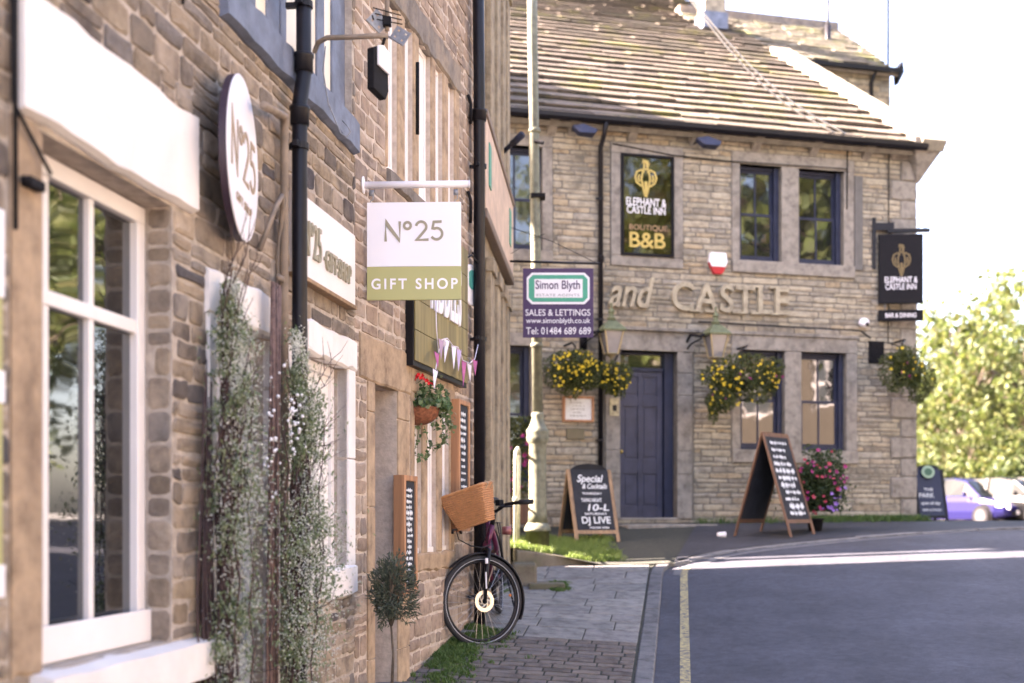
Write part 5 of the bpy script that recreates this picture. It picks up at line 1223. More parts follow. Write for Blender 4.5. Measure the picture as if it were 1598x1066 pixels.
# ================================================================ PLANTS
M['leaf_gyp'] = leaf_mat('garland_leaf', [(0.14, 0.19, 0.08), (0.21, 0.26, 0.12), (0.30, 0.33, 0.22), (0.08, 0.12, 0.05)])
M['blossom'] = mat('tiny_white_blossom', (0.62, 0.63, 0.56), .8, var=.12, scale=50)
M['twig'] = mat('red_brown_twig', (0.06, 0.032, 0.030), .8, var=.5, scale=30)
M['bark'] = mat('bark', (0.12, 0.09, 0.065), .9, var=.4, scale=20, bmp=.6)
def garland(lab, spine, width, seed, n_leaf, n_ball, twigs, group):
    """bundle of dark twigs fixed up the wall, with sprays of small leaves and white blossom"""
    rg = random.Random(seed); base = spine[0]
    o = thing('twig_garland', lab, 'garland', tuple(base), group)
    tw = MB(); L = len(spine)
    def pos(t): f = t*(L-1); i = min(int(f), L-2); return Vector(spine[i]).lerp(Vector(spine[i+1]), f-i)
    def wd_(t): f = t*(L-1); i = min(int(f), L-2); return width[i]+(width[i+1]-width[i])*(f-i)
    for k in range(60):
        t0 = rg.uniform(0, .5); t1 = t0 + rg.uniform(.25, .6); off = Vector((abs(rg.gauss(0, .05)), rg.gauss(0, .055), 0)); pts = []
        for i in range(8):
            t = min(1, t0+(t1-t0)*i/7); pts.append(tuple(pos(t)*1.0 + off + Vector((rg.gauss(0, .01), rg.gauss(0, .014), 0))))
        tw.tube(pts, [.0045, .004, .004, .0035, .003, .0025, .002, .0012], 4)
    for (t, dx, dz, l) in twigs:
        p = pos(t); pts = [tuple(p)]; d = Vector(dx).normalized()
        for i in range(7): p = p + d*l/7 + Vector((rg.gauss(0, .008), rg.gauss(0, .012), dz*.01 + rg.gauss(0, .006))); pts.append(tuple(p))
        tw.tube(pts, [.004, .0035, .003, .0026, .0022, .0018, .0014, .0008], 4)
        for j in (2, 3, 4, 5):
            q = Vector(pts[j]); d2 = (d + Vector((rg.gauss(0, .3), rg.gauss(0, .4), rg.gauss(.3, .4)))).normalized(); tw.tube([tuple(q), tuple(q+d2*l*.16+Vector((0, 0, rg.gauss(0, .01)))), tuple(q+d2*l*.3)], [.0018, .0012, .0006], 4)
    build(tw, 'twigs', M['twig'], o)
    lf = MB(); bl = MB(); cl = []
    for k in range(260):
        t = rg.random(); w = wd_(t)
        if w < .02: continue
        cl.append((pos(t)+Vector((abs(rg.gauss(0, .4))*w*.6+.02, rg.gauss(0, .45)*w, rg.gauss(0, .05))), rg.uniform(.4, 1)*w, rg.random()))
    for k in range(n_leaf):
        c, r_, q = rg.choice(cl); p_ = c+Vector((rg.gauss(0, .35)*r_, rg.gauss(0, .4)*r_, rg.gauss(0, .5)*r_))
        if noise.noise(p_*11) < -.06: continue
        lf.leaf(p_, rg.uniform(.013, .030), rg, asp=.4, up=(0, 0, .8))
    build(lf, 'leaves', M['leaf_gyp'], o)
    cb_ = [c for c in cl if c[2] > .35]
    for k in range(n_ball):
        c, r_, q = rg.choice(cb_); bl.ball(tuple(c+Vector((rg.gauss(.1, .35)*r_+.01, rg.gauss(0, .42)*r_, rg.gauss(0, .5)*r_))), rg.uniform(.0018, .0036), n=4, rings=3)
    build(bl, 'blossom', M['blossom'], o)
    return o, cl, rg
def w1p(px, py, pr): s_ = W1.s(px, -pr); return F1(s_, -pr, W1.z(px, py, -pr))
rt = random.Random(12)
tws1 = [(rt.uniform(.55, .95), (rt.uniform(.1, .5), rt.uniform(-.6, .5), 1), 1, rt.uniform(.25, .5)) for _ in range(14)] + [(rt.uniform(.1, .7), (.3, rt.uniform(-1, 1), rt.uniform(-.2, .8)), 0, rt.uniform(.15, .3)) for _ in range(16)]
garland('tall leafy twig garland on the left of the pale grey gift shop door',
        [w1p(341, 1200, .05), w1p(343, 1000, .06), w1p(340, 820, .06), w1p(345, 680, .07), w1p(348, 570, .07), w1p(345, 450, .05)], [.12, .15, .17, .17, .12, .04], 1, 17000, 8000, tws1, 'twig garlands by the gift shop door')
tws2 = [(rt.uniform(.6, .9), (.35, 1.0, .9), 0, .62), (.7, (.3, 1, .55), 0, .5), (.55, (.3, 1, .8), 0, .6), (.38, (.3, 1, .7), 0, .45), (.8, (.4, .9, 1), 0, .55), (.75, (.25, 1, .25), 0, .6), (.5, (.3, 1, .5), 0, .42)] + [(rt.uniform(.1, .9), (.4, rt.uniform(-.6, 1), rt.uniform(0, 1)), 0, rt.uniform(.15, .35)) for _ in range(18)]
o2, cl2, rg2 = garland('bushier twig garland with white berries between the gift shop door and small window',
        [w1p(446, 1230, .09), w1p(450, 1010, .12), w1p(456, 900, .13), w1p(455, 780, .13), w1p(460, 660, .13), w1p(450, 545, .12)], [.10, .18, .26, .17, .16, .05], 2, 14500, 8000, tws2, 'twig garlands by the gift shop door')
q = MB()
for i in range(16):
    a = w1p(430+rt.uniform(-7, 7), 445+rt.uniform(-6, 6), .06+rt.uniform(0, .03)); b = w1p(425+rt.uniform(-10, 10), 1250, .06+rt.uniform(0, .03)); m1 = Vector(a).lerp(Vector(b), .33) + Vector((rt.gauss(0, .008), rt.gauss(0, .01), 0)); m2 = Vector(a).lerp(Vector(b), .66) + Vector((rt.gauss(0, .008), rt.gauss(0, .01), 0)); q.tube([a, tuple(m1), tuple(m2), b], .0065, 5)
build(q, 'thick_stems', mat('dry_vine', (0.15, 0.09, 0.075), .85, var=.4, scale=40), o2, smooth=True)
q = MB()
for i in range(60):
    px, py = rt.gauss(462, 12), rt.gauss(655, 26)
    if rt.random() < .25: px, py = rt.gauss(420, 8), rt.uniform(580, 800)
    q = MB(); q.ball(w1p(px, py, .19+rt.uniform(-.03, .05)), rt.uniform(.0045, .0078), n=8, rings=6); build(q, 'berry', M['board_white'], o2, smooth=True)
q = MB()
for i in range(26):
    a = w1p(322+rt.uniform(-6, 8), rt.uniform(560, 900), .03+rt.uniform(0, .03)); b = w1p(322+rt.uniform(-8, 12), 1250, .03+rt.uniform(0, .03)); m1 = Vector(a).lerp(Vector(b), .5)+Vector((rt.gauss(0, .01), rt.gauss(0, .02), 0)); q.tube([a, tuple(m1), b], [.002, .004, .0055], 5)
build(q, 'thick_stems', M['twig'], bpy.data.objects['twig_garland'], smooth=True)

# potted olive bush
def potted(o, c, h, rad, leafm, stem_r, seed, n, lsize):
    rg = random.Random(seed); cx, cy, cz = c; q = MB(); q.tube([(cx, cy, cz), (cx+.01, cy, cz+h*.3), (cx-.005, cy+.01, cz+h*.55)], [stem_r, stem_r*.8, stem_r*.6], 8); cc = Vector((cx, cy, cz+h-rad*1.1))
    for k in range(26):
        d = Vector((rg.gauss(0, 1), rg.gauss(0, 1), rg.gauss(.3, 1))).normalized(); q.tube([(cx-.003, cy+.01, cz+h*.5), tuple(cc+d*rad*.45), tuple(cc+d*rad*.95)], [.005, .003, .0012], 4)
    build(q, 'stem', M['bark'], o, smooth=True); q = MB()
    for k in range(n):
        d = Vector((rg.gauss(0, 1), rg.gauss(0, 1), rg.gauss(0, 1))).normalized(); r_ = rad*rg.random()**.4; r_ *= 1+.45*noise.noise(d*1.8+Vector((3, 0, 0))); p = cc+Vector((d.x*r_, d.y*r_, d.z*r_*1.25)); 
        if noise.noise(p*9) < -.18: continue
        q.leaf(p, rg.uniform(.6, 1.2)*lsize, rg, asp=.25, up=(d.x, d.y, d.z+.4))
    build(q, 'foliage', leafm, o)
M['leaf_olive'] = leaf_mat('olive_leaf', [(0.045, 0.06, 0.04), (0.075, 0.095, 0.06), (0.13, 0.14, 0.095), (0.035, 0.045, 0.032)], trans=.2)
sO = P(611, 1066, 6.6); zO = pav_z(sO[0], sO[1]); ob = thing('potted_olive_bush', 'small olive bush on a bare stem in front of the narrow stone doorway', 'potted bush', (sO[0], sO[1], zO))
potted(ob, (sO[0], sO[1], zO+.20), (HY-873)/FPX*6.6-zO-.20, .15, M['leaf_olive'], .009, 5, 3200, .036)
q = MB(); q.lathe((sO[0], sO[1], zO), [(.09, 0), (.12, .22), (.135, .225), (.135, .26), (.118, .26), (.11, .235)], 20); build(q, 'pot', mat('grey_pot', (.12, .12, .125), .7), ob, smooth=True)

M['ger'] = mat('geranium_red', (.65, .012, .018), .6)
# hanging basket with ivy and red geraniums on the second building
bc = Vector(P(654, 650, 7.95)); hb = thing('hanging_basket', 'half round basket of trailing ivy and red geraniums on the pinkish stone wall', 'hanging basket', tuple(bc))
q = MB(); Rb = .14
prof = [(Rb*math.cos(R(a)), Rb*math.sin(R(a))*.85) for a in range(-88, 1, 11)]; q.lathe(tuple(bc+Vector((0, 0, .06))), prof, 18); build(q, 'basket', mat('coir_basket', (.25, .09, .045), .9, var=.5, scale=40, bmp=.7), hb, smooth=True)
M['leaf_ivy'] = leaf_mat('ivy_leaf', [(0.06, 0.12, 0.04), (0.10, 0.18, 0.06), (0.20, 0.27, 0.12), (0.05, 0.09, 0.04), (0.30, 0.34, 0.20)])
rg = random.Random(3); q = MB()
for k in range(620):
    d = Vector((rg.gauss(0, 1), rg.gauss(0, 1), rg.gauss(0, .6))); d.normalize(); p = bc+Vector((d.x*.19*rg.uniform(.4, 1)+.03, d.y*.18*rg.uniform(.3, 1), .05+abs(d.z)*.22*rg.random())); q.leaf(p, rg.uniform(.025, .05), rg, asp=.85)
vines = [[(654, 670), (648, 700), (625, 708), (598, 716)], [(662, 665), (672, 700), (660, 715), (640, 708)], [(690, 640), (700, 665), (694, 690), (680, 700)], [(672, 660), (690, 670), (697, 690), (670, 697)], [(640, 660), (645, 685)], [(695, 630), (703, 650), (706, 675)]]
st_ = MB()
for V in vines:
    pts = [Vector(P(x, y, 7.9+rg.uniform(-.05, .05))) for x, y in V]; st_.tube([tuple(p) for p in pts], .0025, 5)
    for i in range(len(pts)-1):
        for j in range(9): q.leaf(pts[i].lerp(pts[i+1], j/9)+Vector((rg.gauss(0, .012), rg.gauss(0, .012), rg.gauss(0, .012))), rg.uniform(.02, .045), rg, asp=.9)
for k in range(170): q.leaf(Vector(P(690+rg.gauss(0, 8), 635+rg.gauss(0, 16), 8.1+rg.gauss(0, .05))), rg.uniform(.02, .045), rg, asp=.8)
build(q, 'foliage', M['leaf_ivy'], hb)
for x, y in ((652, 590), (663, 596), (672, 600)): st_.tube([tuple(bc+Vector((0, 0, .08))), P(x, y, 7.95)], .0025, 5)
st_.tube([tuple(bc+Vector((-.13, .05, .05))), P(640, 640, 8.15)], .006, 6); build(st_, 'stems', mat('green_stem', (.12, .15, .06), .7), hb)
for (x, y) in ((650, 588), (656, 590), (662, 592), (669, 598), (674, 599), (646, 592), (660, 586), (653, 585), (666, 594)): flower(hb, P(x, y, 7.85+rg.uniform(-.03, .03)), .017, rg, M['ger'])

# the inn's hanging baskets
M['leaf_bask'] = leaf_mat('basket_leaf', [(0.03, 0.045, 0.010), (0.06, 0.08, 0.018), (0.11, 0.12, 0.024), (0.035, 0.05, 0.014)], trans=.3)
M['fl_yellow'] = mat('yellow_flower', (.62, .46, .02), .6, var=.15); M['fl_pink'] = mat('magenta_flower', (.27, .02, .12), .6, var=.3); M['fl_red'] = mat('coral_flower', (.38, .04, .07), .6, var=.3); M['fl_lilac'] = mat('lilac_flower', (.30, .16, .50), .6, var=.2)
def basket(px, py, D, rx, rz, lab, seed, n=2300, fl=220, mag=0, extra=(), arm=None):
    rg = random.Random(seed); c = Vector(P(px, py, D)); k = D/FPX; o = thing('hanging_basket', lab, 'hanging basket', tuple(c), 'flower baskets hung on the inn')
    q = MB(); q.lathe(tuple(c+Vector((0, 0, -.02))), [(min(rx, 40)*k*.36*math.cos(R(a)), min(rx, 40)*k*.36*math.sin(R(a))) for a in range(-88, 1, 22)], 14); build(q, 'basket', M['blackm'], o, smooth=True)
    q = MB(); f = MB(); g_ = MB()
    blobs = [(0, 0, rx, rz)] + list(extra)
    for (ox, oz, bx, bz) in blobs:
        m_ = int(n*bx*bz/(rx*rz))
        for i in range(m_):
            d = Vector((rg.gauss(0, 1), rg.gauss(0, 1), rg.gauss(0, 1))).normalized(); r_ = rg.random()**.38
            p = c+Vector((ox*k+d.x*bx*k*r_, d.y*min(bx, 34)*k*.8*r_, -oz*k+d.z*bz*k*r_)); nz_ = noise.noise(p*4.5)
            if nz_ < -.22 and r_ > .7 and d.y > -.3: continue
            q.leaf(p+d*nz_*.12, rg.uniform(.03, .06), rg, asp=.4, up=(d.x*.5, d.y*.5, .3 if d.z > 0 else -.8))
    build(q, 'foliage', M['leaf_bask'], o)
    W_ = sum(b_[2]*b_[3] for b_ in blobs)
    for (ox, oz, bx, bz) in blobs:
        for i in range(int(fl*bx*bz/W_)):
            while True:
                d = Vector((rg.uniform(-1, 1), 0, rg.gauss(.15, .5)))
                if d.length < 1: break
            p = c+Vector((ox*k+d.x*bx*k, -min(bx, 34)*k*.8*math.sqrt(max(.05, 1-d.length**2))-.02, -oz*k+d.z*bz*k))
            flower(o, p, rg.uniform(.013, .026), rg, M['fl_yellow'] if rg.random() > mag else M['fl_pink'])
    if arm:
        w_ = MB(); w_.tube([arm, tuple(Vector(arm)+Vector((0.1, -.15, .02))), tuple(c+Vector((0, 0, rz*k*1.15)))], .014, 6)
        for a in (0, 2.1, 4.2): w_.tube([tuple(c+Vector((0, 0, rz*k*1.15))), tuple(c+Vector((rx*k*.42*math.cos(a), rx*k*.42*math.sin(a), 0)))], .004, 4)
        build(w_, 'bracket', M['black'], o)
basket(897, 582, 15.6, 47, 36, 'wide basket of yellow flowers hanging above the wooden menu case', 11, 4600, 80, 0, [], FP(WP.s(880), -.02, WP.z(880, 540)))
basket(960, 592, 15.7, 24, 27, 'smaller yellow flower basket hanging just below the left door lantern', 12, 1800, 34, 0, [], FP(WP.s(955), -.02, WP.z(955, 552)))
basket(1155, 592, 15.9, 62, 37, 'large yellow and magenta flower basket hanging beside the right door lantern', 13, 5200, 95, .08, [(-28, 26, 30, 26), (-42, 48, 7, 20), (52, -6, 15, 26)], FP(WP.s(1150), -.02, WP.z(1150, 545)))
basket(1408, 580, 16.5, 32, 38, 'sparse greenish flower basket hanging at the right corner of the inn', 14, 2600, 24, .2, [(24, 16, 26, 34), (4, -22, 26, 20)], FP(WP.s(1395), -.02, WP.z(1395, 535)))

# tub of pink flowers beside the large A board
def on_ground(px, py, fn=pav_z): x, y = ray_ground(px, py, fn, 9.0); return x, y, fn(x, y)
tx0, ty0, tz0 = on_ground(1272, 829); fb = thing('flower_tub', 'tub of tall pink, coral and lilac flowers under the inn ground floor window', 'flower tub', (tx0, ty0, tz0)); kf = ty0/FPX
q = MB(); q.lathe((tx0, ty0, tz0), [(.08, 0), (.10, .14), (.11, .14), (.11, .16), (.09, .16)], 16); build(q, 'tub', M['blackm'], fb, smooth=True)
rg = random.Random(21); q = MB(); fs_ = None
cf = Vector((tx0, ty0, (HY-752)*kf))
for i in range(5200):
    d = Vector((rg.gauss(0, 1), rg.gauss(0, 1), rg.gauss(0, 1))).normalized(); r_ = rg.random()**.38; r_ *= 1+.55*noise.noise(Vector((d.x*2.2, 5, d.z*2.2))); p = cf+Vector((d.x*46*kf*r_, d.y*.30*r_, d.z*52*kf*r_))
    if noise.noise(p*5) < -.2 and r_ > .6: continue
    q.leaf(p, rg.uniform(.035, .065), rg, asp=.5)
for i in range(1800): q.leaf(Vector((tx0+rg.gauss(0, .17), ty0+rg.gauss(0, .08), tz0+rg.uniform(.25, .6))), .06, rg)
build(q, 'foliage', leaf_mat('tub_leaf', [(.02, .035, .012), (.04, .065, .02), (.06, .09, .03)]), fb)
for i in range(62):
    while True:
        d = Vector((rg.uniform(-1, 1), 0, rg.uniform(-1, 1)))
        if d.length < 1: break
    p = cf+Vector((d.x*46*kf, -.30*math.sqrt(max(.05, 1-d.length**2))-.04, d.z*52*kf))*1.0; p = cf+(p-cf)*(1+.5*noise.noise(Vector((d.x*2.2, 5, d.z*2.2))))
    kk_ = 'fl_lilac' if (d.x > .1 and d.z < -.1 and rg.random() < .7) else ('fl_red' if rg.random() < .45 else 'fl_pink')
    flower(fb, p, rg.uniform(.018, .036), rg, M[kk_])

# window box of magenta flowers left of the lamp post
wb0 = P(812, 812, 15.2); wb = thing('flower_planter', 'leafy planter with magenta flowers behind the old lamp post', 'planter', wb0)
q = MB(); q.box(wb0[0]-.22, wb0[0]+.10, wb0[1]-.12, wb0[1]+.12, wb0[2]-.05, wb0[2]+.22); build(q, 'box', M['wood_brown'], wb, bevel=.01)
q = MB(); g_ = MB()
for i in range(1300):
    p = Vector((wb0[0]+rg.uniform(-.24, .16), wb0[1]+rg.gauss(0, .08), wb0[2]+.2+rg.random()**.7*1.1)); q.leaf(p, rg.uniform(.04, .08), rg)
for i in range(16):
    c_ = Vector((wb0[0]+rg.uniform(-.22, .14), wb0[1]-.14, wb0[2]+.2+rg.random()*.9))
    flower(wb, c_, .04, rg, M['fl_pink'])
build(q, 'foliage', M['leaf_bask'], wb)

# ================================================================ A BOARDS
def aboard(lab, foot_c, yaw, w, h, spread, arched, mface, mframe, seed, glyph=None, lines=(), lean=None):
    """two hinged leaves standing astride; local x across the face, y depth, z up"""
    x, y, z = foot_c; o = thing('pavement_board', lab, 'A-board', (x, y, z), None); d = Vector((math.cos(R(yaw)), math.sin(R(yaw)))); n = Vector((-d.y, d.x))
    B = lambda a, b, c: (x+d.x*a+n.x*b, y+d.y*a+n.y*b, z+c)
    ang = math.atan2(spread/2, h); L_ = math.hypot(spread/2, h)
    for side in (-1, 1):
        Fs = (lambda sd: lambda a, t_, c: B(a, sd*(spread/2-c*math.sin(ang))+t_*math.cos(ang)*1.0, c*math.cos(ang)-t_*math.sin(ang)*(-sd)*-1))(side)
        fr_ = MB(Fs); e = .022
        fr_.box(-w/2, -w/2+.045, -e/2, e/2, 0, L_); fr_.box(w/2-.045, w/2, -e/2, e/2, 0, L_)
        if not arched: fr_.box(-w/2+.045, w/2-.045, -e/2, e/2, L_-.05, L_)
        fr_.box(-w/2+.045, w/2-.045, -e/2, e/2, L_*.13, L_*.13+.045)
        f_o = build(fr_, 'frame', mframe, o, bevel=.004)
        pn_ = MB(Fs); z0_ = L_*.13+.046; z1_ = L_-.051
        if arched:
            wi = w/2-.046; pts = [(-wi, z0_), (wi, z0_), (wi, L_-.03)] + [(wi*math.cos(R(a)), L_-.03+.10*math.sin(R(a))) for a in range(10, 180, 10)] + [(-wi, L_-.03)]
            pn_.prism(pts, -.008, .008)
        else: pn_.box(-w/2+.046, w/2-.046, -.008, .008, z0_, z1_)
        build(pn_, 'board', mface, f_o)
        if side == -1:
            if lines:
                for (tx_, a, b, c, e_, sh) in lines:
                    q = MB(); text_mb(q, Fs, tx_, -w/2+w*a, -w/2+w*b, L_*c, L_*e_, -.009, 0, .002, .015, sh); build(q, 'lettering', M['chalk'], o)
            else:
                q = MB(); scrib(q, Fs, -w/2+.07, w/2-.07, z0_+.03, z1_-.03, -.0095, seed, 11, .011); build(q, 'chalk_writing', M['chalk'], o)
    return o, B
fx, fy, fz = on_ground(918, 848)
aboard('arched blackboard A-board with chalk lettering left of the inn door', (fx+.02, fy+.25, fz), 20, .58, .88, .56, True, M['chalkboard'], M['wood_mid'], 1,
       lines=(('Special', .2, .8, .80, .93, .35), ('& Cocktails', .3, .86, .74, .81, .35), ('THURSDAY', .28, .72, .66, .69, 0), ('TAPAS NIGHT', .24, .7, .56, .61, 0), ('10-L', .36, .84, .44, .53, .2), ('SATURDAY', .28, .78, .385, .415, 0), ('DJ LIVE', .2, .84, .24, .36, 0), ('FROM 9PM', .36, .78, .20, .225, 0)))
gx_, gy_, gz_ = on_ground(1212, 837)
aboard('tall square chalk menu A-board standing beside the pink flower tub', (gx_, gy_+.1, gz_), 50, .66, 1.24, .74, False, M['chalkboard'], M['wood_brown'], 9)
ax_, ay_ = (1447-CX)/FPX*18.6, 18.6; az_ = (HY-820)/FPX*18.6
ab3, B3_ = aboard('dark arched A-board with a pale round badge at the right corner of the inn', (ax_, ay_, az_), 4, .48, .86, .5, True, mat('navy_board', (.02, .025, .06), .5), M['black'], 1,
       lines=(('THE', .3, .6, .62, .67, 0), ('PARK', .12, .62, .50, .58, 0), ('open all day', .16, .8, .36, .43, .2), ('BAR & FOOD', .2, .8, .26, .30, 0)))
q = MB(); q.lathe(B3_(-.02, -.07, .82), [(.10, 0), (.10, .012)], 20, axis=(0, -1, 0.25)); build(q, 'badge', mat('pale_green_badge', (.35, .48, .33), .5), ab3)
q = MB(); q.lathe(B3_(-.02, -.083, .82), [(.06, 0), (.06, .008)], 20, axis=(0, -1, 0.25)); build(q, 'badge_centre', mat('dark_green_badge', (.06, .14, .08), .5), ab3)
# dropped paper cup
cx_, cy_, cz_ = on_ground(1125, 839); cu_ = thing('paper_cup', 'small white paper cup lying on the tarmac near the tall A-board', 'cup', (cx_, cy_, cz_)); q = MB(); q.lathe((cx_-.04, cy_, cz_+.034), [(.026, 0), (.036, .09), (.033, .09), (.024, .006)], 16, axis=(1, .2, 0)); build(q, 'body', M['board_white'], cu_, smooth=True); q = MB(); q.lathe((cx_+.048, cy_+.018, cz_+.034), [(.038, 0), (.038, .008), (.03, .012)], 16, axis=(1, .2, 0)); build(q, 'lid', M['board_white'], cu_)

# ================================================================ LAMP POST, RAIL, STEPS, BANK
Dl = 12.95; zb_l = (HY-860)/FPX*Dl; kl = Dl/FPX; xl = (839-CX)*kl
M['lamp'] = mat('lamp_post_paint', (.15, .15, .105), .55, .1, var=.35, scale=14, bmp=.2)
lp = thing('lamp_post', 'tall old grey green lamp post with a ringed collar in front of the inn', 'lamp post', (xl, Dl, zb_l))
zz = lambda py: (HY-py)*kl - zb_l
q = MB(); q.lathe((xl, Dl, zb_l-.1), [(.125, 0), (.125, .12+zz(832)), (.13, .1+zz(830)), (.145, .1+zz(828)), (.14, .1+zz(824)), (.11, .1+zz(816))], 8)
q.lathe((xl, Dl, zb_l), [(.105, zz(816)), (.098, zz(800)), (.094, zz(760)), (.094, zz(720)), (.092, zz(694)), (.10, zz(692)), (.118, zz(688)), (.122, zz(682)), (.115, zz(679)), (.122, zz(676)), (.12, zz(672)), (.10, zz(668)), (.075, zz(660)), (.06, zz(652)), (.068, zz(648)), (.06, zz(644))], 18); build(q, 'base', M['lamp'], lp, smooth=True)
q = MB(); q.tube([(xl, Dl, zb_l+zz(646)), (xl-.02, Dl, zb_l+zz(400)), (xl-.055, Dl, 5.2), (xl-.07, Dl, 6.6)], [.056, .055, .054, .05], 16)
for h in (4.1, 1.8): q.lathe((xl-.035 if h > 3 else xl-.01, Dl, h), [(.058, 0), (.068, .01), (.068, .04), (.058, .05)], 14)
build(q, 'column', M['lamp'], lp, smooth=True)
q = MB(); q.tube([(xl-.07, Dl, 6.5), (xl+.02, Dl-.25, 6.9), (xl+.1, Dl-.7, 7.0)], .025, 8); build(q, 'arm', M['lamp'], lp, smooth=True)
q = MB(); q.ball((xl+.12, Dl-.95, 6.97), .2, n=14, rings=8, sz=.45, sx=.6, sy=1.5); build(q, 'lantern', M['iron'], lp, smooth=True)
q = MB(); q.box(xl-.075, xl+.08, Dl-.085, Dl+.08, 3.4, 3.44); build(q, 'cable_clip', M['blackm'], lp); q = MB(); q.tube([(xl-.03, Dl-.06, 4.0), (xl+.06, Dl-.09, 3.97)], .02, 8); build(q, 'cable_clip', M['blackm'], lp)
# handrail
hr = thing('handrail', 'pale painted metal handrail post at the end of the shop row', 'handrail', P(806, 862, 12.62)); q = MB(); q.tube([P(804, 874, 12.62), P(804.5, 720, 12.62), P(805, 706, 12.62), P(808, 700, 12.7), P(809, 702, 13.1), P(810, 708, 13.4)], .021, 10); q.ball(P(804.7, 779, 12.62), .034, n=10, rings=6); q.tube([P(804.7, 779, 12.62), P(806, 781, 13.4)], .015, 8); q.tube([P(810, 708, 13.4), P(808, 860, 13.4)], .02, 8); build(q, 'rail', mat('cream_metal_paint', (.62, .60, .42), .5, var=.2, scale=15), hr, smooth=True)
# stone step blocks at the end of the row
sb = thing('stone_steps', 'worn stone steps jutting onto the pavement at the end of the shop row', 'steps', P(822, 920, 11.3))
def px_block(px0, px1, pyt, pyb, D, depth, mb):
    x0, x1 = (px0-CX)/FPX*D, (px1-CX)/FPX*D; z0, z1 = (HY-pyb)/FPX*D, (HY-pyt)/FPX*D; mb.box(x0, x1, D, D+depth, z0-.06, z1)
M['step'] = stone_mat('step_stone', [(0.20, 0.165, 0.125), (0.25, 0.205, 0.15)], stain=(0.07, 0.075, 0.04), stain_amt=.7, stain_pos=.5, bstr=.4)
q = MB(); px_block(800, 838, 880, 924, 11.35, .55, q); build(q, 'upper_step', M['step'], sb, bevel=.025); q = MB(); px_block(826, 882, 911, 929, 11.2, .42, q); build(q, 'lower_step', M['step'], sb, bevel=.012)
# sloping stone edging and the grassy bank behind it
eb = thing('stone_edging', 'long low sloping edging stone below the grassy bank by the lamp post', 'edging', P(870, 880, 12.3)); q = MB()
A_ = Vector(P(806, 858, 12.35)); B_ = Vector(P(948, 884, 12.75)); A2 = Vector(P(806, 893, 12.35)); B2v = Vector(P(946, 894, 12.75)); t_ = Vector((-.03, .17, 0)); k = 7
for i in range(k+1):
    f = i/k; a, b = A_.lerp(B_, f), A2.lerp(B2v, f); bulge = .035*math.sin(f*math.pi); q.v += [tuple(b+Vector((0, 0, -.08))), tuple(a+Vector((0, 0, bulge*.6))), tuple(a+t_+Vector((0, 0, bulge*.6))), tuple(b+t_+Vector((0, 0, -.08)))]
for i in range(k):
    for j in range(4): q.f.append((i*4+j, (i+1)*4+j, (i+1)*4+(j+1) % 4, i*4+(j+1) % 4)); q.m.append(0)
q.f += [(0, 1, 2, 3), (k*4+3, k*4+2, k*4+1, k*4)]; q.m += [0, 0]; build(q, 'edging_stone', M['step'], eb, bevel=.02)
def bank_z(x, y):
    e = A_.lerp(B_, min(1, max(0, (x-A_.x)/(B_.x-A_.x)))); top = e.z+.015; f = sm(0, 1, (y-e.y)/1.2); f2 = 1-sm(.9, 1.5, x) ; g0 = pav_z(x, y)
    return max(g0+.004, (top*(1-f)+max(g0, top+.02)*f)*f2 + g0*(1-f2))
bx = grid(frange(-.4, 1.7, 34), frange(12.52, 15.2, 30), lambda x, y: bank_z(x, y)); build(bx, 'earth_bank', M['joint'], kind='structure')
M['grass'] = leaf_mat('grass_blade', [(.10, .17, .03), (.18, .26, .05), (.24, .30, .08), (.13, .2, .04)], trans=.4)
M['grass_dark'] = leaf_mat('weed_blade', [(.05, .10, .02), (.08, .15, .03), (.12, .18, .05)], trans=.3)
def tufts(mb, pts, rg, h=(.03, .08), per=14, spread=.03):
    for (x, y, z) in pts:
        for k in range(per):
            a = rg.uniform(0, 6.28); r_ = abs(rg.gauss(0, spread)); bx_, by_ = x+r_*math.cos(a), y+r_*math.sin(a); hh = rg.uniform(*h); w = rg.uniform(.0015, .003); l = Vector((rg.gauss(0, .4), rg.gauss(0, .4), 1)).normalized()*hh; s_ = Vector((math.cos(a+1.5), math.sin(a+1.5), 0))*w*1.6
            n = len(mb.v); b0 = Vector((bx_, by_, z)); mid = b0+l*.6; tip = b0+l+Vector((l.x*.6, l.y*.6, 0)); mb.v += [tuple(b0-s_), tuple(b0+s_), tuple(mid+s_*.8), tuple(mid-s_*.8), tuple(tip)]; mb.f += [(n, n+1, n+2, n+3), (n+3, n+2, n+4)]; mb.m += [0, 0]
rg = random.Random(31); pts = []
for i in range(1500):
    x, y = rg.uniform(-.1, 1.25), rg.uniform(12.5, 14.6)
    e = A_.lerp(B_, min(1, max(0, (x-A_.x)/(B_.x-A_.x))))
    if y > e.y+.12 and noise.noise(Vector((x*3, y*3, 0))) > -.25 - .3*(1-x) and x < 1.0+.25*rg.random(): pts.append((x, y, bank_z(x, y)))
q = MB(); tufts(q, pts, rg, (.03, .09), 14, .04); build(q, 'grass', M['grass'], kind='stuff')
pts = []
for i in range(900):
    y = rg.uniform(7.2, 11.8) if rg.random() < .25 else rg.uniform(7.6, 9.3); x = wx(y)+abs(rg.gauss(0, .15 if y < 9.3 else .06))
    if noise.noise(Vector((x*4, y*4, 7))) > -.12 and (y < 9.25 or rg.random() < .35): pts.append((x, y, pav_z(x, y)-.004))
for i in range(70): x, y = rg.uniform(.36, .52), rg.uniform(11.1, 11.6); pts.append((x, y, pav_z(x, y)))
q = MB(); tufts(q, pts, rg, (.012, .035), 22, .03); build(q, 'weeds', M['grass_dark'], kind='stuff')
pts = []
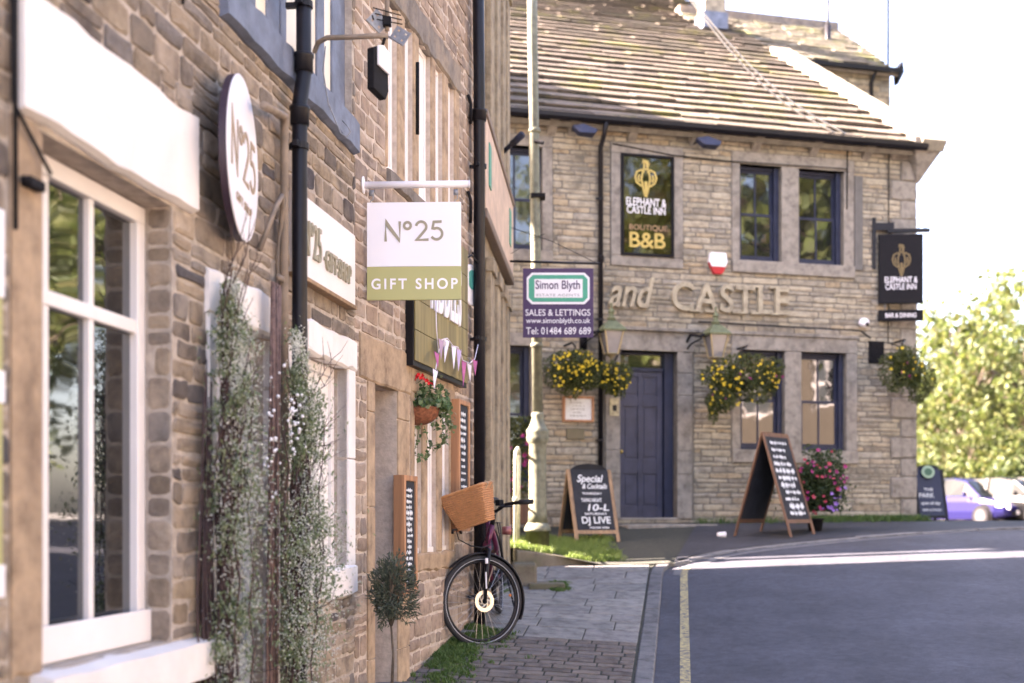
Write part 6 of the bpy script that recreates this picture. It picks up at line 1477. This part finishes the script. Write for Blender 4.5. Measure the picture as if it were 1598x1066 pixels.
for i in range(900):
    px = rg.uniform(1080, 1430); s_ = WP.s(px); pr_ = abs(rg.gauss(0, .16)) + .02
    if (px > 1255 or rg.random() < .12): c_ = FP(s_, -pr_, 0); pts.append((c_[0], c_[1], pav_z(c_[0], c_[1])))
q = MB(); tufts(q, pts, rg, (.03, .13), 12, .05); build(q, 'grass_verge', M['grass_dark'], kind='stuff')

# ================================================================ OVERHEAD CABLES
oc_ = thing('overhead_cable', 'pair of pale overhead cables sloping down to the inn eaves', 'cable', P(1320, 212, 16.9))
for dx in (0, -9):
    q = MB(); n = 14; a, b = Vector(P(1050+dx*.2, -40, 15.2)), Vector(P(1322+dx*1.5, 210, 16.95)); q.tube([tuple(a.lerp(b, i/n) - Vector((0, 0, .28*math.sin(math.pi*i/n)*(1+.12*(dx != 0))))) for i in range(n+1)], .011, 6); build(q, 'wire', mat('pale_cable', (.6, .56, .5), .6), oc_, smooth=True)

# ================================================================ BICYCLE
def bicycle():
    """side frame: fork and bars turned; built in world space from the hubs"""
    FH_ = Vector((-.22, 8.76, 0)); FH_.z = (HY-938)/FPX*8.76; r_ = .333
    RH = Vector((-.13, 9.80, 0)); RH.z = pav_z(-.1, 9.8)+.335
    o = thing('bicycle', 'dark maroon step through bicycle with wicker basket leaning by the black drainpipe', 'bicycle', (FH_.x, FH_.y, FH_.z-r_))
    blk = mat('tyre_rubber', (.018, .017, .02), .75, var=.2); frm = mat('maroon_frame_paint', (.11, .018, .055), .3, .3, var=.1); chrome = mat('alloy', (.45, .44, .44), .35, .9, var=.1)
    fwd = Vector((FH_.x-RH.x, FH_.y-RH.y, 0)).normalized(); lean = Vector((-.09, 0, 1)).normalized()
    wf = Vector((-.86, -.51, 0)).normalized(); axF = wf.cross(lean).normalized(); upF = axF.cross(wf)*-1
    if upF.z < 0: upF = -upF
    axR = fwd.cross(lean).normalized(); upR = lean
    def wheel(c, f, u, name, disc_side=None):
        ax = f.cross(u).normalized(); w = MB(); circ = lambda rr, k=40, off=0: [tuple(c+(f*math.cos(2*math.pi*i/k)+u*math.sin(2*math.pi*i/k))*rr+ax*off) for i in range(k)]
        w.tube(circ(r_-.018), .0215, 10, closed=True); t = build(w, name, blk, o, smooth=True)
        w = MB(); w.tube(circ(r_-.046), .011, 8, closed=True); build(w, 'rim', M['black'], t, smooth=True)
        w = MB(); w.tube(circ(r_-.030, 40, .0175), .0028, 5, closed=True); w.tube(circ(r_-.030, 40, -.0175), .0028, 5, closed=True); build(w, 'reflective_band', mat('grey_band', (.4, .4, .42), .5), t, smooth=True)
        w = MB(); rg = random.Random(1)
        for i in range(32):
            a = 2*math.pi*i/32; b = a+(.5 if i % 2 else -.5)*(.7); sg = 1 if i % 4 < 2 else -1
            w.tube([tuple(c+(f*math.cos(b)+u*math.sin(b))*.022+ax*.028*sg), tuple(c+(f*math.cos(a)+u*math.sin(a))*(r_-.05))], .0012, 4)
        build(w, 'spokes', chrome, t); w = MB(); w.tube([tuple(c-ax*.05), tuple(c+ax*.05)], [.02, .02], 12); w.tube([tuple(c-ax*.07), tuple(c+ax*.07)], .008, 8); build(w, 'hub', M['black'], t, smooth=True)
        return t, ax
    tf, axf = wheel(FH_, wf, upF, 'wheel'); tr_, axr = wheel(RH, fwd, upR, 'wheel')
    lx = axf if axf.y < 0 else -axf           # towards the viewer
    # brake disc with curved slots: ring, hub star
    q = MB(); c = FH_+lx*.04; n = 48; inner, outer_ = .050, .078
    def pt(rr, a, off=0): return tuple(c+(wf*math.cos(a)+upF*math.sin(a))*rr+lx*off)
    vv = []; 
    for i in range(n): a = 2*math.pi*i/n; vv += [pt(outer_, a), pt(inner, a), pt(outer_, a, .003), pt(inner, a, .003)]
    ff = []
    for i in range(n): a, b = i*4, ((i+1) % n)*4; ff += [(a, b, b+1, a+1), (a+2, a+3, b+3, b+2), (a, a+2, b+2, b), (a+1, b+1, b+3, a+3)]
    q.add(vv, ff, 0, None)
    for i in range(7):
        a = 2*math.pi*i/7; q.tube([pt(.022, a, .0015), pt(.036, a+.35, .0015), pt(.052, a+.8, .0015)], .0055, 6)
    q.tube([pt(.024, 2*math.pi*i/16, .0015) for i in range(16)], .006, 6, closed=True); build(q, 'brake_disc', mat('polished_rotor', (.72, .62, .50), .35, .6), o, smooth=False)
    # steering
    hd0 = FH_+upF*.385+wf*(-.045); hd1 = hd0+(upF*.165-wf*.055)
    q = MB(); 
    for sg in (-1, 1): q.tube([tuple(FH_+lx*.055*sg), tuple(FH_+upF*.18+lx*.052*sg-wf*.012), tuple(hd0+lx*.045*sg-upF*.02), tuple(hd0)], [.012, .017, .018, .016], 10)
    build(q, 'fork', M['black'], o, smooth=True)
    q = MB(); q.tube([tuple(FH_+upF*.09+lx*.074), tuple(FH_+upF*.21+lx*.071)], .006, 6); q.tube([tuple(FH_+upF*.27+lx*.068-wf*.01), tuple(FH_+upF*.31+lx*.066-wf*.012)], .012, 6); build(q, 'fork_decal', M['board_white'], o)
    q = MB(); q.tube([tuple(hd0-upF*.0), tuple(hd1)], .024, 12); build(q, 'head_tube', frm, o, smooth=True)
    st_t = hd1+(upF*.10-wf*.01); q = MB(); q.tube([tuple(hd1), tuple(hd1+(upF*.075-wf*.02)), tuple(st_t+wf*.02)], .019, 10); build(q, 'stem', M['black'], o, smooth=True)
    q = MB(); bars = [st_t-lx*.05, st_t+lx*.05, st_t+lx*.14+upF*.045-wf*.03, st_t+lx*.24+upF*.055-wf*.085, st_t+lx*.33+upF*.055-wf*.14]
    q.tube([tuple(p) for p in bars], .0125, 10); barsr = [st_t+lx*.05, st_t-lx*.05, st_t-lx*.14+upF*.045-wf*.03, st_t-lx*.24+upF*.055-wf*.085, st_t-lx*.33+upF*.055-wf*.14]; q.tube([tuple(p) for p in barsr], .0125, 10); build(q, 'handlebar', M['black'], o, smooth=True)
    for B_ in (bars, barsr): q = MB(); q.tube([tuple(B_[3]), tuple(B_[4])], .0185, 10); build(q, 'grip', blk, o, smooth=True)
    q = MB(); q.box(-.03, .03, -.02, .02, -.012, .03, F=lambda x, y, z: tuple(st_t+lx*(x+.10)+wf*y+upF*(z+.05))); build(q, 'display', M['blackm'], o, bevel=.005)
    q = MB(); q.tube([tuple(bars[2]), tuple(bars[2]-upF*.02+wf*.06), tuple(bars[3]+wf*.06-upF*.03)], .006, 6); build(q, 'brake_lever', M['black'], o, smooth=True); q = MB(); q.tube([P(706, 833, 8.5), P(707, 827, 8.5), P(716, 826, 8.55), P(720, 832, 8.58)], .010, 7); q.tube([P(712, 828, 8.5), P(716, 842, 8.55), P(735, 852, 8.6), P(752, 855, 8.65), P(766, 850, 8.7)], .0045, 6); build(q, 'brake_lever', M['black'], o, smooth=True)
    q = MB(); rg = random.Random(4)
    for i in range(4):
        a = st_t+lx*(.08-.05*i); q.tube([tuple(a), tuple(a+wf*.10-upF*.04+lx*.03), tuple(a+wf*.08-upF*.16), tuple(hd0+upF*.02+lx*.02), tuple(hd0-upF*.08-fwd*.05*i)], .0028, 5)
    build(q, 'cables', M['blackm'], o, smooth=True)
    # frame
    bb = RH+fwd*.44+upR*(-.05); seat_t = bb-fwd*.16+upR*.50
    q = MB(); q.tube([tuple(hd0+upF*.03), tuple(hd0-fwd*.16-upR*.16), tuple(bb+fwd*.1+upR*.06), tuple(bb)], .027, 10); q.tube([tuple(hd1-upF*.03), tuple(hd1-fwd*.18-upR*.18), tuple(bb-fwd*.07+upR*.20)], .020, 10); q.tube([tuple(bb), tuple(seat_t)], .019, 10)
    for sg in (-1, 1): q.tube([tuple(bb+axr*.03*sg), tuple(RH+axr*.065*sg)], .011, 8); q.tube([tuple(seat_t-upR*.1), tuple(RH+axr*.065*sg)], .009, 8)
    build(q, 'frame', frm, o, smooth=True)
    q = MB(); q.tube([tuple(seat_t), tuple(seat_t+upR*.10-fwd*.02)], .014, 8); build(q, 'seat_post', chrome, o, smooth=True)
    q = MB(); sc = seat_t+upR*.13-fwd*.05; q.lathe((0, 0, 0), [(0, 0)], 3) if False else None
    n = 12; sec = [(-.14, .075, .03), (-.10, .095, .035), (-.03, .08, .032), (.05, .04, .028), (.12, .022, .024), (.15, .008, .015)]
    for (a, w_, h_) in sec:
        for i in range(n): t = 2*math.pi*i/n; q.v.append(tuple(sc+fwd*a+axr*w_*math.cos(t)+upR*h_*math.sin(t)))
    for i in range(len(sec)-1):
        for j in range(n): q.f.append((i*n+j, i*n+(j+1) % n, (i+1)*n+(j+1) % n, (i+1)*n+j)); q.m.append(0)
    q.f += [tuple(range(n))[::-1], tuple((len(sec)-1)*n+j for j in range(n))]; q.m += [0, 0]; build(q, 'saddle', M['black'], o, smooth=True)
    q = MB(); q.tube([tuple(bb-axr*.06), tuple(bb+axr*.06)], .045, 14); q.box(-.09, .05, -.045, .045, -.05, .06, F=lambda x, y, z: tuple(bb+fwd*x+axr*y+upR*z)); build(q, 'motor', M['black'], o, smooth=False, bevel=.01)
    for sg, a in ((1, -.6), (-1, 2.54)):
        q = MB(); e = bb+axr*.085*sg+(fwd*math.cos(a)+upR*math.sin(a))*.17; q.tube([tuple(bb+axr*.075*sg), tuple(e)], [.012, .009], 8); q.box(-.045, .045, -.03, .03, -.009, .009, F=lambda x, y, z: tuple(e+axr*.05*sg+fwd*x+axr*y+upR*z)); build(q, 'crank', M['black'], o)
    # mudguards
    for c, f, u, a0, a1, nm in ((FH_, wf, upF, 45, 205, 'mudguard'), (RH, fwd, upR, 10, 200, 'mudguard')):
        ax = f.cross(u).normalized(); q = MB(); m_ = 24
        for i in range(m_+1):
            a = R(a0+(a1-a0)*i/m_); rad = f*math.cos(a)+u*math.sin(a)
            for w_, dr in ((-.028, -.012), (-.02, 0), (.02, 0), (.028, -.012), (.02, .003), (-.02, .003)): q.v.append(tuple(c+rad*(r_+.018+dr)+ax*w_))
        for i in range(m_):
            for j in range(6): q.f.append((i*6+j, i*6+(j+1) % 6, (i+1)*6+(j+1) % 6, (i+1)*6+j)); q.m.append(0)
        q.f += [tuple(range(6)), tuple(m_*6+j for j in range(6))[::-1]]; q.m += [0, 0]; build(q, nm, M['black'], o, smooth=True)
    # rack, lamp, bell
    q = MB(); top = RH+upR*.40
    for sg in (-1, 1): q.tube([tuple(RH+axr*.07*sg), tuple(top+axr*.06*sg-fwd*.05), ], .006, 6); q.tube([tuple(RH+axr*.07*sg), tuple(top+axr*.06*sg+fwd*.12)], .006, 6); q.tube([tuple(top+axr*.06*sg-fwd*.2), tuple(top+axr*.06*sg+fwd*.16)], .006, 6)
    for a in (-.2, -.05, .1): q.tube([tuple(top-axr*.06+fwd*a), tuple(top+axr*.06+fwd*a)], .005, 6)
    build(q, 'rack', M['black'], o, smooth=True)
    q = MB(); q.tube([tuple(RH-axr*.08), tuple(RH+Vector((.16, -.05, -.33)))], .008, 6); q.box(-.02, .02, -.02, .02, -.004, .004, F=lambda x, y, z: tuple(RH+Vector((.16+x, -.05+y, -.33+z)))); build(q, 'kickstand', M['black'], o, smooth=True)
    lc = Vector(P(791, 828, 8.98)); q = MB(); q.tube([tuple(lc-Vector((.035, 0, 0))), tuple(lc+Vector((.035, 0, 0)))], [.03, .034], 12); build(q, 'bell', mat('rosy_bell', (.28, .10, .09), .35, .3), o, smooth=True)
    q = MB(); q.ball(tuple(Vector(P(796, 929, 9.6))), .012, n=8, rings=5); build(q, 'reflector', mat('amber', (.8, .2, .02), .4), o)
    # wicker basket: woven tapering box, tilted with the leaning bars
    M['wicker'] = mat('wicker', (.50, .23, .095), .6, var=.18, scale=25); bc_ = Vector(P(735, 793, 8.58)); tl = R(-18); ux = lx*-1.0
    bu = (upF*math.cos(R(16))+(-wf)*math.sin(R(14))).normalized(); 
    # basket frame axes: across the view and up, tipped to the right
    e1 = Vector((math.cos(R(19)), -.30, math.sin(R(19)))).normalized(); e3 = Vector((-math.sin(R(19)), .02, math.cos(R(19)))); e3 = (e3-e1*e3.dot(e1)).normalized(); e2 = e3.cross(e1).normalized()
    Fb = lambda x, y, z: tuple(bc_+e1*x+e2*y+e3*z); H_ = .245; W0, W1_, D0, D1 = .108, .168, .085, .13
    def loop(z, off=0, k=13):
        t = (z+H_/2)/H_; w_, d_ = W0+(W1_-W0)*t+off, D0+(D1-D0)*t+off; P_ = []
        for i in range(4):
            c_ = [(-w_, -d_), (w_, -d_), (w_, d_), (-w_, d_)]; a, b = c_[i], c_[(i+1) % 4]
            for j in range(k): P_.append((a[0]+(b[0]-a[0])*j/k, a[1]+(b[1]-a[1])*j/k))
        return P_
    q = MB(Fb); rows = 17
    for r in range(rows):
        z = -H_/2+H_*r/(rows-1); pts = []; L_ = loop(z)
        for i, (x, y) in enumerate(L_):
            nx, ny = (0, -1) if i < 13 else ((1, 0) if i < 26 else ((0, 1) if i < 39 else (-1, 0))); s_ = .0085 if (i+r) % 2 else -.004; pts.append((x+nx*s_, y+ny*s_, z))
        q.tube(pts, .0066, 6, closed=True)
    q.box(-W0+.005, W0-.005, -D0+.005, D0-.005, -H_/2-.004, -H_/2+.004)
    bo = build(q, 'basket', M['wicker'], o, smooth=True)
    q = MB(Fb)
    for i in range(52):
        a, b = loop(-H_/2)[i], loop(H_/2)[i]; q.tube([(a[0], a[1], -H_/2), (b[0], b[1], H_/2)], .0035, 5)
    build(q, 'stakes', M['wicker'], bo)
    q = MB(Fb)
    for k_ in range(2): q.tube([(x, y, H_/2+.006+(.006 if (i+k_*2) % 4 < 2 else 0)) for i, (x, y) in enumerate(loop(H_/2, .003+.003*k_))], .0075, 6, closed=True)
    build(q, 'rim', M['wicker'], bo, smooth=True)
    for yy2 in (-.06, .06): q = MB(Fb); q.tube([(W1_-.005, yy2, H_/2-.03), (W1_+.03, yy2, H_/2+.0), (W1_+.015, yy2, H_/2+.022), (W1_-.01, yy2, H_/2-.0)], .006, 6); build(q, 'strap', mat('leather_strap', (.35, .25, .15), .6), bo)
bicycle()

# ================================================================ TREES
M['leaf_tree'] = leaf_mat('tree_leaf', [(.055, .085, .018), (.09, .12, .025), (.13, .145, .035), (.035, .055, .014), (.12, .115, .03)], trans=.45)
M['leaf_tree2'] = leaf_mat('tree_leaf_dark', [(.04, .065, .016), (.065, .09, .022), (.09, .11, .03)], trans=.4)
M['leaf_brown'] = leaf_mat('tree_leaf_brown', [(.09, .05, .04), (.12, .07, .05), (.07, .045, .035)], trans=.3)
def tree_mesh(o, h, rad, seed, lm, nl=9000, ls=.26, low=.18, limbs=9):
    rg = random.Random(seed); t = MB(); t.tube([(0, 0, -.2), (.1, .05, h*.2), (-.05, .1, h*.45), (.1, 0, h*.75)], [rad*.075, rad*.06, rad*.045, rad*.015], 10); bl = []
    for k in range(limbs):
        a = rg.uniform(0, 6.28); z0 = h*rg.uniform(.12, .55); e = Vector((math.cos(a)*rad*rg.uniform(.45, .85), math.sin(a)*rad*rg.uniform(.45, .85), z0+h*rg.uniform(.1, .38))); s_ = Vector((0, 0, z0)); m_ = s_.lerp(e, .5)+Vector((rg.gauss(0, .2), rg.gauss(0, .2), -.1*h*.3)); t.tube([tuple(s_), tuple(m_), tuple(e)], [rad*.035, rad*.022, rad*.008], 6); bl.append((e, rad*rg.uniform(.26, .42)))
        for j in range(3):
            e2 = e+Vector((rg.gauss(0, 1), rg.gauss(0, 1), rg.gauss(.3, .7)))*rad*.28; t.tube([tuple(e.lerp(s_, .3)), tuple(e2)], [rad*.012, rad*.004], 5); bl.append((e2, rad*rg.uniform(.18, .34)))
    for k in range(8): bl.append((Vector((rg.gauss(0, .3)*rad, rg.gauss(0, .3)*rad, h*rg.uniform(.6, .95))), rad*rg.uniform(.25, .4)))
    for k in range(6): a = rg.uniform(0, 6.28); bl.append((Vector((math.cos(a)*rad*.7, math.sin(a)*rad*.7, h*rg.uniform(low, .5))), rad*rg.uniform(.22, .36)))
    zt_ = max(b[0].z+b[1] for b in bl)
    build(t, 'trunk', M['bark'], o, smooth=True); q = MB(); q.v = []
    tot = sum(b[1]**2 for b in bl)
    for (c, r_) in bl:
        for i in range(int(nl*r_*r_/tot)):
            d = Vector((rg.gauss(0, 1), rg.gauss(0, 1), rg.gauss(0, 1))).normalized(); p = c+d*r_*(rg.random()**.45)*(1+.35*noise.noise(Vector((c.x+d.x*2, c.y+d.y*2, d.z*2))))
            if noise.noise(p*(3.5/rad)+Vector((seed*7.3, 0, 0))) < .0: continue
            q.leaf(p, rg.uniform(.6, 1.2)*ls, rg, asp=.75)
    build(q, 'crown', lm, o)
def tree(lab, x, y, h, rad, seed, lm, group='trees beyond the car park', **k):
    o = thing('tree', lab, 'tree', (0, 0, 0), group); tree_mesh(o, h, rad, seed, lm, **k); o.location = (x, y, G(x, y)); return o
def tat(px, D): return (px-CX)/FPX*D
t1 = tree('tall yellow green tree rising above the parked cars at the right edge', tat(1600, 52), 52, 11.0, 5.2, 1, M['leaf_tree'], nl=13000, ls=.30, low=.10)
t2 = tree('rounded yellow green tree behind the hanging inn sign corner', tat(1480, 50), 50, 7.4, 3.9, 2, M['leaf_tree'], nl=11000, ls=.28, low=.08)
t3 = tree('darker green tree between the two yellow green trees', tat(1540, 58), 58, 9.8, 5.0, 3, M['leaf_tree2'], nl=11000, ls=.30, low=.05)
t4 = tree('reddish brown tree top showing just right of the inn sign', tat(1484, 66), 66, 11.8, 2.7, 4, M['leaf_brown'], nl=6000, ls=.26)
def tcopy(o, lab, x, y, rz, sc, group):
    c = copy_tree(o); c.location = (x, y, G(x, y)); c.rotation_euler = (0, 0, rz); c.scale = (sc, sc, sc); c['label'] = lab
    if group: c['group'] = group
    return c
tcopy(t2, 'low spreading yellow green tree directly behind the parked blue car', tat(1515, 46), 46, 2.0, .62, 'trees beyond the car park')
tcopy(t1, 'broad tree at the far back right of the car park', tat(1660, 60), 60, 1.0, 1.05, 'trees beyond the car park')
tcopy(t2, 'bushy tree filling the gap right beside the inn wall', tat(1425, 56), 56, 4.0, .9, 'trees beyond the car park')
# undergrowth along the back of the car park
def shrub(px, D, w, h, seed, lab):
    o = thing('shrub', lab, 'shrub', (0, 0, 0), 'shrubs along the car park edge'); rg = random.Random(seed); q = MB()
    for b in range(9):
        c = Vector((rg.uniform(-w, w)*.7, rg.uniform(-.5, .5), h*rg.uniform(.3, .75)))
        for i in range(330): d = Vector((rg.gauss(0, 1), rg.gauss(0, 1), rg.gauss(0, 1))).normalized(); p = c+Vector((d.x*w*.4, d.y*.7, d.z*h*.35))*rg.random()**.4; q.leaf((p.x, p.y, max(.03, p.z)), rg.uniform(.12, .24), rg, asp=.8)
    build(q, 'foliage', M['leaf_tree2'] if seed % 2 else M['leaf_tree'], o)
    q = MB()
    for i in range(6): q.tube([(rg.gauss(0, .1), 0, -.1), (rg.uniform(-w, w)*.5, rg.gauss(0, .2), h*.6)], [.04, .01], 5)
    build(q, 'stems', M['bark'], o); x = tat(px, D); o.location = (x, D, G(x, D))
for i, (px, D, w, h, lab) in enumerate(((1455, 43, 1.6, 2.6, 'leafy shrub right beside the inn corner behind the dark A-board'), (1500, 44, 1.8, 2.2, 'rounded shrub behind the blue car windscreen'), (1560, 44, 1.8, 2.8, 'dark shrub behind the gap between the parked cars'), (1610, 43, 1.8, 2.6, 'shrub behind the pale car at the right edge'))): shrub(px, D, w, h, 40+i, lab)
# roadside wall and trees on the open side of the street (seen mirrored in the windows)
rw = thing('roadside_wall', 'low lit stone wall along the far side of the street', 'wall', (12.0, 3, -1)); WR = Wall((12.0, 12.0), (-.05, -1.0)); q = MB(); wall_shell(q, WR.F, 0, 26, -2.2, .9, .5, [], 1); stones(q, WR.F, 0, 26, -1.4, .9, [], (.14, .2), (.4, .8), .015, 66, 0, .016); build(q, 'wall', [M['stone_p'], M['mortar']], rw); q = MB(WR.F)
for i in range(26): q.box(i+.005, i+.995, -.06, .56, .902, 1.0)
build(q, 'coping', M['coping'], rw, bevel=.02)
for i, (x, y, rz, sc, src) in enumerate(((19.5, 14.0, .5, 1.35, t1), (20.5, 6.5, 2.1, 1.9, t2), (20, -.5, 3.0, 1.4, t1), (20, -8.0, 4.2, 1.9, t2), (16.8, 25.8, 5.0, 1.05, t1), (14.2, 19.6, 1.0, .85, t2), (20, -15.5, .9, 1.4, t1), (28, 34, 2.0, 1.3, t1))):
    tcopy(src, ['tree behind the roadside wall nearest the inn', 'tree behind the middle of the roadside wall', 'tree opposite the gift shop door', 'tree opposite the big shop window', 'tree beyond the end of the roadside wall', 'tree furthest down the roadside wall', 'bushy tree just past the end of the roadside wall', 'tall tree far beyond the end of the roadside wall'][i], x, y, rz, sc, 'trees behind the roadside wall')

ch_ = thing('cream_house', 'sunlit cream rendered house facing the inn from across the street', 'house', (15, 6, -.8)); WC = Wall((14.0, 11.5), (-.05, -1.0)); q = MB(); hc = [(1.2+2.6*i, 2.3+2.6*i, z, z+1.3) for i in range(4) for z in (.4, 2.7)]; wall_shell(q, WC.F, 0, 11, -1.8, 4.6, 5, hc, 0); build(q, 'wall', mat('cream_render', (.075, .06, .042), .9, var=.1, scale=3), ch_); gable_roof(ch_, WC.F, 0, 11, 0, 5, 4.6, 35, M['slate_dark'])
for h in hc: window(ch_, WC.F, *h, .08, M['white'], M['glass'], vbars=[(h[0]+h[1])/2], hbars=[(h[2]+h[3])/2])
sh0 = [o for o in bpy.data.objects if o.name.startswith('shrub') and o.parent is None and o.type == 'EMPTY']
for i, (x, y, sc, lab) in enumerate(((13.1, 9.6, .8, 'shrub under the cream house window nearest the inn'), (13.2, 6.6, .95, 'big shrub against the middle of the cream house'), (13.0, 3.4, .7, 'low shrub against the far half of the cream house'), (13.1, .8, .9, 'shrub at the far corner of the cream house'))):
    tcopy(sh0[i], lab, x, y, 1.57, sc, 'shrubs along the cream house')
# ================================================================ PARKED CARS
M['car_rim'] = mat('wheel_rim', (.06, .06, .065), .4, .6)
M['car_glass'] = glass('car_glass', (.01, .012, .012), 1.35, 0)
def car(lab, x, y, yaw, paint, seed=0, sc=1.0):
    L_, W_, H_ = 4.1, 1.74, 1.5; o = thing('parked_car', lab, 'car', (0, 0, 0), 'cars parked beyond the inn'); rr_ = .32
    # half sections along the length: x, half width, sill z, beltline z
    xs = [(-2.05, .62, .45, .62), (-2.0, .74, .30, .80), (-1.7, .84, .24, .92), (-1.0, .87, .20, .95), (0, .87, .20, .94), (.75, .87, .20, .93), (1.2, .86, .22, .88), (1.7, .82, .26, .76), (1.98, .70, .32, .62), (2.06, .58, .40, .54)]
    q = MB(); n = 8
    for (a, w, z0, z1) in xs: q.v += [(a, -w*.92, z0), (a, -w, z0+(z1-z0)*.35), (a, -w*.985, z0+(z1-z0)*.75), (a, -w*.90, z1), (a, w*.90, z1), (a, w*.985, z0+(z1-z0)*.75), (a, w, z0+(z1-z0)*.35), (a, w*.92, z0)]
    for i in range(len(xs)-1):
        for j in range(n): q.f.append((i*n+j, i*n+(j+1) % n, (i+1)*n+(j+1) % n, (i+1)*n+j)); q.m.append(0)
    q.f += [tuple(range(n)), tuple((len(xs)-1)*n+j for j in range(n))[::-1]]; q.m += [0, 0]
    bo = build(q, 'body', paint, o, smooth=False, bevel=.03)
    gh = [(-1.85, .72, .90, .95), (-1.45, .70, .92, 1.38), (-.9, .70, .93, 1.48), (-.1, .69, .93, 1.5), (.45, .70, .92, 1.40), (1.15, .74, .86, .90)]
    g = MB(); 
    for (a, w, z0, z1) in gh: g.v += [(a, -w-.06, z0), (a, -w*.86, z1-.03), (a, -w*.7, z1), (a, w*.7, z1), (a, w*.86, z1-.03), (a, w+.06, z0)]
    for i in range(len(gh)-1):
        for j in range(6): g.f.append((i*6+j, i*6+(j+1) % 6, (i+1)*6+(j+1) % 6, (i+1)*6+j)); g.m.append(1 if (j in (0, 4) and 0 < i < 4) or i in (0, 4) else 0)
    g.f += [(0, 1, 2, 3, 4, 5), tuple(30+j for j in range(6))[::-1]]; g.m += [0, 0]
    build(g, 'cabin', [paint, M['car_glass']], o)
    q = MB()
    for sg in (-1, 1):
        for (a, b, c, d) in (((.50, 1.38), (.42, 1.38), (1.15, .88), (1.25, .88)), ((-.42, 1.47), (-.5, 1.47), (-.5, .93), (-.40, .93)), ((-1.42, 1.35), (-1.55, 1.3), (-1.85, .92), (-1.7, .92))):
            q.add([(p[0], sg*((.80 if p[1] < 1 else .625)+e), p[1]) for e in (0, .02) for p in (a, b, c, d)], [(0, 1, 2, 3), (7, 6, 5, 4), (0, 4, 5, 1), (1, 5, 6, 2), (2, 6, 7, 3), (3, 7, 4, 0)])
    build(q, 'pillars', paint, o)
    for sx_ in (-1.25, 1.28):
        for sg in (-1, 1):
            w = MB(); w.lathe((sx_, sg*.80, rr_), [(rr_*.62, -.10), (rr_*.95, -.10), (rr_, -.07), (rr_, .07), (rr_*.95, .10), (rr_*.62, .10)], 24, axis=(0, 1, 0)); wo_ = build(w, 'wheel', M['blackm'], o)
            w = MB(); w.lathe((sx_, sg*.80, rr_), [(rr_*.64, -.105), (rr_*.64, .105)], 20, axis=(0, 1, 0)); build(w, 'rim', M['car_rim'], wo_)
            w = MB(); w.lathe((sx_, sg*.74, rr_+.01), [(rr_+.05, -.10), (rr_+.05, .135)], 24, axis=(0, 1, 0)); build(w, 'wheel_arch', M['blackm'], o)
    for sg in (-1, 1):
        q = MB(); q.add([(1.80, sg*.80, .66), (2.02, sg*.58, .60), (2.06, sg*.42, .54), (2.0, sg*.45, .68), (1.75, sg*.72, .77)], [(0, 1, 2, 3, 4)] if sg > 0 else [(4, 3, 2, 1, 0)]); q.add([(1.78, sg*.78, .62), (2.04, sg*.50, .52), (1.98, sg*.48, .70), (1.72, sg*.74, .78), (1.80, sg*.83, .60), (2.09, sg*.55, .50), (2.03, sg*.52, .71), (1.75, sg*.79, .79)], [(0, 1, 2, 3), (7, 6, 5, 4), (0, 4, 5, 1), (1, 5, 6, 2), (2, 6, 7, 3), (3, 7, 4, 0)]); build(q, 'headlight', M['board_white'], o)
        q = MB(); q.ball((.75, sg*.98, .98), .09, n=8, rings=6, sx=.6, sy=1, sz=.8); build(q, 'wing_mirror', paint, o, smooth=True)
        q = MB(); q.box(-2.07, -1.98, sg*.55, sg*.78, .70, .90); build(q, 'tail_light', mat('tail_red', (.4, .02, .02), .3), o)
    q = MB(); q.box(2.03, 2.075, -.45, .45, .33, .46); build(q, 'grille', M['blackm'], o); q = MB(); q.box(2.07, 2.085, -.26, .26, .37, .48); build(q, 'number_plate', M['board_white'], o)
    o.location = (x, y, G(x, y)); o.rotation_euler = (0, 0, R(yaw)); o.scale = (sc,)*3; return o
def paint(name, c): 
    m, t, b = newmat(name); b.inputs['Base Color'].default_value = (*c, 1); b.inputs['Roughness'].default_value = .25; b.inputs['Metallic'].default_value = .0; b.inputs['Specular IOR Level'].default_value = .15; b.inputs['Coat Weight'].default_value = .0; b.inputs['Coat Roughness'].default_value = .05; return m
car('violet blue hatchback parked nearest the inn corner', tat(1512, 38), 38, -64, paint('violet_blue_paint', (.009, .008, .05)))
car('dark grey car parked between the violet blue and the pale cars', tat(1582, 37.2), 37.2, -58, paint('dark_grey_paint', (.004, .004, .005)))
car('pale silver car parked at the right edge of the photo', tat(1648, 36.5), 36.5, -58, paint('silver_paint', (.05, .05, .055)))
for o in list(bpy.data.objects):
    if o.type == 'EMPTY' and not any(c.parent == o for c in bpy.data.objects): bpy.data.objects.remove(o)
